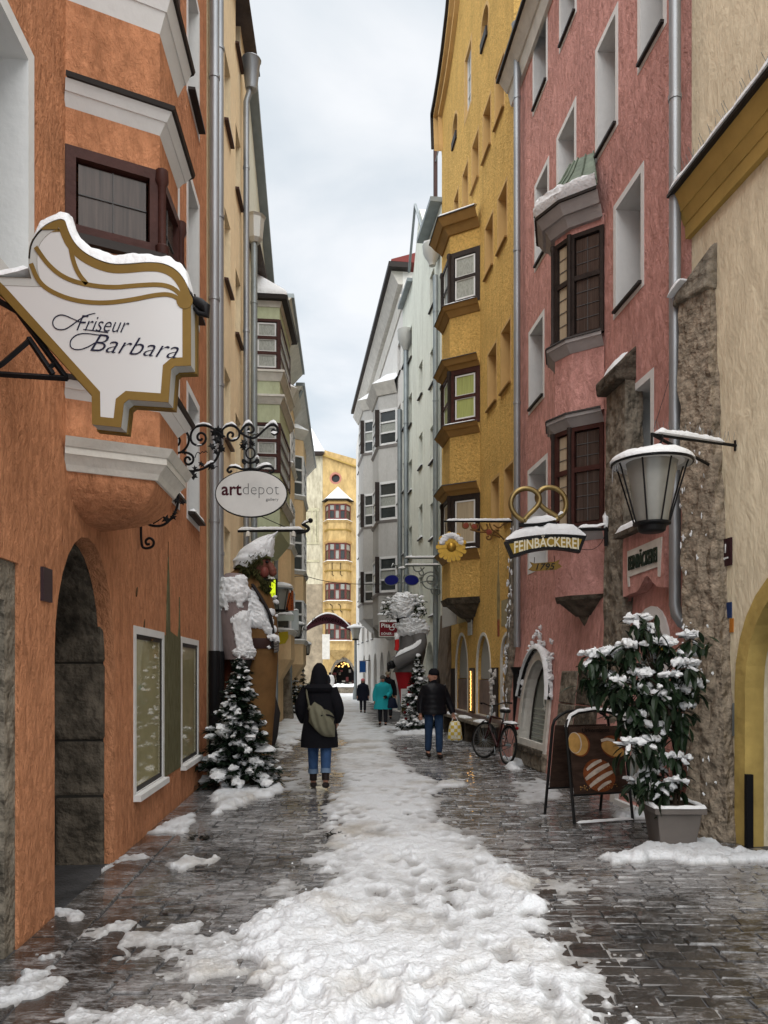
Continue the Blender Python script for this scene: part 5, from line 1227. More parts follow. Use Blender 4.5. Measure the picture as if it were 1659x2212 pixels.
def street_snow_mat():
    m = bpy.data.materials.new('trodden_snow'); m.use_nodes = True; t = m.node_tree; b = t.nodes['Principled BSDF']; n = t.nodes.new; l = t.links.new
    g = n('ShaderNodeNewGeometry'); z = n('ShaderNodeTexNoise'); z.inputs['Scale'].default_value = 1.1; z.inputs['Detail'].default_value = 9; z.inputs['Roughness'].default_value = .62; l(g.outputs['Position'], z.inputs[0])
    r = n('ShaderNodeValToRGB'); l(z.outputs[0], r.inputs[0]); r.color_ramp.elements[0].position = .30; r.color_ramp.elements[1].position = .50
    r.color_ramp.elements[0].color = (.40, .375, .335, 1); r.color_ramp.elements[1].color = (.64, .665, .695, 1)
    # thin snow near the stones is slush: darker and wetter
    s = n('ShaderNodeSeparateXYZ'); l(g.outputs['Position'], s.inputs[0]); mr = n('ShaderNodeMapRange'); l(s.outputs[2], mr.inputs[0]); mr.inputs[1].default_value = -.004; mr.inputs[2].default_value = .03
    mx_ = n('ShaderNodeMixRGB'); l(mr.outputs[0], mx_.inputs[0]); mx_.inputs[1].default_value = (.24, .235, .23, 1); l(r.outputs[0], mx_.inputs[2]); l(mx_.outputs[0], b.inputs['Base Color'])
    b.inputs['Roughness'].default_value = .5; 
    z2 = n('ShaderNodeTexNoise'); z2.inputs['Scale'].default_value = 42; z2.inputs['Detail'].default_value = 5; l(g.outputs['Position'], z2.inputs[0])
    bp = n('ShaderNodeBump'); bp.inputs['Strength'].default_value = .8; bp.inputs['Distance'].default_value = .02; l(z2.outputs[0], bp.inputs['Height']); l(bp.outputs[0], b.inputs['Normal'])
    return m
me.materials.append(street_snow_mat())
so = bpy.data.objects.new('street_snow', me); COL.objects.link(so); struct(so, 'stuff')
# loose crumbs of snow and grit at the edges of the path
crumb = MB(); rnd = random.Random(5)
cand = np.argwhere((m0 > .25) & (m0 < .62) & valid & (Yg < 14)); 
for k in rnd.sample(range(len(cand)), 60):
    i, j = cand[k]; x, y_ = Xg[i, j]+rnd.uniform(-.1, .1), Yg[i, j]+rnd.uniform(-.1, .1); s = rnd.uniform(.003, .009); crumb.blob((x, y_, max(.0, Hh[i, j])+s*.4), s, s, s*.8, 5, 3, .5)
struct(crumb.build('snow_crumbs', M_snow, None, smooth=True), 'stuff')
# twigs and dark grit lying on the slush by the left wall
for (px, py, lab) in ((430, 1812, 'dark clump of dirt and twigs on the wet paving by the orange wall'), (722, 1806, 'dark clump of leaves at the left rim of the snow path')):
    c = gnd(px, py); mb = MB(); rnd = random.Random(px)
    for k in range(16):
        a = c + Vector((rnd.uniform(-.09, .09), rnd.uniform(-.09, .09), rnd.uniform(.005, .03))); mb.blob(a, rnd.uniform(.008, .03), rnd.uniform(.008, .03), rnd.uniform(.005, .018), 5, 3, .6)
    for k in range(6):
        a = c + Vector((rnd.uniform(-.12, .12), rnd.uniform(-.12, .12), .02)); mb.tube([a, a+Vector((rnd.uniform(-.07, .07), rnd.uniform(-.07, .07), rnd.uniform(0, .03)))], .003, 4)
    tag(mb.build('debris_clump', mat('wet_debris', (.02, .018, .014), .6)), lab, 'debris')
# ================================================================== SIGNS AND LAMPS
def chaikin(pts, k=2, closed=False):
    P = [Vector(p) for p in pts]
    for _ in range(k):
        Q = [] if closed else [P[0]]
        for i in range(len(P) if closed else len(P)-1):
            a, b = P[i], P[(i+1) % len(P)]; Q += [a.lerp(b, .25), a.lerp(b, .75)]
        if not closed: Q.append(P[-1])
        P = Q
    return P
class Sheet:
    """a vertical plane facing the camera's way at depth Y: picture-plane metres (a right, b up), d towards the viewer"""
    def __init__(s, Y, yaw=0.0, piv=0.0): s.Y = Y; s.t = math.tan(yaw); s.piv = piv
    def pt(s, a, b, d=0.0): return Vector((a, s.Y + (a-s.piv)*s.t - d, b))
    def ab(s, px, py):
        k = (px-CX)/F; Yq = (s.Y - s.piv*s.t)/(1 - k*s.t); return (k*Yq, HC-(py-HY)*Yq/F)
def ribbon(pts, w_):
    P = [Vector(p) for p in pts]; l, r = [], []
    for i, p in enumerate(P):
        t = P[min(i+1, len(P)-1)] - P[max(i-1, 0)]; t = t.normalized() if t.length > 1e-9 else Vector((1, 0)); n = Vector((-t.y, t.x)); wi = w_[i] if isinstance(w_, list) else w_
        l.append(tuple(p+n*wi/2)); r.append(tuple(p-n*wi/2))
    return l + r[::-1]
def text_fit(name, body, m, parent, o, ux, width, height, **kw):
    t = text(name, body, 1.0, m, parent, Vector(o), ux, (0, 0, 1), **kw)
    ux = Vector(ux).normalized(); uz = Vector((0, 0, 1)); uz = (uz-ux*ux.z).normalized(); o = Vector(o); n = ux.cross(uz)
    A = [(v.co-o).dot(ux) for v in t.data.vertices]; B = [(v.co-o).dot(uz) for v in t.data.vertices]
    a0, a1, b0, b1 = min(A), max(A), min(B), max(B)
    hb = b1 if b0 < -.05 else b1
    for v, a, b in zip(t.data.vertices, A, B):
        d = (v.co-o).dot(n); v.co = o + ux*((a-a0)/(a1-a0)*width) + uz*(b/b1*height) + n*d
    return t

# ---- hairdresser's sign (nearest thing on the left)
s4_ = Sheet(4.0)
c2 = lambda x, y: s4_.ab(x/2.52, 438.9+y/2.52)
hs = thing('salon_sign', 'white and gold head shaped hairdresser sign reading Friseur Barbara with snow on its hair', 'sign', at(150, 700, 4.0))
hair = [(158, 300), (165, 225), (200, 165), (262, 112), (352, 82), (372, 150), (402, 215), (452, 268), (525, 310), (610, 338), (700, 336), (800, 325), (890, 330), (965, 368), (1012, 430), (1034, 490)]
hairc = [tuple(v) for v in chaikin([c2(*p) for p in hair], 2)]
rest_ = [(1040, 560), (1040, 885), (952, 888), (932, 905), (918, 1085), (700, 1070), (675, 1090), (660, 1222), (502, 1205), (500, 1045), (0, 492), (-110, 388), (-110, 398), (170, 408), (158, 360)]
outl = hairc + [c2(*p) for p in rest_]
bk = MB().prism(outl, -.002, -.13, s4_.pt).build('sign_case', mat('sign_case_edge', (.40, .40, .38), .35), hs)
if sum(a[0]*b[1]-b[0]*a[1] for a, b in zip(outl, outl[1:]+outl[:1])) < 0: outl = outl[::-1]
ins = grow(outl, -.044)
MB().prism(outl, .0035, -.001, s4_.pt, [ins]).build('gold_border', M_antique, hs)
MB().prism(grow(outl, .008), -.085, -.131, s4_.pt).build('back_rim', M_antique, hs)
MB().prism(ins, .0015, -.0015, s4_.pt).build('white_face', mat('white_acrylic', (.50, .50, .495), .25, spec=.5), hs)
MB().tube([s4_.pt(a, b, -.06) for a, b in hairc], .07, 6, flat=.12).build('black_hair_edge', M_black, hs)
for pth, w_ in (([(170, 330), (205, 420), (270, 480), (400, 532), (560, 548), (720, 528), (850, 500), (930, 497), (985, 530)], 24), ([(195, 240), (260, 335), (340, 402), (440, 440), (600, 463), (760, 448), (880, 443), (950, 465), (1000, 520)], 24),
                ([(345, 100), (368, 180), (385, 240), (400, 320), (430, 390), (475, 442)], 24)):
    P_ = chaikin([c2(*q) for q in pth], 2); MB().prism(ribbon(P_, w_/2.52*4/F), .0045, .0016, s4_.pt).build('gold_strand', M_antique, hs)
a, b = c2(1006, 532); MB().prism(ellpoly(a, b, .043, .043), .006, .001, s4_.pt).build('gold_bun', M_antique, hs)
MB().tube([s4_.pt(*c2(*q), -.05) for q in ((1040, 500), (1075, 520), (1105, 545), (1112, 585), (1070, 575), (1045, 545))], [.02, .028, .03, .02, .014, .012], 12).build('hair_tail', M_black, hs, smooth=True)
M_ink = mat('blue_black_ink', (.012, .012, .03), .5)
ang = (1, 0, -.05)
text_fit('lettering', 'Friseur', M_ink, hs, s4_.pt(*c2(418, 694), .004), ang, 285/2.52*4/F, 84/2.52*4/F, shear=.45, bold=-.012, ext=.001)
text_fit('lettering', 'Barbara', M_ink, hs, s4_.pt(*c2(492, 806), .004), (1, 0, -.09), 480/2.52*4/F, 96/2.52*4/F, shear=.45, bold=-.012, ext=.001)
for pth, ws in (([(455, 655), (400, 632), (340, 605), (300, 620), (284, 655), (305, 688), (350, 692), (390, 668), (425, 640), (470, 612), (520, 600)], [4, 5, 7, 7, 7, 8, 6, 7, 6, 5, 3]),
                ([(560, 722), (440, 705), (385, 740), (382, 790), (430, 802), (480, 785), (520, 760)], [5, 6, 7, 8, 6, 6, 4]), ([(455, 688), (530, 698), (590, 706)], [4, 7, 4])):
    P_ = chaikin([c2(*q) for q in pth], 3); W_ = np.interp(np.linspace(0, 1, len(P_)), np.linspace(0, 1, len(ws)), ws)
    MB().prism(ribbon(P_, [x*.72/2.52*4/F for x in W_]), .005, .0016, s4_.pt).build('swash', M_ink, hs)
br = MB()
for q in ([(-110, 468), (80, 575), (345, 935)], [(-110, 905), (0, 920), (355, 942)], [(-110, 925), (0, 860), (150, 730)], [(140, 720), (275, 920)]):
    br.tube([s4_.pt(*c2(*p), -.03) for p in q], .016, 4)
br.tube([s4_.pt(*c2(300, 850), -.03), s4_.pt(*c2(250, 885), -.03)], .014, 4)
br.build('iron_bracket', M_black, hs)
sp_ = [s4_.pt(a, b, -.06) for a, b in hairc]
for i in range(len(sp_)): sp_[i] = sp_[i] + Vector((0, 0, .004))
sm = snow_strip(sp_[6:], .13, .062, side=Vector((0, 1, 0)), amp=.3, n=90); sm.build('snow_cap', M_snow, hs, smooth=True)
snow_strip(sp_[2:9], .12, .05, side=Vector((0, 1, 0)), amp=.3, n=30).build('snow_cap', M_snow, hs, smooth=True)
snow_strip([s4_.pt(*c2(*q), -.06) for q in ((-120, 385), (0, 392), (90, 372), (148, 350))], .12, .05, side=Vector((0, 1, 0))).build('snow_cap', M_snow, hs, smooth=True)

# ---- gallery sign on a scrolled iron bracket
s7 = Sheet(7.4); c7 = lambda x, y: s7.ab(329.2+x/4.652, 877.8+y/4.652); c3 = lambda x, y: s7.ab(x/2.52+22, 1042.4+y/2.52)
ga = thing('gallery_sign', 'white oval artdepot gallery sign hanging from a scrolled black iron bracket', 'sign', at(543, 1067, 7.4))
ov = ellpoly(*s7.ab(543, 1067), 76*7.4/F, 49*7.4/F, 44)
MB().prism(ov, .012, -.012, s7.pt).build('oval_board', mat('pale_board', (.52, .51, .49), .4, var=.10, vscale=4), ga)
MB().tube([s7.pt(a, b) for a, b in ov], .012, 6, closed=True).build('oval_rim', M_black, ga, smooth=True)
o7 = lambda x, y: s7.pt(*c7(x, y), .0135)
text_fit('lettering', 'art', mat('dark_wine_ink', (.045, .008, .014), .5), ga, o7(697, 893), (1, 0, 0), 203/4.652*7.4/F, 105/4.652*7.4/F, bold=.018, ext=.001)
text_fit('lettering', 'depot', mat('grey_ink', (.10, .10, .10), .5), ga, o7(912, 889), (1, 0, 0), 362/4.652*7.4/F, 112/4.652*7.4/F, bold=-.022, ext=.001)
text_fit('lettering', 'gallery', MATS['grey_ink'], ga, o7(1142, 950), (1, 0, 0), 128/4.652*7.4/F, 27/4.652*7.4/F, bold=-.005, ext=.001)
paths = [[(180, 520), (240, 470), (300, 460), (360, 390), (370, 310), (335, 245), (265, 205), (180, 215)], [(215, 330), (250, 300), (280, 330), (270, 385), (230, 400), (205, 370)],
         [(660, 262), (620, 228), (560, 198), (500, 190), (430, 205), (390, 260), (380, 325), (405, 378), (470, 397), (525, 370), (542, 318), (522, 275), (480, 263), (450, 292), (455, 332), (485, 345), (503, 320)],
         [(690, 252), (730, 205), (790, 188), (850, 212), (880, 262), (862, 322), (800, 352), (758, 322), (753, 280), (785, 254), (817, 280), (800, 308)], [(890, 252), (920, 200), (970, 178), (1012, 200), (1022, 250), (982, 270), (955, 245), (972, 220)],
         [(880, 262), (960, 312), (1030, 322), (1090, 270), (1140, 215), (1200, 180), (1250, 200), (1270, 250), (1230, 292), (1195, 262), (1210, 230), (1237, 245)],
         [(655, 260), (690, 350), (682, 430), (652, 520), (600, 580), (520, 622), (440, 650), (360, 650), (290, 632), (240, 600), (170, 580)], [(300, 462), (360, 465), (412, 500), (412, 560), (360, 592), (322, 560), (330, 515), (365, 508), (382, 540)],
         [(985, 300), (985, 425)], [(985, 520), (985, 640)], [(985, 570), (945, 560), (915, 530), (905, 560), (935, 580)], [(985, 570), (1030, 560), (1055, 525), (1070, 560), (1040, 575)],
         [(985, 622), (920, 640), (850, 612), (780, 605), (748, 640), (775, 670), (798, 645)], [(985, 622), (1060, 640), (1120, 605), (1190, 600), (1225, 640), (1195, 672), (1175, 645)],
         [(165, 850), (172, 940), (140, 1050), (80, 1130), (5, 1175)]]
ir = MB()
for q in paths: ir.tube([s7.pt(a, b) for a, b in chaikin([c7(*p) for p in q], 3)], .0115, 6)
for q in ([(712, 190), (712, 345), (735, 360), (775, 352), (785, 320), (760, 298), (735, 315), (742, 338), (760, 335)], [(725, 205), (760, 235), (830, 238), (880, 195), (912, 130), (915, 70), (895, 40)], [(765, 175), (800, 195), (820, 165), (800, 140), (778, 160), (788, 175)]):
    ir.tube([s7.pt(a, b) for a, b in chaikin([c3(*p) for p in q], 3)], .0125, 6)
ir.tube([s7.pt(*c7(985+45*math.cos(t), 470+55*math.sin(t))) for t in [i/16*2*math.pi for i in range(16)]], .008, 6, closed=True)
for q in ([(430, 520), (450, 460), (480, 470), (475, 490), (505, 450), (520, 475), (540, 445), (555, 470)], [(560, 640), (600, 610), (610, 640), (640, 605), (660, 610)], [(1010, 300), (1030, 275), (1040, 300), (1060, 270), (1070, 290)]):
    ir.tube([s7.pt(a, b, .01) for a, b in chaikin([c7(*p) for p in q], 2)], .004, 4)
irn = ir.build('iron_bracket', M_black, ga, smooth=True)
lf = MB(); rnd = random.Random(6)
def leaf(mb, c, s, rng):
    ax = Euler((rng.uniform(-.6, .6), rng.uniform(-.6, .6), 0)).to_matrix(); an = rng.uniform(0, 6.28); P5 = []
    for k in range(10):
        t = an + k*2*math.pi/10; rr_ = s*(1 if k % 2 == 0 else .45); P5.append(Vector(c) + ax @ Vector((rr_*math.cos(t), 0, rr_*math.sin(t))))
    mb.add([Vector(c)+Vector((0, -.006, 0))] + P5, [(0, 1+k, 1+(k+1) % 10) for k in range(10)])
for x, y, s in ((620, 270, 40), (645, 335, 45), (690, 290, 40), (665, 235, 38), (600, 400, 40), (640, 460, 30), (300, 600, 40), (330, 660, 42), (405, 690, 45), (270, 650, 35), (430, 625, 28), (490, 580, 28), (920, 360, 40), (905, 405, 36), (1000, 370, 30), (690, 420, 40), (370, 318, 22), (890, 258, 22), (312, 462, 20), (590, 600, 35)):
    leaf(lf, s7.pt(*c7(x, y), .012), s/4.652*7.4/F*1.15, rnd); leaf(lf, s7.pt(*c7(x+10, y+8), -.012), s/4.652*7.4/F, rnd)
for x, y, s in ((850, 200, 42), (890, 190, 30), (905, 100, 30), (940, 110, 26), (900, 165, 26)): leaf(lf, s7.pt(*c3(x, y), .012), s/2.52*7.4/F*.7, rnd)
lf.build('iron_leaves', M_black, ga, fix=False)
sn = MB()
for q, h in (([(400, 235), (450, 190), (520, 175), (600, 200)], .02), ([(700, 230), (740, 192), (800, 176), (850, 200)], .022), ([(900, 215), (940, 175), (975, 162), (1010, 185)], .028), ([(1120, 230), (1190, 172), (1225, 165), (1262, 200)], .028), ([(770, 605), (840, 600), (900, 625)], .018), ([(1040, 620), (1130, 590), (1200, 590)], .024), ([(440, 395), (500, 392)], .014), ([(520, 605), (600, 565), (620, 560)], .03), ([(1030, 525), (1060, 505), (1075, 530)], .016),
             ([(1190, 265), (1230, 285), (1255, 265)], .03), ([(800, 335), (850, 330), (865, 300)], .02), ([(950, 255), (985, 262)], .02)):
    v = snow_strip([s7.pt(*c7(*p)) for p in q], .030, h, side=Vector((0, 1, 0)), seg=6); sn.add(v.v, v.f)
sn.build('bracket_snow', M_snow, ga, smooth=True)

# ---- street lantern on the cream wall
LX, LY = (1408-CX)*6.9/F, 6.9; k9 = 6.9/F; LZ = lambda py: HC-(py-HY)*k9
la = thing('wall_lantern', 'large hanging street lantern with snow covered round hood on the right', 'lamp', (LX, LY, LZ(1145)))
MB().lathe([(.04, LZ(968)), (.30, LZ(988)), (.335, LZ(1000)), (.345, LZ(1003)), (.335, LZ(1006)), (.28, LZ(1000)), (.04, LZ(985))], (LX, LY, 0), 32).build('lamp_hood', mat('lamp_hood_white', (.45, .45, .44), .5), la, smooth=True)
MB().tube([(LX+.347*math.cos(t), LY+.347*math.sin(t), LZ(1002)) for t in [i/32*2*math.pi for i in range(32)]], .012, 6, closed=True).build('hood_rim', M_black, la, smooth=True)
MB().lathe([(.225, LZ(1000)), (.215, LZ(1010)), (.14, LZ(1128)), (.135, LZ(1130))], (LX, LY, 0), 28).build('glass_shade', mat('frosted_lamp_glass', (.33, .33, .30), .22, spec=.7, trans=.25, var=.12, vscale=4), la, smooth=True)
for i in range(8):
    a = i/8*2*math.pi+.2; ca, sa = math.cos(a), math.sin(a); MB().tube([(LX+.315*ca, LY+.315*sa, LZ(1003)), (LX+.30*ca, LY+.30*sa, LZ(1012)), (LX+.155*ca, LY+.155*sa, LZ(1130))], .008, 6).build('cage_bar', M_black, la)
MB().lathe([(.165, LZ(1129)), (.165, LZ(1133)), (.125, LZ(1137)), (.118, LZ(1147)), (.10, LZ(1150))], (LX, LY, 0), 20).build('lamp_base', M_black, la, smooth=True)
n_, m_ = 36, 8; hsn = MB(); rows = []
for i in range(m_+1):
    t = i/m_; r_ = .365*math.cos(t*math.pi/2)**.55; zz_ = LZ(1000) + (.105*math.sin(t*math.pi/2))
    rows.append([(LX+(r_*(1+.05*float(fbm(k*.5, i*.4, 3, 2))))*math.cos(k/n_*2*math.pi), LY+r_*math.sin(k/n_*2*math.pi), zz_+.025*float(fbm(k*.45+3, i*.5, 3, 7))*min(1, t*2)) for k in range(n_)])
hsn.add([p for r_ in rows for p in r_], [(i*n_+k, i*n_+(k+1) % n_, (i+1)*n_+(k+1) % n_, (i+1)*n_+k) for i in range(m_) for k in range(n_)] + [tuple(range(n_))[::-1], tuple(m_*n_+k for k in range(n_))])
hsn.build('hood_snow', M_snow, la, smooth=True)
ic = MB()
for k in range(6): a = 2.9+k*.13; p = Vector((LX+.34*math.cos(a), LY+.34*math.sin(a)*-1, LZ(1008))); ic.tube([p, p-Vector((0, 0, random.uniform(.04, .14)))], [.005, .001], 4)
ic.build('icicles', mat('ice', (.55, .58, .6), .1, trans=.5), la)
top = Vector((LX+.02, LY, LZ(940))); wa = R1.pt(R1.u(1590), LZ(926), 0); wb = R1.pt(R1.u(1545, .0), LZ(945), 0)
arm = MB(); arm.tube([(LX, LY, LZ(968)), (LX, LY, LZ(935))], .012, 6); arm.tube([Vector((LX, LY, LZ(938))), wa], .016, 6); arm.tube([Vector((LX, LY, LZ(938))), R1.pt(R1.u(1545), LZ(955), 0)], .016, 6)
hk = chaikin([(LX, LY, LZ(968)), (LX+.06, LY, LZ(962)), (LX+.10, LY, LZ(950)), (LX+.09, LY, LZ(938))], 2); arm.tube(hk, .010, 6); arm.tube([wa+Vector((-.01, 0, -.05)), wa+Vector((-.01, 0, .05))], .012, 6)
arm.build('iron_arm', M_black, la)
A0 = Vector((LX+.04, LY, LZ(936))); snow_strip([A0, A0.lerp(wa, .5), A0.lerp(wa, .8)], .10, .05, amp=.3).build('arm_snow', M_snow, la, smooth=True)
spk = MB()
for k in range(24): p = A0.lerp(wa, k/24)+Vector((0, 0, .03)); spk.tube([p, p+Vector((random.uniform(-.03, .03), random.uniform(-.02, .02), .09))], .002, 3)
spk.build('bird_spikes', M_zincd, la)
MB().tube([Vector((LX+.02, LY, LZ(925))), R2.pt(R2.u(1452, .02), HC+(HY-780)*8.4/F, .02)], .003, 4).build('stay_wire', M_black, la)

# ---- bakery sign with pretzel
Sb = Sheet(10.15); b3 = lambda x, y: Sb.ab(1097.2+x/2.953, 658.3+y/2.953)
kb = 10.15/F/2.953
bs = thing('bakery_sign', 'curved black and gold FEINBÄCKEREI sign with golden pretzel and 1795 tag', 'sign', at(1173, 1180, 10.15))
arcp = lambda x0, x1, y0, y1, sag, n=16: [(x0+(x1-x0)*i/n, y0+(y1-y0)*i/n - sag*math.sin(math.pi*i/n)) for i in range(n+1)]
body = [b3(*p) for p in arcp(-25, 495, 1515, 1480, 22)] + [b3(*p) for p in reversed(arcp(20, 455, 1620, 1585, 38))]
body = body[::-1]
MB().prism(body, .05, -.05, Sb.pt).build('sign_case', M_black, bs)
inn = grow(body, -.042) if sum(a[0]*b[1]-b[0]*a[1] for a, b in zip(body, body[1:]+body[:1])) > 0 else grow(body[::-1], -.042)
MB().prism(inn, .055, .049, Sb.pt).build('gold_face', mat('mustard_enamel', (.30, .20, .03), .45, var=.15, vscale=5), bs)
# lettering follows the arch of the board
tx = text('lettering', 'FEINBÄCKEREI', 1.0, mat('cream_enamel', (.66, .62, .48), .5), bs, Vector((0, 0, 0)), (1, 0, 0), (0, 0, 1), ext=.002, bold=.016)
A = [v.co.x for v in tx.data.vertices]; a0, a1 = min(A), max(A); bmax = .73
for v in tx.data.vertices:
    t = (v.co.x-a0)/(a1-a0); x = 35+410*t; yb = 1588-24*t-28*math.sin(math.pi*t)-(10 if False else 0); yt = 1512-22*t-16*math.sin(math.pi*t)
    y = yb + (yt-yb)*v.co.z/bmax; a, b = b3(x, y); v.co = Sb.pt(a, b, .058-v.co.y*.5)
pz = thing('pretzel_emblem', 'large golden pretzel standing on the bakery sign', 'emblem', at(1163, 1140, 10.15))
pz.location = Sb.pt(*b3(200, 1400))
prz = [(300, 1330), (250, 1310), (190, 1270), (185, 1220), (215, 1175), (265, 1160), (330, 1175), (375, 1230), (375, 1300), (330, 1350), (300, 1365), (280, 1345)]
def tub(pts, r, mm, par, nm, d=0): return MB().tube([Sb.pt(*b3(*p), d+dz) if len(p) == 2 else Sb.pt(*b3(p[0], p[1]), p[2]) for p, dz in zip(chaikin(pts, 3), [0]*999)], r, 10).build(nm, mm, par, smooth=True)
M_pret = mat('old_brass', (.26, .19, .08), .38, metal=.75, var=.2, vscale=8)
tub([(95, 1385), (120, 1350), (165, 1310), (197, 1270), (200, 1225), (165, 1185), (110, 1172), (55, 1190), (18, 1235), (15, 1295), (45, 1345), (85, 1375), (115, 1380)], .034, M_pret, pz, 'pretzel_loop', .03)
tub([(330, 1360), (290, 1330), (235, 1300), (195, 1255), (185, 1215), (215, 1172), (270, 1158), (330, 1175), (372, 1230), (375, 1300), (340, 1350), (300, 1372), (270, 1375)], .034, M_pret, pz, 'pretzel_loop', -.03)
MB().tube([Sb.pt(*b3(70, 1405)), Sb.pt(*b3(310, 1395))], .03, 6).build('pretzel_foot', M_black, pz)
sn = MB()
for q, w_, h in (([(100, 1400), (200, 1395), (305, 1375)], .10, .09), ([(320, 1345), (350, 1330)], .06, .07)):
    v = snow_strip([Sb.pt(*b3(*p)) for p in q], w_, h, side=Vector((0, 1, 0))); sn.add(v.v, v.f)
sn.build('pretzel_snow', M_snow, pz, smooth=True)
snow_strip([Sb.pt(*b3(*p)) for p in arcp(-15, 490, 1505, 1478, 22, 8)], .14, .13, side=Vector((0, 1, 0)), amp=.45, n=40).build('sign_snow', M_snow, bs, smooth=True)
fl = [(140, 1640), (165, 1650), (300, 1640), (330, 1625), (320, 1650), (345, 1670), (310, 1690), (160, 1700), (130, 1690), (155, 1665)]
tg = MB().prism([b3(*p) for p in fl], .012, -.012, Sb.pt).build('year_tag', M_antique, bs)
text_fit('lettering', '1795', M_black, tg, Sb.pt(*b3(178, 1692), .014), (1, 0, .03), 122*kb, 40*kb, shear=.25, bold=.01, ext=.002)
MB().tube([Sb.pt(*b3(295, 1600)), Sb.pt(*b3(297, 1640))], .004, 4).build('tag_link', M_black, bs); MB().tube([Sb.pt(*b3(170, 1610)), Sb.pt(*b3(168, 1650))], .004, 4).build('tag_link', M_black, bs)
ba = MB(); ba.tube([Sb.pt(*b3(60, 1440)), Sb.pt(*b3(625, 1432))], .018, 6); e_ = Sb.pt(*b3(625, 1432)); ba.tube([e_+Vector((0, 0, .12)), e_-Vector((0, 0, .22))], .025, 6); ba.tube([e_, e_+Vector((.12, .05, 0))], .03, 6)
ba.tube(chaikin([Sb.pt(*b3(470, 1560)), Sb.pt(*b3(540, 1565)), Sb.pt(*b3(590, 1530)), Sb.pt(*b3(615, 1480))], 2), .004, 4)
ba.build('iron_arm', M_black, bs); snow_strip([Sb.pt(*b3(450, 1425)), Sb.pt(*b3(560, 1422)), Sb.pt(*b3(615, 1405))], .09, .045, side=Vector((0, 1, 0))).build('arm_snow', M_snow, bs, smooth=True)
MB().blob(Sb.pt(*b3(622, 1380)), .035, .04, .10, 8, 6, .3).build('arm_snow', M_snow, bs, smooth=True)

# ---- golden sun on its own scrolled bracket
Sg = Sheet(15.2); kg = 15.2/F
gs = thing('sun_sign', 'golden sunburst sign hanging from a red and gold scroll bracket', 'sign', at(975, 1178, 15.2))
ctr = Sg.ab(975, 1182)
for i in range(18):
    a = i/18*2*math.pi; r0, r1 = 9*kg, (29+3*(i % 2))*kg; wv = 4.6*kg
    pz_ = [(ctr[0]+r0*math.cos(a)-wv*.5*math.sin(a), ctr[1]+r0*math.sin(a)+wv*.5*math.cos(a)), (ctr[0]+r1*math.cos(a)-wv*math.sin(a), ctr[1]+r1*math.sin(a)+wv*math.cos(a)), (ctr[0]+(r1+2*kg)*math.cos(a), ctr[1]+(r1+2*kg)*math.sin(a)), (ctr[0]+r1*math.cos(a)+wv*math.sin(a), ctr[1]+r1*math.sin(a)-wv*math.cos(a)), (ctr[0]+r0*math.cos(a)+wv*.5*math.sin(a), ctr[1]+r0*math.sin(a)-wv*.5*math.cos(a))]
    MB().prism(pz_, .02+.012*(i % 2), -.02+.012*(i % 2), Sg.pt).build('sun_ray', M_gold, gs)
MB().blob(Sg.pt(*ctr, .03), .095, .06, .095, 16, 10).build('sun_disc', M_gold, gs, smooth=True)
sn = MB()
for i in range(14): a = math.pi*(.12+.76*i/13); r_ = 22*kg; sn.blob(Sg.pt(ctr[0]+r_*math.cos(a), ctr[1]+r_*math.sin(a)+.02, .01), .075, .05, .06, 8, 6, .25)
sn.build('sun_snow', M_snow, gs, smooth=True)
b6 = lambda x, y: Sg.ab(768.1+x/3.359, 987.5+y/3.359)
br = MB(); br.tube([Sg.pt(*b6(640, 465)), Sg.pt(*b6(1140, 468))], .02, 6); br.tube([Sg.pt(*b6(650, 480)), Sg.pt(*b6(655, 545))], .006, 4)
br.build('iron_arm', M_black, gs)
sc = MB()
for q in ([(780, 475), (775, 510), (805, 520), (825, 495), (805, 480), (795, 500)], [(830, 480), (850, 530), (890, 520), (890, 485), (860, 490)], [(900, 480), (925, 540), (965, 520), (950, 485)], [(970, 480), (990, 530), (1020, 540), (1060, 580), (1080, 600)], [(960, 560), (985, 560), (985, 595), (955, 600), (950, 575), (970, 575)], [(1000, 490), (1040, 520), (1080, 480)], [(930, 540), (990, 555), (1050, 585)], [(830, 525), (900, 545), (960, 545)]):
    sc.tube([Sg.pt(a, b) for a, b in chaikin([b6(*p) for p in q], 2)], .016, 6)
sc.build('gilded_scrolls', mat('gilt_iron', (.16, .08, .025), .45, metal=.4, var=.4, vscale=15), gs, smooth=True)
for x, y in ((803, 497), (968, 545), (860, 505)): MB().lathe([(.02, -.02), (.06, -.01), (.06, .01), (.02, .02)], Sg.pt(*b6(x, y)), 10, ax=Matrix.Rotation(R(90), 3, 'X')).build('rosette', mat('gilt_red', (.22, .05, .03), .5), gs, smooth=True)
snow_strip([Sg.pt(*b6(660, 462)), Sg.pt(*b6(900, 462)), Sg.pt(*b6(1130, 462))], .06, .045, side=Vector((0, 1, 0))).build('arm_snow', M_snow, gs, smooth=True)

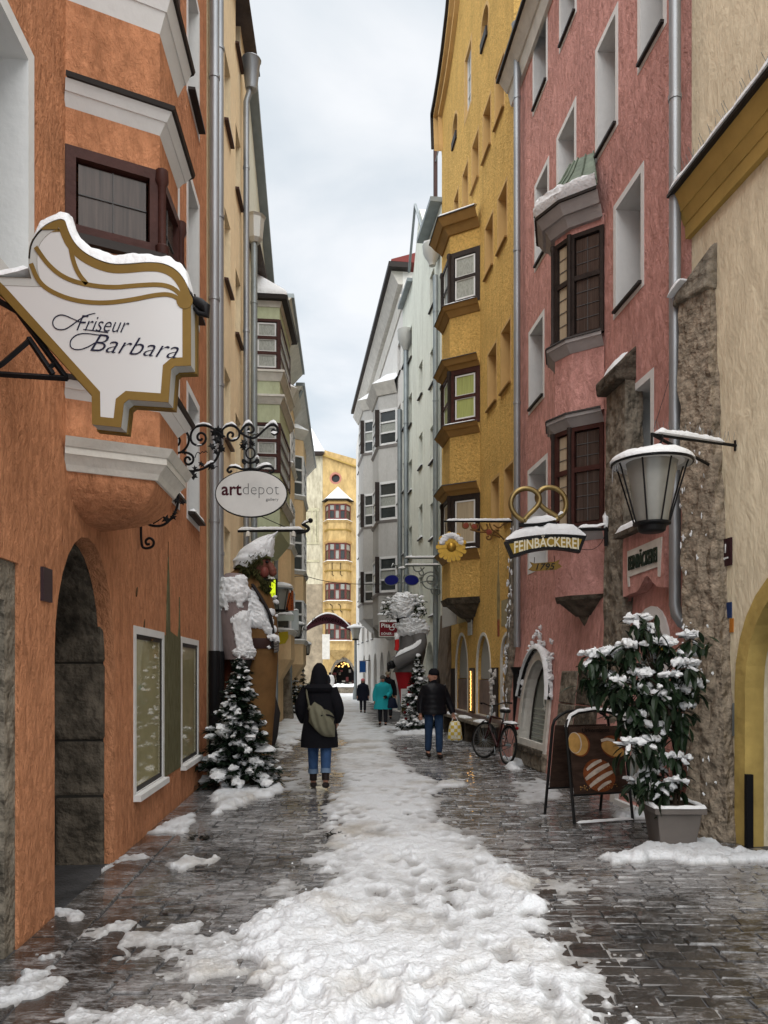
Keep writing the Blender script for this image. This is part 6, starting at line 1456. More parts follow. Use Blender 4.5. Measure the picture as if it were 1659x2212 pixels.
# ---- optician's blue pince-nez
So_ = Sheet(23.2); ko = 23.2/F
og = thing('optician_sign', 'pair of big blue spectacles hanging from a green grey scroll bracket', 'sign', at(867, 1252, 23.2))
for px in (846, 889):
    el = ellpoly(*So_.ab(px, 1253), 15*ko, 10.5*ko, 26); rot = .12 if px < 860 else -.10
    c0 = So_.ab(px, 1253); el = [(c0[0]+(a-c0[0])*math.cos(rot)-(b-c0[1])*math.sin(rot), c0[1]+(a-c0[0])*math.sin(rot)+(b-c0[1])*math.cos(rot)) for a, b in el]
    MB().prism(el, .02, -.02, So_.pt).build('blue_lens', mat('cobalt_glass', (.004, .006, .13), .3, spec=.1), og)
    MB().tube([So_.pt(a, b) for a, b in el], .02, 6, closed=True).build('lens_rim', mat('grey_green_iron', (.17, .19, .18), .5, metal=.4), og, smooth=True)
o6 = lambda x, y: So_.ab(768.1+x/3.359, 987.5+y/3.359)
ir = MB()
for q in ([(310, 900), (325, 860), (310, 848), (300, 860)], [(360, 905), (345, 870), (360, 848), (372, 860)], [(310, 905), (335, 915), (365, 905)], [(355, 735), (600, 735)], [(350, 790), (615, 788)], [(260, 800), (275, 775), (300, 790), (330, 820), (360, 810), (375, 795)], [(300, 790), (320, 770), (335, 790), (320, 810)],
          [(415, 790), (430, 830), (470, 830), (500, 800)], [(470, 800), (500, 850), (470, 860), (460, 835)], [(470, 910), (520, 900), (560, 900)], [(605, 800), (605, 990)], [(545, 960), (560, 1000), (610, 1000), (615, 960), (580, 950), (570, 975), (595, 985)], [(575, 800), (605, 850), (600, 920), (560, 960)]):
    ir.tube([So_.pt(a, b) for a, b in chaikin([o6(*p) for p in q], 2)], .020, 5)
for cx0, cy0, r0 in ((545, 895, 62), (548, 890, 30)): ir.tube([So_.pt(*o6(cx0+r0*math.cos(t), cy0+r0*math.sin(t))) for t in [i/20*2*math.pi for i in range(20)]], .02, 5, closed=True)
ir.build('iron_bracket', MATS['grey_green_iron'], og, smooth=True)
sn = MB()
for q in ([(360, 728), (600, 728)], [(360, 783), (610, 782)], [(260, 795), (275, 772)], [(310, 808), (360, 802)]):
    v = snow_strip([So_.pt(*o6(*p)) for p in q], .07, .05, side=Vector((0, 1, 0))); sn.add(v.v, v.f)
sn.build('bracket_snow', M_snow, og, smooth=True)

# ---- left side: snowy iron bar with animal head end, and the cluster of small signs behind
Sl = Sheet(14.9)
hb = thing('iron_bracket_bar', 'snowy horizontal iron sign bar with curled dragon end above the giant', 'bracket', at(590, 1145, 14.9))
l2 = lambda x, y: Sl.ab(329.2+x/4.652, 877.8+y/4.652)
m = MB(); m.tube([Sl.pt(*l2(858, 1255)), Sl.pt(*l2(1530, 1250))], .022, 6); m.tube([Sl.pt(*l2(1080, 1100)), Sl.pt(*l2(1360, 1225))], .008, 4)
m.tube([Sl.pt(a, b) for a, b in chaikin([l2(*p) for p in [(1450, 1270), (1540, 1262), (1580, 1230), (1540, 1195), (1505, 1190), (1525, 1165), (1590, 1145)]], 2)], .03, 6); m.blob(Sl.pt(*l2(1588, 1148)), .05, .05, .05, 8, 6)
m.build('iron_bar', M_black, hb)
snow_strip([Sl.pt(*l2(862, 1245)), Sl.pt(*l2(1200, 1240)), Sl.pt(*l2(1510, 1238))], .07, .06, side=Vector((0, 1, 0))).build('bar_snow', M_snow, hb, smooth=True)
snow_strip([Sl.pt(*l2(1500, 1185)), Sl.pt(*l2(1580, 1150))], .07, .04, side=Vector((0, 1, 0))).build('bar_snow', M_snow, hb, smooth=True)
for x in (962, 1418): MB().lathe([(.0, 0), (.05, .01), (.04, .09), (.015, .12)], Sl.pt(*l2(x, 1312)), 8).build('small_bell', M_offw, hb, smooth=True)
def wall_arm(par, S_, a, W, mm=M_black, r=.02):
    p = S_.pt(*a); t = (p.y-W.p0.y)/(W.p1.y-W.p0.y); x = W.p0.x+(W.p1.x-W.p0.x)*t
    MB().tube([p, (x, p.y, p.z)], r, 6).build('iron_arm', mm, par)
def slab_sign(name, label, Y, x0, x1, y0, y1, m, W, rim=None, snow=.04, th=.05, parts=None):
    S_ = Sheet(Y); a0, b1 = S_.ab(x0, y0); a1, b0 = S_.ab(x1, y1); t = thing(name, label, 'sign', S_.pt((a0+a1)/2, b0))
    MB().prism([(a0, b0), (a1, b0), (a1, b1), (a0, b1)], th, -th, S_.pt).build('board', m, t)
    if rim: MB().prism(grow([(a0, b0), (a1, b0), (a1, b1), (a0, b1)], .03), th+.012, -th-.012, S_.pt, [[(a0, b0), (a1, b0), (a1, b1), (a0, b1)]]).build('rim', rim, t)
    if snow: snow_strip([S_.pt(a0, b1+.02), S_.pt(a1, b1+.02)], th*2+.04, snow, side=Vector((0, 1, 0))).build('sign_snow', M_snow, t, smooth=True)
    wall_arm(t, S_, ((a0+a1)/2, b1+.03), W)
    return t, S_, (a0, a1, b0, b1)
t, S_, (a0, a1, b0, b1) = slab_sign('yellow_light_sign', 'lit lemon yellow square sign beside the giant\'s nose', 18.2, 570, 596, 1253, 1291, mat('lemon_sign', (.62, .75, .03), .4, emit=(.6, .75, .02), es=.25), L3, M_black)
text_fit('lettering', 'GARDEROBE', mat('olive_ink', (.15, .18, .02), .5), t, S_.pt(a0+.01, b0+.05, .055), (1, 0, 0), a1-a0-.02, .06, ext=.001)
def lantern(name, label, px, ytop, ybot, rpx, Y, W=None, group=None):
    k = Y/F; c = at(px, ybot, Y); t = thing(name, label, 'lamp', c, group); z = lambda y: HC-(y-HY)*k; h0, h1 = z(ytop), z(ybot)
    MB().lathe([(rpx*k*.72, h1+(h0-h1)*.80), (rpx*k*.42, h1+.04), (rpx*k*.40, h1+.03)], (c.x, c.y, 0), 14).build('glass_shade', MATS['frosted_lamp_glass'], t, smooth=True)
    MB().lathe([(rpx*k*1.0, h1+(h0-h1)*.80), (rpx*k*1.02, h1+(h0-h1)*.84), (rpx*k*.3, h0)], (c.x, c.y, 0), 16).build('lamp_hood', M_zincd, t, smooth=True)
    MB().lathe([(rpx*k*.98, h1+(h0-h1)*.85), (rpx*k*1.03, h1+(h0-h1)*.92), (rpx*k*.85, h0-.0), (rpx*k*.3, h0+.05)], (c.x, c.y, 0), 16).build('hood_snow', M_snow, t, smooth=True)
    MB().lathe([(rpx*k*.46, h1+.04), (rpx*k*.42, h1-.02), (rpx*k*.3, h1-.03)], (c.x, c.y, 0), 12).build('lamp_base', M_black, t, smooth=True)
    for i in range(6): a = i/6*6.283+.3; MB().tube([(c.x+rpx*k*.93*math.cos(a), c.y+rpx*k*.93*math.sin(a), h1+(h0-h1)*.8), (c.x+rpx*k*.47*math.cos(a), c.y+rpx*k*.47*math.sin(a), h1+.03)], .012, 5).build('cage_bar', M_black, t)
    if W:
        x = W.p0.x+(W.p1.x-W.p0.x)*(c.y-W.p0.y)/(W.p1.y-W.p0.y); MB().tube([(c.x, c.y, h0+.04), (x, c.y, h0+.10)], .025, 6).build('iron_arm', M_black, t)
    return t
lantern('wall_lantern', 'snow topped wall lantern between the yellow sign and the orange tower sign', 606, 1262, 1320, 26, 20.5, L3)
# orange tower shaped sign
Y = 22.5; S_ = Sheet(Y); tw = thing('tower_sign', 'orange red crenellated tower shaped sign on the left wall', 'sign', at(621, 1320, Y)); A_ = lambda x, y: S_.ab(x, y)
MB().prism([A_(607, 1319), A_(634, 1319), A_(633, 1276), A_(629, 1276), A_(629, 1281), A_(625, 1281), A_(625, 1276), A_(619, 1276), A_(619, 1281), A_(615, 1281), A_(615, 1276), A_(611, 1276)], .09, -.09, S_.pt).build('tower_board', mat('brick_orange_paint', (.32, .07, .012), .5, var=.15), tw)
for k in range(9):
    for j in (0, 1):
        x = (610 if j == 0 else 629) + (k % 2); y = 1285+k*3.7; MB().prism([A_(x, y+2.2), A_(x+3, y+2.2), A_(x+3, y), A_(x, y)], .094, .088, S_.pt).build('painted_brick', mat('dark_brick_line', (.10, .02, .01), .6), tw)
MB().prism([A_(619, 1319), A_(623, 1319), A_(623, 1313), A_(621, 1311), A_(619, 1313)], .095, .088, S_.pt).build('painted_door', M_black, tw)
wall_arm(tw, S_, A_(621, 1274), L4); snow_strip([S_.pt(*A_(600, 1270)), S_.pt(*A_(634, 1272))], .2, .12, side=Vector((0, 1, 0))).build('sign_snow', M_snow, tw, smooth=True)
slab_sign('pale_blue_sign', 'pale blue grey blank panel sign below the orange tower', 23.6, 622, 645, 1320, 1361, mat('pale_blue_board', (.45, .50, .50), .4), L4, None, .05)
slab_sign('green_grey_sign', 'long pale green panel sign with snow beneath the orange tower sign', 21.6, 600, 634, 1329, 1341, mat('pale_green_board', (.42, .46, .42), .4), L3, None, .07)
S_ = Sheet(22.0); A_ = S_.ab; ys_ = thing('yellow_shield_sign', 'mustard yellow rounded shield sign low on the left wall', 'sign', at(612, 1390, 22)); MB().prism([A_(603, 1366), A_(622, 1364), A_(623, 1378), A_(616, 1390), A_(604, 1392)][::-1], .06, -.06, S_.pt).build('board', mat('mustard_paint', (.42, .32, .02), .5), ys_); wall_arm(ys_, S_, A_(605, 1366), L4)
lantern('wall_lantern', 'snowy wall lantern right of the pale blue panel sign', 642, 1345, 1378, 17, 26, L4)
lantern('wall_lantern', 'tiny snow topped lantern under the peach corner house oriel', 664, 1388, 1414, 9, 37, L5)
# arch over the street with lamp post
Ya = 44.5; S_ = Sheet(Ya); A_ = S_.ab
ra = thing('street_arch_sign', 'wine red arched Riesengasse banner spanning the far street end', 'sign', at(708, 1362, Ya))
up = [A_(655+108*i/18, 1363-37*math.sin(math.pi*i/18)**.9) for i in range(19)]; lo = [A_(662+94*i/18, 1363-16*math.sin(math.pi*i/18)) for i in range(19)]
MB().prism(lo[0:19] + up[::-1], .08, -.08, S_.pt).build('banner', mat('wine_board', (.045, .013, .02), .5), ra)
tx = text('lettering', 'Riesengasse', 1.0, mat('pale_rose_print', (.45, .32, .30), .6), ra, Vector((0, 0, 0)), (1, 0, 0), (0, 0, 1), ext=.002, shear=.4)
A = [v.co.x for v in tx.data.vertices]; q0, q1 = min(A), max(A)
for v in tx.data.vertices:
    tt = (v.co.x-q0)/(q1-q0); x = 672+72*tt; yb = 1356-17*math.sin(math.pi*(x-655)/108)+ (4*tt); a, b = A_(x, yb - 12*v.co.z/.73); v.co = S_.pt(a, b, .09)
snow_strip([S_.pt(*p) for p in up[1:-1]], .16, .09, side=Vector((0, 1, 0)), n=50).build('banner_snow', M_snow, ra, smooth=True)
lp = thing('lamp_post', 'tall grey lamp post carrying the right end of the Riesengasse arch', 'lamp post', gnd(768, 1512)); g_ = gnd(768, 1512)
MB().lathe([(.16, 0), (.14, .5), (.09, .6), (.07, 3.6), (.05, 3.7)], g_, 12).build('post', M_zincd, lp, smooth=True)
lan = at(768, 1380, g_.y)
MB().lathe([(.17, lan.z), (.30, lan.z+.62)], (g_.x, g_.y, 0), 10).build('glass_shade', MATS['frosted_lamp_glass'], lp, smooth=True)
MB().lathe([(.48, lan.z+.62), (.48, lan.z+.68), (.1, lan.z+.85)], (g_.x, g_.y, 0), 16).build('lamp_hood', M_snow, lp, smooth=True)
MB().lathe([(.18, lan.z-.08), (.20, lan.z)], (g_.x, g_.y, 0), 10).build('lamp_base', M_black, lp, smooth=True)
# pita sign
t, S_, (a0, a1, b0, b1) = slab_sign('grill_sign', 'dark red Pita Grill sign on the grey house', 29.5, 820, 873, 1344, 1374, mat('dark_red_board', (.16, .012, .018), .5), R4, M_offw, .05, .05)
text_fit('lettering', 'Pita Grill', M_print, t, S_.pt(a0+.06, b1-.20, .056), (1, 0, 0), a1-a0-.1, .15, ext=.002, bold=.02); text_fit('lettering', 'DÖNER - KEBAP', M_print, t, S_.pt(a0+.06, b0+.05, .056), (1, 0, 0), a1-a0-.1, .10, ext=.002, bold=.02)
MB().tube([S_.pt((a0+a1)/2+.09*math.cos(q/12*6.283), (b0+b1)/2+.02+.06*math.sin(q/12*6.283), .056) for q in range(12)], .012, 4, closed=True).build('round_logo', M_print, t)
snow_strip([S_.pt(*S_.ab(815, 1328)), S_.pt(*S_.ab(858, 1328))], .12, .09, side=Vector((0, 1, 0))).build('arm_snow', M_snow, t, smooth=True)
slab_sign('grey_panel_sign', 'blank grey panel sign behind the Pita Grill sign', 34, 806, 832, 1354, 1378, M_grey, R5, None, .03)
slab_sign('blue_round_sign', 'small blue and white traffic panel at the far end of the grey house', 41, 777, 790, 1428, 1452, mat('traffic_blue', (.02, .09, .30), .4), R5, M_white, 0)
# notices on the ochre house corner
Rn = R3
for x0, x1, y0, y1, d, mm, lab in ((955, 985, 1300, 1352, .32, mat('notice_paper', (.45, .44, .42), .6, var=.25, vscale=18, stretch=(2, 2, 9)), 'grey white notice board on the ochre corner pier'), (988, 1006, 1312, 1345, .05, mat('notice_paper2', (.40, .33, .18), .7, var=.3, vscale=20), 'faded yellowish notice board right of the white notices'), (1010, 1018, 1300, 1372, .05, mat('notice_paper3', (.42, .42, .40), .7, var=.2, vscale=20), 'slim pale notice strip beneath the oriel corbel')):
    r = Rn.rect(x0, x1, y0, y1, d); o = MB().wbox(Rn, r[0], r[1], r[2], r[3], d-.03, d).build('notice_board', mm); tag(o, lab, 'notice board')
# wire across the street
Yw_ = 30; wr = [at(600, 1262, 24), at(645, 1240, 26), at(700, 1256, 27), at(760, 1262, 28), at(830, 1262, 28), at(865, 1258, 29)]
tag(MB().tube(chaikin(wr, 2), .012, 5).build('overhead_cable', M_black), 'thin black cable sagging across the street above the arch', 'cable')
# fountain column of the plaza with stone board
fc = thing('column_monument', 'snow topped cream stone column on the plaza behind the arch', 'column', gnd(688, 1490)); g_ = gnd(688, 1490); zt_ = at(688, 1352, g_.y).z; kk = g_.y/F
MB().lathe([(.62, 0), (.62, 1.2), (.45, 1.5), (.30, 1.7), (.26, zt_-1.2), (.34, zt_-1.15), (.34, zt_-1.0), (.28, zt_-.9), (.44, zt_-.3), (.46, zt_-.1), (.3, zt_)], g_, 14).build('shaft', mat('cream_stone', (.58, .54, .40), .7, var=.1), fc, smooth=True)
MB().blob(Vector((g_.x, g_.y, zt_)), .42, .42, .22, 10, 6).build('snow_top', M_snow, fc, smooth=True); MB().lathe([(.7, 1.28), (.66, 1.45), (.4, 1.75), (.3, 1.78)], g_, 14).build('base_snow', M_snow, fc, smooth=True)
o = MB().box(at(696, 0, 60).x, at(712, 0, 60).x, 60, 60.2, at(0, 1424, 60).z, at(0, 1370, 60).z).build('stone_board', M_offw); tag(o, 'pale board standing right of the cream stone column', 'board')
for k in range(3):
    p = gnd(728+k*9, 1497-k*1.5); o = MB().box(p.x-.9, p.x+1.2, p.y, p.y+.8, 0, .45).build('planter_block', M_stone); tag(o, ['snow covered stone block before the dark portal, nearest', 'snow covered stone block before the dark portal, middle', 'snow covered stone block before the dark portal, farthest'][k], 'block', 'stone blocks on the plaza'); snow_strip([(p.x-.9, p.y+.4, .45), (p.x+1.2, p.y+.4, .45)], .9, .18).build('block_snow', M_snow, o, smooth=True)
# ================================================================== TREES AND SHRUB
M_needle = mat('fir_needles', (.013, .024, .014), .7, var=.5, vscale=9)
M_bark = mat('bark', (.04, .028, .02), .9, bump=.5, bscale=30)
M_pot = mat('dark_planter', (.055, .052, .052), .55, bump=.1, var=.15)
def conifer(name, label, base, h, rad, seed, snowy=1.0, dens=1.0, pot=None, detail=1.0, group=None):
    rnd = random.Random(seed); base = Vector(base); t = thing(name, label, 'tree', base, group); z0 = .20*h*.6 if pot else .06*h
    MB().tube([base+Vector((0, 0, 0)), base+Vector((0, 0, h*.96))], [.035*h*.5, .004], 7).build('trunk', M_bark, t, smooth=True)
    cr, sn = MB(), MB(); lev = int(15*detail)
    for i in range(lev):
        f = i/(lev-1); z = z0 + (h*.97-z0)*f + rnd.uniform(-.02, .02)*h; R_ = rad*(1-f)**.85*(1+.13*math.sin(i*2.7)) + .03*rad; nb = max(4, int((6+11*(1-f))*dens)); ph = rnd.random()*6
        for b in range(nb):
            a = ph + 2*math.pi*b/nb + rnd.uniform(-.2, .2); ln = R_*rnd.uniform(.78, 1.12); dr = rnd.uniform(-.10, .22)
            d = Vector((math.cos(a), math.sin(a), 0)); side = Vector((-d.y, d.x, 0)); p0 = base+Vector((0, 0, z+rnd.uniform(-.03, .03)*h)); np_ = max(3, int(ln/(.055*h/1.8)/detail))
            sk = rnd.random() < .62*snowy
            for j in range(np_+1):
                s = j/np_; c = p0 + d*(ln*s) + Vector((0, 0, -dr*ln*s*s - .03*s + rnd.uniform(-.015, .015)))
                wl = (.13+.07*(1-s))*(h/1.8)*(.6+.5*(1-f))
                for k in range(int(8*detail)):
                    an = rnd.uniform(-1.1, 1.1); v = (d*math.cos(an) + side*math.sin(an) + Vector((0, 0, rnd.uniform(-.65, .25)))).normalized(); w_ = v.cross(Vector((rnd.uniform(-.4, .4), rnd.uniform(-.4, .4), 1))).normalized()*.012*(h/1.8)*1.4
                    L_ = wl*rnd.uniform(.6, 1.1); q = c+v*L_; mq = c+v*L_*.5; cr.add([c, mq+w_, q, mq-w_], [(0, 1, 2, 3)])
                if sk and s > .30 and rnd.random() < .78:
                    rr_ = (.020+.052*rnd.random()**1.5)*(h/1.8)*(.6+.6*(1-f)); ax = Matrix((d, side, Vector((0, 0, 1)))).transposed()
                    sn.blob(c+Vector((0, 0, .022*h/1.8)), rr_*1.45, rr_*1.15, rr_*rnd.uniform(.55, .85), 7, 5, .45, ax=ax)
    cr.build('crown', M_needle, t, fix=False); sn.build('branch_snow', M_snow, t, smooth=True)
    for k in range(3): 
        if k == 0: ts = MB()
        ts.blob(base+Vector((rnd.uniform(-.01, .01), 0, h*(.93+.03*k))), .018*h/1.8*(3-k), .018*h/1.8*(3-k), .03*h/1.8, 6, 4, .3)
    ts.build('top_snow', M_snow, t, smooth=True)
    if pot: MB().lathe([(pot*.8, 0), (pot, .24), (pot*1.04, .25), (pot*.95, .25), (pot*.9, .2)], base, 18).build('pot', mat('mud_brown_pot', (.06, .042, .028), .7), t, smooth=True)
    return t
conifer('fir_tree', 'snow laden fir tree in a low pot in front of the bearded giant', gnd(517, 1700), 1.86, .52, 3, 1.05, 1.5, .30, 1.0)
conifer('fir_tree', 'slim snowy fir tree beside the red trousered giant', gnd(903, 1582), 2.10, .46, 5, 1.5, 1.25, .22, .9)
conifer('fir_tree', 'dark dusted fir tree by the far left wall, nearer of the pair', gnd(637, 1543), 1.62, .40, 8, .55, 1.0, .2, .7)
conifer('fir_tree', 'dark dusted fir tree by the far left wall, farther of the pair', gnd(655, 1536), 1.72, .34, 9, .5, 1.0, .2, .7)
# baubles on the slim tree
c = gnd(903, 1582)
for k, (a, z) in enumerate(((-.28, .75), (-.36, .55), (-.33, .38), (-.15, .62))): o = MB().blob(c+Vector((a, -.25, z)), .045, .045, .045, 8, 6).build('bauble', mat('dark_red_bauble', (.10, .008, .01), .3), None, smooth=True); tag(o, ['topmost dark red bauble on the slim snowy fir', 'outermost dark red bauble on the slim snowy fir', 'lowest dark red bauble on the slim snowy fir', 'innermost dark red bauble on the slim snowy fir'][k], 'bauble', 'red baubles')

# potted evergreen shrub
k7 = 7.24/F; bp_ = gnd(1451, 1826)
ps = thing('potted_shrub', 'snow loaded evergreen laurel shrub in a square grey planter', 'plant', bp_)
sh_ = lambda x, y, d=0: at(1097.2+x/2.953, 1261.8+y/2.953, 7.24+d)
def tpot(c, w0, w1, h):
    mb = MB(); sq = lambda w_, z: [(c.x-w_, c.y-w_, z), (c.x+w_, c.y-w_, z), (c.x+w_, c.y+w_, z), (c.x-w_, c.y+w_, z)]
    return mb.hexa(sq(w0, 0.002)+sq(w1, h))
po = tpot(bp_, .16, .205, .33).build('planter', mat('taupe_planter', (.13, .115, .105), .6, bump=.1, var=.12), ps, bevel=.01)
MB().box(bp_.x-.238, bp_.x+.238, bp_.y-.238, bp_.y+.238, .33, .385).build('planter_rim', MATS['taupe_planter'], po, bevel=.008)
MB().box(bp_.x-.20, bp_.x+.20, bp_.y-.2, bp_.y+.2, .375, .392).build('soil', M_bark, po)
sn = MB()
for q in (((-.22, -.22), (.22, -.22)), ((-.22, -.22), (-.22, .22)), ((.22, -.22), (.22, .22)), ((-.22, .22), (.22, .22))):
    v = snow_strip([bp_+Vector((*q[0], .385)), bp_+Vector((*q[1], .385))], .05, .028, amp=.4); sn.add(v.v, v.f)
sn.build('rim_snow', M_snow, po, smooth=True)
M_leaf = mat('laurel_leaf', (.012, .024, .011), .4, var=.35, vscale=6, spec=.2)
def leaf_mesh(L_, W_, droop):
    mb = MB(); n = 5; vs = []
    for i in range(n+1):
        s = i/n; w_ = W_*math.sin(math.pi*min(1, s*.92+.05))**.8/2; z = -droop*s*s*L_; vs += [(s*L_, -w_, z+.18*w_), (s*L_, 0, z-.10*w_), (s*L_, w_, z+.18*w_)]
    return mb.add(vs, [f for i in range(n) for f in ((i*3, i*3+3, i*3+4, i*3+1), (i*3+1, i*3+4, i*3+5, i*3+2))])
lms = [leaf_mesh(.155, .060, .30).mesh('leaf', M_leaf), leaf_mesh(.13, .052, .15).mesh('leaf', M_leaf), leaf_mesh(.17, .062, .5).mesh('leaf', M_leaf)]
CL = [(830, 240, 2), (900, 300, 2), (760, 415, 2), (650, 455, 3), (545, 470, 2), (515, 600, 0), (620, 600, 1), (985, 390, 3), (940, 480, 2), (850, 590, 3), (1010, 600, 1), (1130, 480, 3), (1170, 350, 2), (1150, 530, 3), (1180, 650, 3), (1090, 690, 2), (740, 640, 1), (690, 680, 1), (770, 770, 0), (900, 690, 1), (1100, 800, 2), (960, 720, 1),
      (860, 860, 1), (790, 890, 2), (980, 930, 2), (1050, 880, 1), (780, 1030, 1), (900, 1010, 1), (1000, 800, 1), (950, 1170, 3), (840, 1270, 3), (900, 1220, 2), (980, 1320, 2), (1070, 1120, 2), (1030, 1270, 1)]
rnd = random.Random(12); stems, sn = MB(), MB(); root = bp_+Vector((.03, 0, .38)); hub = sh_(1060, 900)
stems.tube([root, bp_+Vector((.05, .02, .9)), sh_(1060, 900), sh_(960, 650), sh_(880, 450)], [.022, .02, .017, .012, .006], 6); stems.tube([root+Vector((.04, 0, 0)), sh_(1085, 900, .03), sh_(1100, 700, .03), sh_(1150, 420, .03)], [.014, .012, .010, .006], 6)
leaves = 0
for (x, y, s) in CL:
    c = sh_(x, y, rnd.uniform(-.16, .16)); j = root.lerp(hub, .25) if y > 1100 else hub.lerp(sh_(930, 560), max(0, min(1, (900-y)/500)))
    stems.tube(chaikin([j, j.lerp(c, .6)+Vector((0, 0, .04)), c], 1), [.008]*4, 5)
    for k in range(8):
        a = 2*math.pi*k/8 + rnd.uniform(-.35, .35); el = rnd.uniform(-.9, .25); o = bpy.data.objects.new('leaf', lms[rnd.randrange(3)]); COL.objects.link(o)
        d = Vector((math.cos(a)*math.cos(el), math.sin(a)*math.cos(el), math.sin(el))); side = Vector((0, 0, 1)).cross(d).normalized(); upv = d.cross(side)
        p = c + d*.015 + Vector((rnd.uniform(-.03, .03), rnd.uniform(-.03, .03), rnd.uniform(-.04, .04))); Mx = Matrix((d, side, upv)).transposed().to_4x4(); Mx.translation = p
        o.parent = ps; o.matrix_basis = Mx; o.matrix_parent_inverse = Matrix.Translation(-ps.location); leaves += 1
        if rnd.random() < .16*s: sn.blob(p+d*.06+Vector((0, 0, .020-.01*abs(el))), .050*rnd.uniform(.7, 1.2), .024*rnd.uniform(.8, 1.3), .018*rnd.uniform(.7, 1.4), 8, 5, .45, ax=Matrix((d, side, upv)).transposed())
    for k in range(s*5): sn.blob(c+Vector((rnd.gauss(0, .055), rnd.gauss(0, .055), rnd.uniform(.03, .06))), .036*rnd.uniform(.6, 1.4), .036*rnd.uniform(.6, 1.3), .026*rnd.uniform(.7, 1.4), 8, 6, .5)
lsrc = [leaf_mesh(.15, .056, .3), leaf_mesh(.13, .05, .15), leaf_mesh(.165, .06, .5)]; fol = MB()
for k in range(620):
    x, y, s = rnd.choice(CL); c = sh_(x, y+30, 0) + Vector((rnd.gauss(0, .07), rnd.gauss(0, .11), rnd.gauss(-.02, .06))); a = rnd.uniform(0, 6.283); el = rnd.uniform(-1.2, .1)
    d = Vector((math.cos(a)*math.cos(el), math.sin(a)*math.cos(el), math.sin(el))); side = Vector((0, 0, 1)).cross(d).normalized(); Mx = Matrix((d, side, d.cross(side))).transposed(); src = lsrc[k % 3]; fol.add([c + Mx @ Vector(v) for v in src.v], src.f)
struct(fol.build('foliage', M_leaf, ps, fix=False), 'stuff')
stems.build('stems', M_bark, ps, smooth=True); sn.build('leaf_snow', M_snow, ps, smooth=True)

# ================================================================== BAKERY A-BOARD
A_ = gnd(1241, 1780); B_ = gnd(1367, 1771); ud = (B_-A_); wB = ud.length; ud.normalize(); nd = Vector((ud.y, -ud.x, 0)); nd = nd if nd.y < 0 else -nd
ab = thing('pavement_sign', 'black framed bakery sandwich board showing loaves of bread, snow on its rim', 'sign', (A_+B_)/2)
tl = .20
def bp2(a, z, d=0, back=False): return A_ + ud*a + (nd*(-tl*z/1.2 + d) if not back else nd*(-.62+tl*z/1.2 - d)) + Vector((0, 0, z))
class AB: pt = staticmethod(lambda a, z, d=0.0: bp2(a, z, d))
M_bframe = mat('black_board_frame', (.012, .012, .012), .35)
HT = 1.16
for back in (False, True):
    tp = [(.0, .0), (.0, HT-.14), (.02, HT-.07), (.08, HT-.02), (.16, HT+.02), (wB/2, HT+.045), (wB-.16, HT+.02), (wB-.08, HT-.02), (wB-.02, HT-.07), (wB, HT-.14), (wB, 0)]
    MB().tube([bp2(a, z, 0, back) for a, z in tp], .017, 8).build('tube_frame', M_bframe, ab, smooth=True)
    MB().prism([(.03, .31), (wB-.03, .31), (wB-.03, HT-.13), (.03, HT-.13)], .004, -.004, (lambda a, z, d=0.0, bk=back: bp2(a, z, d, bk))).build('poster', mat('dark_wood_print', (.042, .026, .02), .3, var=.5, vscale=3, stretch=(2, 2, 6)), ab)
    MB().tube([bp2(0, .30, 0, back), bp2(wB, .30, 0, back)], .012, 6).build('cross_bar', M_bframe, ab)
pw, ph_ = wB-.06, HT-.13-.31
pc = lambda x, y: (.03+pw*x, .31+ph_*y)
def blobpoly(cx, cy, a, b, rot=0, n=26, asp=1.0):
    c = pc(cx, cy); return [(c[0]+a*math.cos(t)*math.cos(rot)-b*math.sin(t)*math.sin(rot), c[1]+a*math.cos(t)*math.sin(rot)+b*math.sin(t)*math.cos(rot)) for t in [i/n*2*math.pi for i in range(n)]]
M_crust = mat('bread_crust', (.17, .05, .018), .6, var=.5, vscale=9); M_crumbm = mat('bread_crumb', (.42, .24, .075), .7, var=.25, vscale=14); M_flour = mat('floured_crust', (.50, .43, .36), .7, var=.3, vscale=14)
def printp(poly, d, m, nm): MB().prism(poly, d+.0012, d, AB.pt).build(nm, m, ab)
printp(blobpoly(.49, .26, .205, .175, -.35), .0045, M_crust, 'printed_loaf')
lc = pc(.49, .26)
for off, w_, ln in ((-.125, .018, .20), (-.045, .024, .34), (.045, .026, .35), (.125, .020, .22)):
    n_ = Vector((math.sin(.45), -math.cos(.45)))*-1; tdir = Vector((math.cos(.45), math.sin(.45))); c = Vector(lc)+n_*off
    rb = [tuple(c+tdir*(s*ln/2) + n_*(sg*w_*(1-.35*s*s)+.012*(1-s*s))) for sg in (-1, 1) for s in ([-1, -.6, -.2, .2, .6, 1] if sg < 0 else [1, .6, .2, -.2, -.6, -1])]
    printp(rb, .006, M_flour, 'printed_flour_band')
printp(blobpoly(.18, .73, .125, .13), .0045, M_crust, 'printed_loaf'); printp(blobpoly(.17, .735, .11, .12), .006, M_crumbm, 'printed_slice'); printp(blobpoly(.09, .76, .085, .115), .0073, M_flour, 'printed_slice_rim'); printp(blobpoly(.08, .76, .076, .108), .0086, M_crumbm, 'printed_slice')
hl = [p for p in blobpoly(.80, .68, .155, .12, -.35)]; printp(hl, .0045, M_crust, 'printed_loaf'); printp(blobpoly(.79, .645, .15, .075, -.38), .006, M_crumbm, 'printed_slice'); 
rb = ribbon([Vector(pc(.58, .78)), Vector(pc(.70, .80)), Vector(pc(.83, .77)), Vector(pc(.95, .66))], .03); printp(rb, .0073, M_flour, 'printed_flour_band')
rnd = random.Random(3)
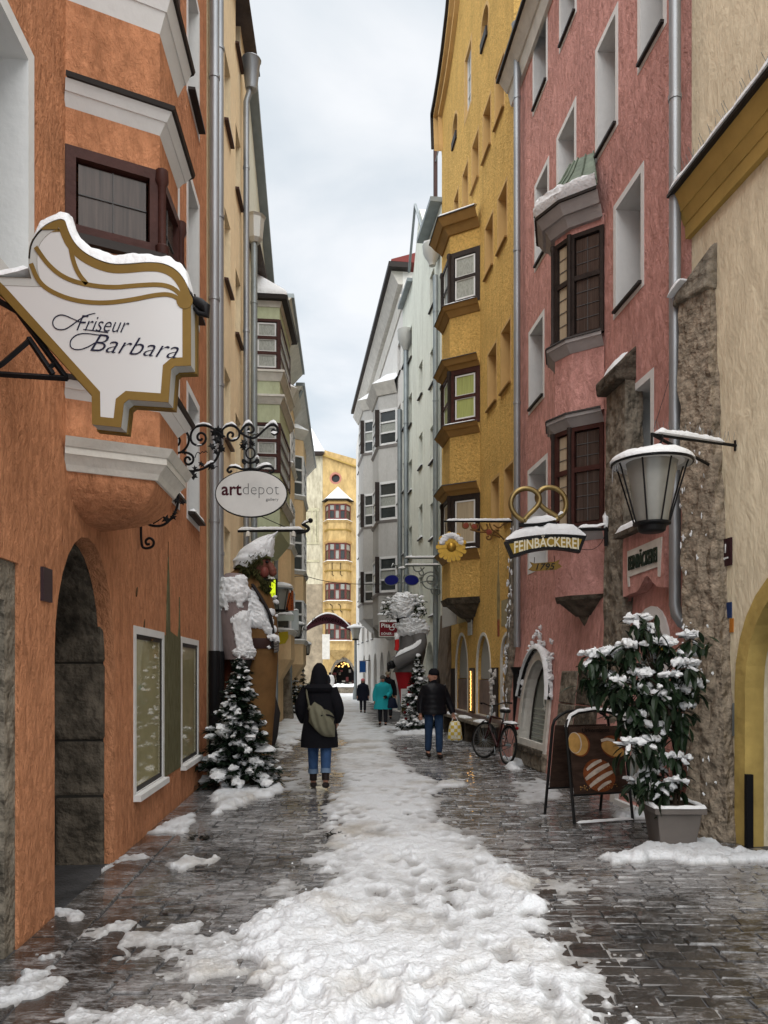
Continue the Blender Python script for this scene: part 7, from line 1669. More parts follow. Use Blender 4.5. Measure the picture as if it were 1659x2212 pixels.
for k in range(40): printp(blobpoly(.12+.7*rnd.random()**1.5, .05+.07*rnd.random(), .007, .004, rnd.random()*3, 6), .0045, M_crumbm, 'printed_grain')
text_fit('lettering', 'Urkornbrot', mat('dim_print', (.006, .005, .005), .4), ab, AB.pt(*pc(.24, .91), .005), ud, pw*.52, .05, ext=.001)
snow_strip([bp2(.0, HT-.13), bp2(.06, HT-.015), bp2(.16, HT+.03), bp2(wB/2, HT+.055), bp2(wB-.16, HT+.03), bp2(wB-.03, HT-.06)], .05, .03, amp=.3, n=50).build('frame_snow', M_snow, ab, smooth=True)
snow_strip([bp2(.02, .012, .02), bp2(wB-.02, .012, .02)], .05, .022).build('foot_snow', M_snow, ab, smooth=True)

# ================================================================== BICYCLE
rc_, fc_ = Vector((2.14, 13.45, 0)), Vector((1.86, 14.46, 0)); fw = (fc_-rc_).normalized(); lt = Vector((fw.y, -fw.x, 0)); lean = .10
bk = thing('bicycle', 'dark red city bicycle leaning by the ochre wall with snow on its rack', 'bicycle', rc_)
def bq(x, z, s=0): return rc_ + fw*x + lt*(s + lean*z) + Vector((0, 0, z))
RW, WB = .345, 1.05
def wheel(x, steer=0.0):
    c = bq(x, RW); e1 = (fw*math.cos(steer) - lt*math.sin(steer)); e2 = (Vector((0, 0, 1))+lt*lean).normalized()
    ring = lambda r, n=36: [c + e1*(r*math.cos(i/n*6.28319)) + e2*(r*math.sin(i/n*6.28319)) for i in range(n)]
    w_ = thing('tmp', '', ''); bpy.data.objects.remove(w_)
    ty = MB().tube(ring(RW-.018), .019, 8, closed=True).build('wheel', mat('tyre_rubber', (.012, .012, .012), .8), bk, smooth=True)
    MB().tube(ring(RW-.045), .010, 6, closed=True).build('rim', mat('alloy_rim', (.16, .16, .16), .35, metal=.7), ty, smooth=True)
    sp = MB(); nrm = e1.cross(e2)
    for i in range(28): a = i/28*6.28319; sp.tube([c+nrm*(.02 if i % 2 else -.02), c+e1*((RW-.045)*math.cos(a))+e2*((RW-.045)*math.sin(a))], .0022, 3)
    sp.build('spokes', M_zincd, ty); MB().tube([c-nrm*.05, c+nrm*.05], .022, 8).build('hub', M_zincd, ty)
wheel(0); wheel(WB, .35)
M_bike = mat('dark_red_bike_paint', (.035, .008, .009), .3)
BB, ST, HT_, HB = (.44, .28), (.30, .78), (.84, .80), (.90, .62)
fr = MB()
for a, b_, r in ((BB, ST, .017), (BB, HB, .020), (ST, HT_, .016), ((.30, .76), (0, RW), .009), (BB, (0, RW), .010), (HT_, HB, .020)): fr.tube([bq(*a), bq(*b_)], r, 8)
fr.build('frame', M_bike, bk, smooth=True)
MB().tube([bq(.90, .62), bq(.95, .48), bq(WB, RW)], .013, 8).build('fork', M_bike, bk, smooth=True)
MB().tube([bq(.83, .78), bq(.81, .96), bq(.86, 1.0)], .013, 8).build('stem', M_zincd, bk, smooth=True)
hbr = MB(); hbr.tube(chaikin([bq(.72, 1.05, -.29), bq(.80, 1.06, -.22), bq(.87, 1.0, -.05), bq(.87, 1.0, .05), bq(.80, 1.06, .22), bq(.72, 1.05, .29)], 2), .011, 8); hbo = hbr.build('handlebar', M_bframe, bk, smooth=True)
for s in (-1, 1): MB().tube([bq(.64, 1.05, .30*s), bq(.75, 1.055, .265*s)], .017, 8).build('grip', MATS['tyre_rubber'], hbo, smooth=True)
MB().tube([bq(.30, .76), bq(.275, .90)], .013, 8).build('seat_post', M_zincd, bk)
MB().loft([(bq(.24, .90), .13, .075, math.atan2(fw.y, fw.x)), (bq(.25, .935), .15, .095, math.atan2(fw.y, fw.x)), (bq(.26, .96), .13, .08, math.atan2(fw.y, fw.x))], 14).build('saddle', M_bframe, bk, smooth=True)
rk = MB()
for s in (-.06, 0, .06): rk.tube([bq(-.22, .72, s), bq(.22, .72, s)], .006, 5)
for s in (-.07, .07): rk.tube([bq(0, RW, s), bq(-.12, .72, s)], .006, 5)
rk.build('rear_rack', M_bframe, bk)
snow_strip([bq(-.20, .73), bq(.18, .73)], .12, .035).build('rack_snow', M_snow, bk, smooth=True); snow_strip([bq(.16, .965), bq(.36, .965)], .10, .03).build('saddle_snow', M_snow, bk, smooth=True)
for x in (0, WB): MB().tube([bq(x + (RW+.025)*math.cos(a), RW+(RW+.025)*math.sin(a)) for a in [R(20+ i*8) if x == 0 else R(35+i*8) for i in range(17)]], .022, 6, flat=.3).build('mudguard', M_bframe, bk, smooth=True)
MB().tube([bq(.36, .28, .02), bq(.30, .0, .20)], .008, 6).build('kickstand', M_zincd, bk); MB().blob(bq(-.30, .66), .03, .03, .03, 8, 6).build('rear_light', mat('red_reflector', (.25, .01, .01), .2), bk); MB().blob(bq(.99, .78), .035, .04, .04, 8, 6).build('headlight', M_zincd, bk, smooth=True)
ch = MB(); ch.tube([bq(.44+.09*math.cos(i/16*6.28), .28+.09*math.sin(i/16*6.28), .05) for i in range(16)], .008, 5, closed=True); ch.tube([bq(.44, .37, .05), bq(0, RW+.03, .05)], .006, 4); ch.tube([bq(.44, .19, .05), bq(0, RW-.03, .05)], .006, 4); ch.build('chain_drive', M_bframe, bk)
for s, a in ((1, .9), (-1, .9+math.pi)):
    e = (.44+.17*math.cos(a), .28+.17*math.sin(a)); MB().tube([bq(.44, .28, .06*s), bq(*e, .08*s)], .009, 6).build('crank', M_zincd, bk); MB().box(*sum(([bq(*e, .12*s)[i]-d, bq(*e, .12*s)[i]+d] for i, d in ((0, .04), (1, .045), (2, .012))), [])).build('pedal', M_bframe, bk)

# stone bench along the ochre house, menu stand beside the giant
be = thing('stone_bench', 'low stone bench with patches of snow along the ochre house', 'bench', R3.pt(3.2, 0, .2))
MB().wbox(R3, .9, 5.6, .44, .52, .06, .44).build('seat', M_stone, be, bevel=.015)
for u in (1.2, 2.7, 4.2, 5.3): MB().wbox(R3, u, u+.16, 0, .44, .10, .38).build('leg', M_stoned, be)
for u0, u1 in ((1.4, 1.9), (2.9, 3.5), (4.6, 5.2)): snow_strip([R3.pt(u0, .52, .28), R3.pt(u1, .52, .3)], .22, .05, amp=.5).build('seat_snow', M_snow, be, smooth=True)
S_ = Sheet(21.0, .5, at(873, 0, 21).x); A_ = S_.ab
ms = thing('menu_stand', 'narrow white menu stand with green base behind the red trousered giant', 'menu stand', gnd(873, 1580))
a0, b1 = A_(866, 1488); a1, b0 = A_(881, 1580); MB().prism([(a0, .42), (a1, .42), (a1, b1), (a0, b1)], .03, -.03, S_.pt).build('panel', mat('white_laminate', (.6, .6, .59), .4), ms); MB().prism([(a0, 0), (a1, 0), (a1, .41), (a0, .41)], .05, -.05, S_.pt).build('base', mat('dark_green_base', (.015, .03, .025), .5), ms)
for k in range(7): MB().prism([(a0+.03, b1-.18-.06*k), (a1-.04, b1-.18-.06*k), (a1-.04, b1-.16-.06*k), (a0+.03, b1-.16-.06*k)], .033, .029, S_.pt).build('printed_line', mat('grey_print', (.2, .2, .2), .6), ms)
MB().prism([(a0+.02, .5), (a1-.02, .5), (a1-.02, .78), (a0+.02, .78)], .034, .029, S_.pt).build('printed_photo', mat('food_print', (.12, .10, .04), .5, var=.6, vscale=12), ms)
# ================================================================== GIANT FIGURES
def ring_eval(rings):
    n = len(rings)
    def ev(t, a, off=0.0):
        t = max(0, min(n-1.0001, t)); i = int(t); f = t-i; A, B = rings[i], rings[i+1]
        c = Vector(A[0]).lerp(Vector(B[0]), f); rx_ = A[1]+(B[1]-A[1])*f; ry_ = A[2]+(B[2]-A[2])*f
        return c + Vector(((rx_+off)*math.cos(a), (ry_+off)*math.sin(a), 0))
    return ev
def snow_skin(ev, t0, t1, a0, a1, thr=0.0, amp=.05, seed=1, nt_=26, na=30, freq=2.2, up=.4, full=None):
    """irregular patches of snow sticking to a lofted surface"""
    mb = MB(); T = np.linspace(t0, t1, nt_); A = np.linspace(a0, a1, na); tt, aa = np.meshgrid(T, A, indexing='ij')
    et = np.minimum(1, np.minimum(tt-t0, t1-tt)/max(1e-6, (t1-t0))*5); ea = np.minimum(1, np.minimum(aa-a0, a1-aa)/(a1-a0)*5)
    m = fbm(tt*freq+seed*3.1, aa*freq*1.3-seed, 4, seed, .6)*1.2 - thr + .9*np.minimum(et, ea) - .35
    h = np.clip(m, 0, 1)**.6*amp*(1+.6*fbm(tt*freq*4, aa*freq*5, 3, seed+5))
    P_ = [[ev(float(tt[i, j]), float(aa[i, j]), .012+float(h[i, j])) + Vector((0, 0, up*float(h[i, j]))) if m[i, j] > 0 else ev(float(tt[i, j]), float(aa[i, j]), -.02) for j in range(na)] for i in range(nt_)]
    fs = []
    for i in range(nt_-1):
        for j in range(na-1):
            if max(m[i, j], m[i+1, j], m[i, j+1], m[i+1, j+1]) > 0: fs.append((i*na+j, i*na+j+1, (i+1)*na+j+1, (i+1)*na+j))
    return mb.add([p for r_ in P_ for p in r_], fs)
YG = 12.45; kG = YG/F
gi = thing('giant_figure', 'towering bearded giant figure in brown robe and snowy mauve cloak on the left', 'figure', gnd(540, 1450+HC*F/YG))
P3 = lambda px, py, d=0: at(px, py, YG+d)
def G_rings(lst): return [(P3(x, y, d), rx_*kG, ry_*kG) for x, y, rx_, ry_, d in lst]
M_robe = mat('brown_leather_robe', (.165, .088, .034), .75, bump=.3, bscale=7, var=.25, vscale=3); M_cloak = mat('mauve_grey_wool', (.21, .165, .16), .9, bump=.3, bscale=20, var=.15); M_gdark = mat('dark_cloak', (.025, .022, .022), .8, bump=.3, bscale=10)
robe = G_rings([(548, 1668, 34, 30, 0), (552, 1600, 36, 30, 0), (556, 1530, 38, 32, 0), (557, 1470, 40, 34, 0), (558, 1425, 42, 36, 0), (556, 1395, 44, 38, 0), (553, 1370, 48, 40, 0), (548, 1330, 50, 40, 0), (540, 1290, 48, 38, 0), (530, 1258, 42, 34, 0), (525, 1240, 30, 26, 0), (530, 1228, 18, 16, 0)])
MB().loft(robe, 24, fold=.03).build('robe', M_robe, gi, smooth=True)
belt = G_rings([(556, 1402, 46, 40, 0), (556, 1384, 48, 42, 0), (556, 1380, 46, 40, 0)]); MB().loft(belt, 24).build('belt', mat('belt_leather', (.035, .016, .014), .5), gi, smooth=True)
MB().loft(G_rings([(505, 1660, 26, 26, .05), (500, 1560, 24, 26, .05), (497, 1470, 22, 26, .05), (500, 1415, 20, 24, .05)]), 16, fold=.05).build('back_cloth', mat('rust_cloth', (.10, .025, .012), .8), gi, smooth=True)
# near arm in a wide mantle sleeve
armr = [(P3(506, 1240, -.30), 18*kG, 20*kG), (P3(503, 1255, -.32), 30*kG, 30*kG), (P3(502, 1290, -.34), 33*kG, 32*kG), (P3(503, 1330, -.35), 33*kG, 32*kG), (P3(508, 1370, -.36), 32*kG, 31*kG), (P3(514, 1405, -.36), 33*kG, 32*kG), (P3(517, 1425, -.36), 32*kG, 32*kG)]
MB().loft(list(reversed(armr)), 22, fold=.04, nf=5).build('mantle_sleeve', M_cloak, gi, smooth=True)
MB().loft([(P3(522, 1450, -.36), 16*kG, 18*kG), (P3(520, 1420, -.36), 26*kG, 26*kG)], 14).build('dark_cuff', M_gdark, gi, smooth=True)
MB().tube(chaikin([P3(545, 1262, -.28), P3(570, 1300, -.30), P3(585, 1330, -.28), P3(592, 1380, -.15), P3(588, 1400, -.2)], 2), [.05]*14, 8, flat=.5).build('fur_lapel', M_gdark, gi, smooth=True)
# dark cloak tail behind the tree on the right
MB().loft(G_rings([(568, 1655, 14, 16, .1), (578, 1590, 22, 18, .1), (582, 1540, 24, 18, .1), (578, 1505, 18, 16, .1), (572, 1490, 8, 8, .1)]), 16).build('cloak_tail', M_gdark, gi, smooth=True)
# far hand on the belt
hand = MB(); hand.blob(P3(588, 1388, -.12), .10, .10, .09, 12, 8, .05)
hand.build('gloved_fist', M_gdark, gi, smooth=True)
for k in range(4): MB().tube(chaikin([P3(592, 1380+k*6, -.20), P3(600, 1382+k*6, -.22), P3(600, 1388+k*6, -.26), P3(592, 1390+k*6, -.28)], 1), .022, 7).build('finger', mat('glove_grey', (.12, .11, .10), .7), gi, smooth=True)
# head: profile to the right, red cheeks, big nose, beard and shaggy hood of hair
M_face = mat('ruddy_face', (.15, .055, .04), .5, var=.2, vscale=5); M_moss = mat('moss_hair', (.06, .06, .022), .95, bump=1., bscale=18, var=.55, vscale=14)
MB().blob(P3(560, 1222, -.05), 26*kG, 26*kG, 32*kG, 18, 14).build('face', M_face, gi, smooth=True)
MB().blob(P3(571, 1236, -.19), 10*kG, 9*kG, 12*kG, 12, 8).build('cheek', mat('red_cheek', (.165, .05, .04), .4), gi, smooth=True)
MB().tube([P3(572, 1210, -.10), P3(582, 1222, -.10), P3(589, 1235, -.10)], [.05, .065, .075], 12).build('nose_bridge', M_face, gi, smooth=True); MB().blob(P3(589, 1237, -.10), 9*kG, 9*kG, 8.5*kG, 14, 10).build('nose', mat('nose_red', (.18, .065, .047), .4), gi, smooth=True)
MB().blob(P3(577, 1214, -.20), 4*kG, 3*kG, 3*kG, 8, 6).build('eye', M_black, gi, smooth=True); MB().tube([P3(566, 1207, -.20), P3(576, 1203, -.20), P3(585, 1207, -.17)], .025, 7).build('eyebrow', M_moss, gi, smooth=True)
MB().tube([P3(570, 1250, -.2), P3(580, 1254, -.18), P3(588, 1252, -.12)], .012, 6).build('mouth', M_black, gi)
rnd = random.Random(31)
def shag(mb, pts, r, n, L_, rnd):
    for k in range(n):
        c = rnd.choice(pts) + Vector((rnd.gauss(0, r), rnd.gauss(0, r*.8), rnd.gauss(0, r))); v = Vector((rnd.uniform(-.6, .3), rnd.uniform(-1, .2), rnd.uniform(-1, -.1))).normalized(); w_ = v.cross(Vector((rnd.random(), rnd.random(), rnd.random()))).normalized()*.014; mb.add([c-w_, c+w_, c+v*L_*rnd.uniform(.5, 1.2)], [(0, 1, 2)])
hb_ = MB(); hb_.blob(P3(540, 1222, 0), 27*kG, 30*kG, 28*kG, 14, 10, .12); hb_.build('hair_mass', M_moss, gi, smooth=True)
sg_ = MB(); shag(sg_, [P3(545, 1215, -.24), P3(532, 1228, -.22), P3(548, 1232, -.24), P3(556, 1205, -.24), P3(566, 1198, -.18)], .045, 700, .10, rnd); struct(sg_.build('shaggy_hair', M_moss, gi, fix=False), 'stuff')
bd = MB(); bd.loft([(P3(578, 1283, -.1), 4*kG, 4*kG), (P3(574, 1268, -.1), 9*kG, 10*kG), (P3(566, 1252, -.08), 15*kG, 17*kG), (P3(560, 1243, -.06), 16*kG, 20*kG)], 12); bd.build('beard', M_moss, gi, smooth=True)
cl = MB(); shag(cl, [P3(572, 1262, -.18), P3(578, 1272, -.15), P3(582, 1256, -.16)], .03, 300, .10, rnd); struct(cl.build('beard_hair', M_moss, gi, fix=False), 'stuff')
# snow: pointed cap on the head, sleeve, chest band, belt hand
capr = [(P3(541, 1230, -.02), 36*kG, 34*kG), (P3(546, 1212, -.02), 38*kG, 36*kG), (P3(553, 1195, -.02), 35*kG, 33*kG), (P3(563, 1178, -.02), 27*kG, 26*kG), (P3(573, 1165, -.02), 16*kG, 16*kG), (P3(583, 1157, -.02), 6*kG, 7*kG)]
ce = ring_eval(capr)
cm_ = MB(); NT, NA = 26, 44; vs = []
for i in range(NT+1):
    for j in range(NA):
        t = 5*i/NT; a = j/NA*2*math.pi; front = math.cos(a)
        tl_ = max(t, .15+1.5*max(0, front)+ .22*math.sin(a*5))      # leaves the face free
        p = ce(tl_, a, .02+.03*float(fbm(i*.35, math.cos(a)*3+math.sin(a)*5, 3, 9))); vs.append(p)
cm_.add(vs, [(i*NA+j, i*NA+(j+1) % NA, (i+1)*NA+(j+1) % NA, (i+1)*NA+j) for i in range(NT) for j in range(NA)] + [tuple(NT*NA+j for j in range(NA))])
cm_.build('hat_snow', M_snow, gi, smooth=True, fix=True)
MB().loft(capr, 20).build('pointed_hat', M_moss, gi, smooth=True)
MB().tube([P3(578, 1160, -.05), P3(590, 1157, -.05), P3(600, 1148, -.05)], [.04, .03, .006], 7).build('hat_snow_tip', M_snow, gi, smooth=True)
ae = ring_eval(armr)
snow_skin(ae, .3, 2.8, -3.3, .2, -.05, .045, 3, 48, 56, 1.5).build('sleeve_snow', M_snow, gi, smooth=True)
snow_skin(ae, 2.6, 5.9, -1.75, .1, .05, .04, 6, 56, 44, 1.4).build('sleeve_snow', M_snow, gi, smooth=True)
re_ = ring_eval(list(reversed(robe)))
def chest(t, a, off=0.0): return re_(t, a, off)
def band(t, a, off=0.0):     # diagonal band running from shoulder down to the belly
    return re_(t, a + (t-3)*.16 - .2, off)
snow_skin(band, 2.2, 5.1, -1.75, -.75, -.20, .055, 11, 50, 36, 1.6, .2).build('chest_snow', M_snow, gi, smooth=True)
snow_skin(re_, 3.6, 5.0, -1.6, -.3, .05, .05, 14, 34, 40, 1.8, .2).build('belly_snow', M_snow, gi, smooth=True)
sn = MB()
for x, y, s in ((585, 1378, .07), (592, 1376, .07), (598, 1384, .05), (574, 1390, .04), (580, 1398, .04), (597, 1300, .05), (594, 1290, .04), (598, 1330, .03)): sn.blob(P3(x, y, -.22), s, s, s*.7, 8, 6, .3)
sn.build('hand_snow', M_snow, gi, smooth=True)

# second giant: grey coat, red trousers
YH = 21.6; kH = YH/F; Q3 = lambda px, py, d=0: at(px, py, YH+d)
gj = thing('giant_figure', 'giant black bearded figure in grey coat and red trousers on the right', 'figure', gnd(880, 1450+HC*F/YH))
M_coat2 = mat('grey_felt', (.125, .12, .118), .85, bump=.3, bscale=14, var=.12); M_redt = mat('red_cloth', (.30, .012, .018), .7, bump=.2, bscale=10, var=.15)
def H_r(l): return [(Q3(x, y, d), a*kH, b*kH) for x, y, a, b, d in l]
cr_ = H_r([(878, 1452, 30, 26, 0), (884, 1435, 29, 26, 0), (890, 1410, 29, 26, 0), (892, 1385, 28, 25, 0), (891, 1362, 27, 23, 0), (886, 1345, 22, 20, 0), (882, 1335, 13, 13, 0)])
MB().loft(cr_, 22, fold=.04).build('coat', M_coat2, gj, smooth=True)
MB().loft(H_r([(878, 1577, 10, 12, 0), (879, 1530, 12, 14, 0), (878, 1490, 17, 18, 0), (876, 1450, 24, 24, 0)]), 18, fold=.03).build('trousers', M_redt, gj, smooth=True)
ar2 = [Q3(905, 1372, -.25), Q3(908, 1392, -.32), Q3(898, 1410, -.40), Q3(878, 1420, -.45), Q3(862, 1428, -.45), Q3(852, 1433, -.45)]
MB().tube(chaikin(ar2, 2), list(np.interp(np.linspace(0, 1, 22), [0, .3, .6, 1], [.20, .21, .21, .20]))[:len(chaikin(ar2, 2))] if len(chaikin(ar2, 2)) <= 22 else .2, 14).build('sleeve', M_coat2, gj, smooth=True)
MB().blob(Q3(846, 1436, -.45), .13, .12, .12, 10, 8).build('fist', M_black, gj, smooth=True)
for k in range(4): MB().tube([Q3(844, 1430+k*4, -.5), Q3(838, 1433+k*4, -.55), Q3(840, 1438+k*4, -.6)], .03, 6).build('finger', M_black, gj, smooth=True)
MB().blob(Q3(868, 1318, -.05), 16*kH, 16*kH, 22*kH, 14, 10).build('face', mat('dark_face', (.05, .03, .028), .6), gj, smooth=True); MB().blob(Q3(855, 1318, -.12), .06, .06, .07, 8, 6).build('nose', M_face, gj, smooth=True)
MB().loft(H_r([(862, 1352, 3, 3, -.1), (866, 1340, 10, 10, -.05), (870, 1322, 16, 15, 0)]), 12).build('beard', M_black, gj, smooth=True)
hat2 = H_r([(868, 1338, 17, 18, 0), (869, 1320, 19, 20, 0), (870, 1305, 19, 19, 0), (871, 1292, 15, 15, 0), (872, 1280, 6, 6, 0)]); h2 = ring_eval(hat2)
MB().loft(H_r([(869, 1322, 18, 18, .02), (871, 1292, 14, 14, 0), (872, 1281, 5, 5, 0)]), 16).build('pointed_hat', M_black, gj, smooth=True)
snow_skin(h2, .1, 3.95, -math.pi*1.05, math.pi*.35, -.35, .10, 4, 34, 40, 1.7).build('hat_snow', M_snow, gj, smooth=True)
c2e = ring_eval(list(reversed(cr_)))
snow_skin(c2e, .2, 2.6, -math.pi*1.0, .25, -.3, .13, 7, 40, 44, 1.5).build('shoulder_snow', M_snow, gj, smooth=True)
cs_ = chaikin(ar2, 2); snow_strip([p+Vector((0, -.02, .16)) for p in cs_[3:-2]], .30, .12, amp=.5).build('sleeve_snow', M_snow, gj, smooth=True)
tf, ts_ = MB(), MB(); rnd = random.Random(17)
for c, n in ((Q3(845, 1315), 220), (Q3(902, 1316), 220)):
    for k in range(n):
        p = c + Vector((rnd.gauss(0, .12), rnd.gauss(0, .1), rnd.gauss(0, .13))); v = Vector((rnd.uniform(-1, 1), rnd.uniform(-1, 1), rnd.uniform(-.8, .6))).normalized(); w_ = v.cross(Vector((rnd.random(), rnd.random(), rnd.random()))).normalized()*.02; tf.add([p-w_, p+w_, p+v*.13], [(0, 1, 2)])
        if k % 9 == 0: ts_.blob(p+Vector((0, -.03, .05)), .07, .06, .045, 7, 5, .3)
struct(tf.build('hair_tufts', mat('green_tufts', (.035, .045, .022), .9), gj, fix=False), 'stuff'); ts_.build('hair_snow', M_snow, gj, smooth=True)
MB().tube([Q3(857, 1372, -.35), Q3(858, 1395, -.4), Q3(856, 1405, -.4)], .06, 8).build('red_scarf', mat('scarlet', (.45, .02, .02), .7), gj, smooth=True); MB().blob(Q3(857, 1376, -.38), .07, .07, .10, 8, 6, .3).build('scarf_snow', M_snow, gj, smooth=True)

# ================================================================== PEOPLE
def skin_body(parent, J, m, name='body'):
    """one continuous body grown with a Skin modifier; J: name -> (pos, radius), edges fixed"""
    E_ = [('pel', 'spi'), ('spi', 'che'), ('che', 'nek'), ('nek', 'jaw'), ('jaw', 'fac'), ('fac', 'cro'), ('fac', 'nos')]
    for s in 'lr': E_ += [('pel', s+'hip'), (s+'hip', s+'kne'), (s+'kne', s+'ank'), (s+'ank', s+'toe'), ('che', s+'sho'), (s+'sho', s+'elb'), (s+'elb', s+'wri'), (s+'wri', s+'pal')] + [(s+'pal', s+'f%d0' % k) for k in range(5)] + [(s+'f%d0' % k, s+'f%d1' % k) for k in range(5)]
    names = list(J); me = bpy.data.meshes.new(name); me.from_pydata([tuple(J[n][0]) for n in names], [(names.index(a), names.index(b)) for a, b in E_], [])
    o = bpy.data.objects.new(name, me); COL.objects.link(o); adopt(o, parent)
    sk = o.modifiers.new('skin', 'SKIN'); sk.use_smooth_shade = True
    for i, n in enumerate(names):
        v = me.skin_vertices[0].data[i]; v.radius = (J[n][1], J[n][1]); v.use_root = n == 'pel'
    o.modifiers.new('sub', 'SUBSURF').render_levels = 2; o.modifiers['sub'].levels = 1
    me.materials.append(m); return o
M_skin = mat('skin', (.38, .20, .14), .5)
def person(label, base, H, yaw, coat, coat_len, coat_m, leg_m, boot_m, lstep=.12, rstep=-.12, arms=None, hat=None, hair=None, stoop=0.0, puff=0, flare=1.0, sleeve_r=1.0, cuff=None, face=True, hood=None, tl=.05):
    base = Vector((base[0], base[1], 0)); t = thing('person', label, 'person', base); s = H/1.72; cy, sy = math.cos(yaw), math.sin(yaw)
    def w_(x, y, z): x, y, z = x*s, y*s, z*s; y += stoop*max(0, z-.9*s); return base + Vector((x*cy-y*sy, x*sy+y*cy, z))
    arms = arms or {'l': ((-.26, -.02, 1.12), (-.27, .06, .86)), 'r': ((.26, -.02, 1.12), (.27, .06, .86))}
    lift = {'l': max(0, -lstep*.25), 'r': max(0, -rstep*.25)}
    J = {'pel': (w_(0, 0, .95), .12*s), 'spi': (w_(0, 0, 1.12), .11*s), 'che': (w_(0, 0, 1.34), .12*s), 'nek': (w_(0, .01, 1.48), .05*s), 'jaw': (w_(0, .035, 1.54), .062*s), 'fac': (w_(0, .03, 1.61), .082*s), 'cro': (w_(0, .01, 1.68), .06*s), 'nos': (w_(0, .125, 1.595), .014*s)}
    for q, sx, st in (('l', -1, lstep), ('r', 1, rstep)):
        J[q+'hip'] = (w_(.09*sx, 0, .90), .085*s); J[q+'kne'] = (w_(.095*sx, st*.6+.03, .50+lift[q]*.5), .055*s); J[q+'ank'] = (w_(.095*sx, st, .09+lift[q]), .04*s); J[q+'toe'] = (w_(.10*sx, st+.14, .05+lift[q]*.4), .035*s)
        e, h = arms[q]; J[q+'sho'] = (w_(.18*sx, 0, 1.40), .055*s); J[q+'elb'] = (w_(*e), .042*s); J[q+'wri'] = (w_(*h), .03*s)
        d = (w_(*h)-w_(*e)).normalized(); sd = Vector((cy, sy, 0))*sx; J[q+'pal'] = (w_(*h)+d*.05*s, .030*s)
        nrm = d.cross(sd).normalized() if d.cross(sd).length > .1 else Vector((0, 0, 1)); fw_ = d.cross(nrm)
        for k in range(5):
            if k == 0: p0 = w_(*h)+d*.045*s - fw_*.03*s*sx; p1 = p0 + d*.035*s - fw_*.02*s*sx
            else: p0 = w_(*h)+d*.085*s + fw_*(k-2.5)*.018*s; p1 = p0 + d*(.05-.006*abs(k-2.5))*s + nrm*.012*s
            J[q+'f%d0' % k] = (p0, .010*s); J[q+'f%d1' % k] = (p1, .008*s)
    skin_body(t, J, M_skin)
    # trousers and boots
    for q in 'lr':
        h, k, a = J[q+'hip'][0], J[q+'kne'][0], J[q+'ank'][0]; P_ = chaikin([h+Vector((0, 0, .06*s)), k, a+(k-a)*(tl/.41)], 2); r_ = list(np.interp(np.linspace(0, 1, len(P_)), [0, .45, .6, 1], [.105*s, .08*s, .072*s, .060*s]))
        tr = MB().tube(P_, r_, 12).build('trouser_leg', leg_m, t, smooth=True)
        if cuff: MB().tube([a+(k-a)*((tl-.02)/.41), a+(k-a)*((tl+.045)/.41)], .072*s, 12).build('turn_up', cuff, tr, smooth=True)
        d = (J[q+'toe'][0]-a); bt_ = MB(); bt_.tube([a+(k-a)*((tl+.08)/.41), a+Vector((0, 0, .03*s))], [.056*s, .052*s], 10); 
        bt_.tube([a - d*.35 + Vector((0, 0, -.045*s)), a+Vector((0, 0, -.035*s)), a+d*.55+Vector((0, 0, -.01*s)), a+d*1.0+Vector((0, 0, -.005*s)), a+d*1.2], [.035*s, .05*s, .048*s, .042*s, .02*s], 10, flat=.9)
        bt_.build('boot', boot_m, t, smooth=True)
    # coat body
    rings = []
    z0 = coat_len
    prof = [(1.50, .065, .065), (1.46, .12, .09), (1.42, .195, .115), (1.34, .215, .135), (1.2, .205, .140), (1.05, .20, .145), (.9, .215, .16), (.75, .225*flare, .17*flare), (.6, .232*flare, .175*flare), (.45, .24*flare, .18*flare)]
    zs = [p[0] for p in prof]
    n = 16 if not puff else 30
    for i in range(n+1):
        z = z0 + (1.50-z0)*i/n; rx_ = np.interp(z, zs[::-1], [p[1] for p in prof][::-1]); ry_ = np.interp(z, zs[::-1], [p[2] for p in prof][::-1]); q = 1 + (.030*abs(math.sin(z*puff)) if puff and z < 1.42 else 0)
        rings.append((w_(0, 0, z), rx_*s*q*coat, ry_*s*q*coat, yaw))
    MB().loft(rings, 26, fold=.035, nf=6).build('coat', coat_m, t, smooth=True)
    for q, sx in (('l', -1), ('r', 1)):
        P_ = chaikin([J[q+'sho'][0]+Vector((-sx*.03*s*cy, -sx*.03*s*sy, .0)), J[q+'elb'][0], J[q+'wri'][0]], 2); r_ = list(np.interp(np.linspace(0, 1, len(P_)), [0, .5, 1], [.092*s*sleeve_r, .075*s*sleeve_r, .056*s*sleeve_r])); 
        if puff: r_ = [x*(1+.06*(i % 2)) for i, x in enumerate(r_)]
        MB().tube(P_, r_, 12).build('sleeve', coat_m, t, smooth=True)
    MB().lathe([(.075*s, 0), (.085*s, .03*s), (.075*s, .075*s)], w_(0, .01, 1.465), 14).build('collar', coat_m, t, smooth=True)
    if hood:
        hr = [(w_(0, -.03, 1.43), .155*s, .125*s, yaw), (w_(0, -.03, 1.50), .130*s, .125*s, yaw), (w_(0, -.025, 1.58), .118*s, .125*s, yaw), (w_(0, -.02, 1.66), .105*s, .118*s, yaw), (w_(0, -.03, 1.73), .075*s, .09*s, yaw), (w_(0, -.045, 1.775), .03*s, .04*s, yaw)]
        MB().loft(hr, 18).build('hood', hood, t, smooth=True); MB().loft([(w_(0, -.10, 1.38), .19*s, .07*s, yaw), (w_(0, -.11, 1.43), .20*s, .085*s, yaw), (w_(0, -.10, 1.48), .16*s, .07*s, yaw)], 16).build('hood_fold', hood, t, smooth=True)
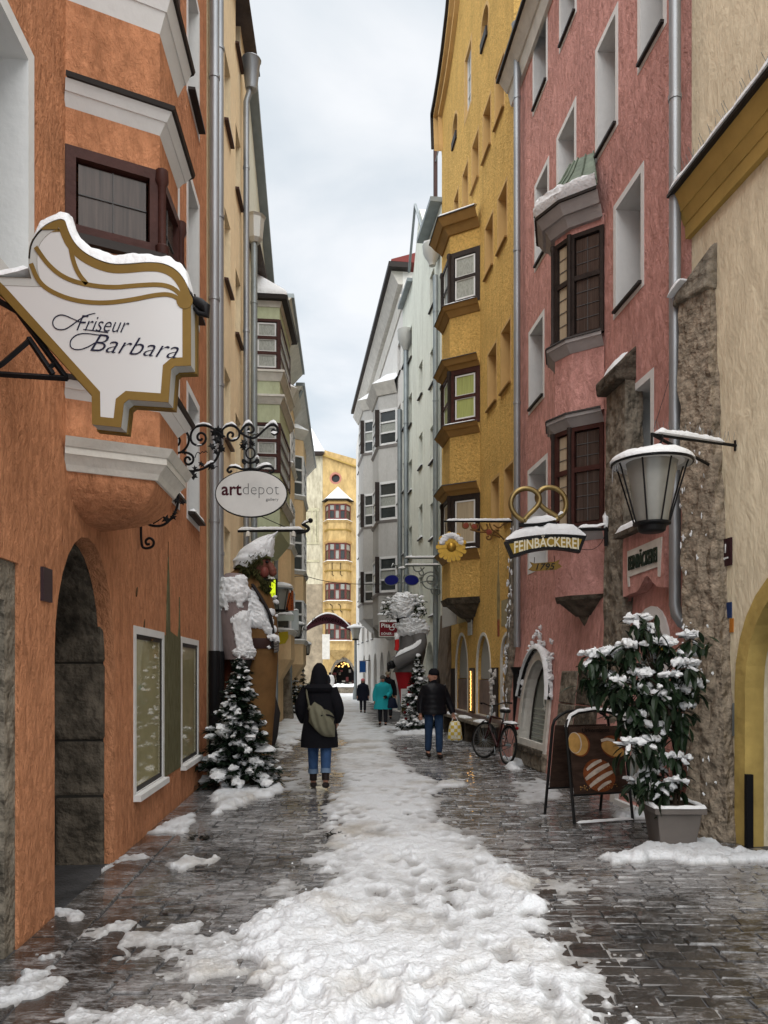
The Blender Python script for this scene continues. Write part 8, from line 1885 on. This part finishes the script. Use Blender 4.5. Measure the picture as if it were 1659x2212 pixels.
    if hat:
        MB().loft([(w_(0, .012, 1.622), .098*s, .108*s, yaw), (w_(0, .012, 1.645), .102*s, .112*s, yaw), (w_(0, .008, 1.70), .092*s, .10*s, yaw), (w_(0, .0, 1.735), .06*s, .065*s, yaw), (w_(0, 0, 1.75), .02*s, .02*s, yaw)], 16).build('hat', hat, t, smooth=True)
    if hair: MB().loft([(w_(0, -.03, 1.40), .11*s, .07*s, yaw), (w_(0, -.035, 1.48), .105*s, .075*s, yaw), (w_(0, -.03, 1.58), .100*s, .085*s, yaw), (w_(0, -.01, 1.66), .09*s, .09*s, yaw)], 16).build('hair', hair, t, smooth=True)
    if face:
        for sx in (-1, 1): MB().blob(w_(.032*sx, .105, 1.625), .012*s, .008*s, .007*s, 8, 6).build('eye', M_black, t); MB().tube([w_(.018*sx, .113, 1.645), w_(.045*sx, .104, 1.648)], .004*s, 5).build('eyebrow', M_black, t)
        MB().tube([w_(-.022, .108, 1.555), w_(0, .112, 1.553), w_(.022, .108, 1.555)], .006*s, 6).build('mouth', mat('lips', (.30, .07, .06), .5), t)
    return t, w_, J, s
M_navy = mat('near_black_wool', (.0065, .0065, .009), .85, bump=.3, bscale=25); M_jeans = mat('blue_denim', (.035, .075, .17), .85, bump=.2, bscale=60, var=.2, vscale=12); M_boot = mat('dark_boot', (.018, .013, .012), .5)
# walking away with the olive bag
p = gnd(690, 1706)
t, w_, J, s = person('person seen from behind in long black hooded coat, jeans and olive shoulder bag', (p.x, p.y), 1.70, 0.0, 1.08, .60, M_navy, M_jeans, M_boot, .10, -.13, arms={'l': ((-.275, -.02, 1.14), (-.22, .10, .96)), 'r': ((.275, -.02, 1.14), (.23, .10, .96))}, hood=M_navy, cuff=mat('light_denim', (.13, .19, .28), .8), face=False, sleeve_r=1.2, flare=1.05, tl=.15)
bg_ = thing('shoulder_bag', 'olive grey canvas crossbody bag on the hooded walker\'s back', 'bag', w_(.05, -.25, .8)); M_ol = mat('olive_canvas', (.14, .135, .095), .8, bump=.3, bscale=12, var=.15)
mb = MB(); n, m_ = 16, 20; cx0, cz0 = .05, 1.0
for i in range(n+1):
    v = i/n*2-1
    for j in range(m_+1):
        u = j/m_*2-1; top = -.10*u; wd = .18*(1-.12*max(0, v))*(1-.35*max(0, v)**2); hh = .14+.035*(1-abs(u)); rr_ = max(0, 1-abs(u)**2.6)*max(0, 1-abs(v)**2.6)
        mb.v.append(tuple(w_(cx0+u*wd, -.195-.09*rr_**.5+.012*math.sin(u*9+v*4), cz0+top+v*hh-(.05*(1-u*u) if v < 0 else 0))))
mb.f = [(i*(m_+1)+j, i*(m_+1)+j+1, (i+1)*(m_+1)+j+1, (i+1)*(m_+1)+j) for i in range(n) for j in range(m_)]
b2 = len(mb.v); mb.v += [tuple(Vector(q)*1.0) for q in [w_(cx0+.17*math.cos(a), -.17, cz0+.14*math.sin(a)) for a in [k/20*6.283 for k in range(20)]]]; mb.f.append(tuple(b2+k for k in range(20)))
mb.build('bag_body', M_ol, bg_, smooth=True)
MB().tube(chaikin([w_(-.11, -.19, 1.08), w_(-.13, -.18, 1.2), w_(-.16, -.155, 1.33), w_(-.17, -.10, 1.45), w_(-.10, .0, 1.52)], 2), .028, 8, flat=.5).build('strap', M_ol, bg_, smooth=True)
MB().blob(w_(-.11, -.20, 1.15), .035, .035, .035, 8, 6, .2).build('strap_knot', M_ol, bg_, smooth=True); MB().tube(chaikin([w_(.22, -.19, 1.02), w_(.16, -.24, 1.06), w_(.08, -.26, 1.06), w_(.04, -.27, 1.05)], 2), .012, 6).build('flap_seam', M_navy, bg_, smooth=True)
# black puffer jacket
p = gnd(937, 1638); M_puff = mat('black_puffer', (.008, .008, .010), .38, bump=.2, bscale=14)
t, w_, J, s = person('person in black puffer jacket and jeans looking sideways, carrying a yellow bag', (p.x, p.y), 1.66, math.pi+.15, 1.18, .86, M_puff, mat('dark_denim', (.022, .045, .095), .85, bump=.2, bscale=60, var=.25, vscale=10), M_boot, .06, -.10, arms={'l': ((-.30, -.02, 1.12), (-.37, .05, .88)), 'r': ((.27, -.02, 1.12), (.27, .03, .88))}, hat=M_navy, hair=mat('dark_hair', (.012, .009, .008), .6), puff=33, face=False)
MB().lathe([(.085*s, 0), (.098*s, .03*s), (.09*s, .085*s), (.07*s, .10*s)], w_(0, .0, 1.455), 16).build('scarf', M_navy, t, smooth=True)
MB().loft([(w_(-.06, .0, 1.38), .07*s, .08*s), (w_(-.065, .01, 1.48), .065*s, .085*s), (w_(-.05, .0, 1.60), .065*s, .09*s), (w_(-.02, -.01, 1.70), .06*s, .07*s)], 14).build('long_hair', MATS['dark_hair'], t, smooth=True)
MB().loft([(w_(0, .012, 1.632), .106*s, .118*s), (w_(0, .012, 1.66), .108*s, .118*s), (w_(0, .008, 1.71), .095*s, .104*s), (w_(0, 0, 1.755), .05*s, .055*s)], 16).build('headband', M_navy, t, smooth=True)
# the head looks to the left of the picture: its own turned features
yh = math.pi*.5+.35
def hd(x, y, z): c = w_(0, .02, z); return c + Vector((x*math.cos(yh)-y*math.sin(yh), x*math.sin(yh)+y*math.cos(yh), 0))*s
MB().loft([(hd(0, .05, 1.505), .03*s, .04*s, yh), (hd(0, .025, 1.53), .062*s, .075*s, yh), (hd(0, .02, 1.57), .072*s, .088*s, yh), (hd(0, .02, 1.62), .075*s, .092*s, yh), (hd(0, .01, 1.67), .07*s, .085*s, yh)], 16).build('face', M_skin, t, smooth=True)
MB().tube([hd(0, .105, 1.625), hd(0, .125, 1.60), hd(0, .132, 1.588), hd(0, .11, 1.582)], [.008, .012, .014, .006], 7).build('nose', M_skin, t, smooth=True)
for sx in (-1, 1): MB().blob(hd(.03*sx, .095, 1.622), .011, .011, .007, 8, 6).build('eye', M_black, t); MB().tube([hd(.015*sx, .11, 1.64), hd(.045*sx, .095, 1.642)], .004, 5).build('eyebrow', M_black, t)
MB().tube([hd(-.02, .10, 1.55), hd(0, .108, 1.55), hd(.02, .10, 1.55)], .006, 6).build('mouth', mat('lips', (.30, .07, .06), .5), t)
hp_ = J['lpal'][0]; yb = thing('carrier_bag', 'yellow and white checked carrier bag held by the person in black puffer jacket', 'bag', hp_-Vector((0, 0, .5)))
gx = hp_ + Vector((.02, -.02, -.10)); bm_ = MB(); bm_.loft([(gx-Vector((0, 0, .36)), .13, .07), (gx-Vector((0, 0, .34)), .145, .085), (gx-Vector((0, 0, .12)), .12, .075), (gx-Vector((0, 0, .02)), .09, .055), (gx, .06, .03)], 20, fold=.06, nf=5)
def check_mat():
    m = bpy.data.materials.new('checked_plastic'); m.use_nodes = True; t_ = m.node_tree; b = t_.nodes['Principled BSDF']; g = t_.nodes.new('ShaderNodeTexCoord'); c = t_.nodes.new('ShaderNodeTexChecker'); c.inputs['Scale'].default_value = 16; c.inputs['Color1'].default_value = (.50, .36, .03, 1); c.inputs['Color2'].default_value = (.62, .60, .50, 1); t_.links.new(g.outputs['Object'], c.inputs[0]); t_.links.new(c.outputs[0], b.inputs['Base Color']); b.inputs['Roughness'].default_value = .35; return m
bm_.build('bag_body', check_mat(), yb, smooth=True); MB().tube(chaikin([gx+Vector((-.06, 0, -.02)), gx+Vector((-.03, 0, .07)), hp_+Vector((0, 0, -.02)), gx+Vector((.03, 0, .07)), gx+Vector((.06, 0, -.02))], 2), .008, 6).build('handle', M_white, yb, smooth=True)
# turquoise coat
p = gnd(827, 1568)
t, w_, J, s = person('elderly person in long turquoise coat and grey cap walking towards the camera', (p.x, p.y), 1.50, math.pi, 1.35, .58, mat('turquoise_coat', (.02, .33, .37), .75, bump=.3, bscale=12, var=.12), mat('dark_trouser', (.02, .02, .025), .8), M_boot, .10, -.10, arms={'l': ((-.27, .06, 1.12), (-.12, .20, 1.02)), 'r': ((.27, .0, 1.12), (.27, .06, .86))}, hat=mat('grey_knit', (.07, .07, .065), .9), stoop=.10, sleeve_r=1.3)
MB().blob(J['lpal'][0], .06, .06, .05, 8, 6).build('glove', M_black, t, smooth=True)
c = w_(-.30, .12, .80); hb2 = thing('handbag', 'dark navy handbag on the arm of the turquoise coated person', 'bag', c); MB().loft([(c-Vector((0, 0, .16)), .17, .09), (c-Vector((0, 0, .12)), .19, .1), (c+Vector((0, 0, .12)), .12, .06), (c+Vector((0, 0, .15)), .08, .04)], 14).build('bag_body', mat('navy_leather', (.012, .018, .04), .5), hb2, smooth=True); MB().tube(chaikin([c+Vector((-.06, 0, .14)), c+Vector((.0, 0, .30)), c+Vector((.06, 0, .14))], 2), .012, 6).build('handle', mat('tan_strap', (.3, .25, .15), .6), hb2, smooth=True)
# child with pink hat, person behind, two distant walkers
p = gnd(784, 1540)
person('child in dark coat and pink knitted hat walking along the grey house', (p.x, p.y), 1.34, math.pi, 1.30, .62, mat('dark_navy_coat', (.010, .012, .022), .8), mat('dark_trouser', (.02, .02, .025)), M_boot, .06, -.06, hat=mat('pink_knit', (.55, .16, .17), .9), hair=mat('brown_hair', (.06, .035, .02), .6))
p = gnd(838, 1553)
person('person in dark jacket and beige cap half hidden behind the turquoise coat', (p.x, p.y), 1.62, math.pi, 1.15, .8, M_navy, mat('dark_trouser', (.02, .02, .025)), M_boot, .05, -.08, hat=mat('beige_cap', (.24, .20, .14), .9))
p = gnd(704, 1502)
person('distant person in dark coat on the snowy plaza beyond the hooded walker', (p.x, p.y), 1.66, .2, 1.2, .7, M_navy, mat('dark_trouser', (.02, .02, .025)), M_boot, .08, -.08, hair=mat('dark_hair', (.012, .009, .008)), face=False)
p = gnd(713, 1500)
person('distant person in white coat on the snowy plaza', (p.x, p.y), 1.62, .1, 1.25, .6, mat('white_coat', (.5, .49, .47), .8), mat('pale_trouser', (.3, .29, .27), .8), M_boot, .08, -.08, hair=mat('dark_hair', (.012, .009, .008)), face=False)

# ------------------------------------------------------------------ storeys of an oriel become pieces of their own
def split_loose(o, name):
    me = o.data; bm = bmesh.new(); bm.from_mesh(me); bm.verts.ensure_lookup_table(); seen = set(); comps = []
    for v in bm.verts:
        if v.index in seen: continue
        st = [v]; seen.add(v.index); c = []
        while st:
            q = st.pop(); c.append(q.index)
            for e in q.link_edges:
                r = e.other_vert(q)
                if r.index not in seen: seen.add(r.index); st.append(r)
        comps.append(set(c))
    bm.free()
    if len(comps) < 2: return
    comps.sort(key=len, reverse=True)
    def sub(c):
        idx = sorted(c); mp = {i: k for k, i in enumerate(idx)}; m2 = bpy.data.meshes.new(name)
        m2.from_pydata([me.vertices[i].co[:] for i in idx], [], [[mp[i] for i in p.vertices] for p in me.polygons if p.vertices[0] in c]); [m2.materials.append(x) for x in me.materials]; return m2
    for c in comps[1:]:
        n = bpy.data.objects.new(name, sub(c)); COL.objects.link(n); n.parent = o
    o.data = sub(comps[0])
for o in [o for o in bpy.data.objects if o.type == 'MESH' and o.name.split('.')[0] in ('oriel', 'bay')]: split_loose(o, o.name.split('.')[0] + '_storey')
for o in bpy.data.objects:
    if o.name.split('.')[0] in ('clinging_snow', 'branch_snow', 'leaf_snow', 'arch_snow', 'hair_snow', 'bird_spikes'): o['kind'] = 'stuff'
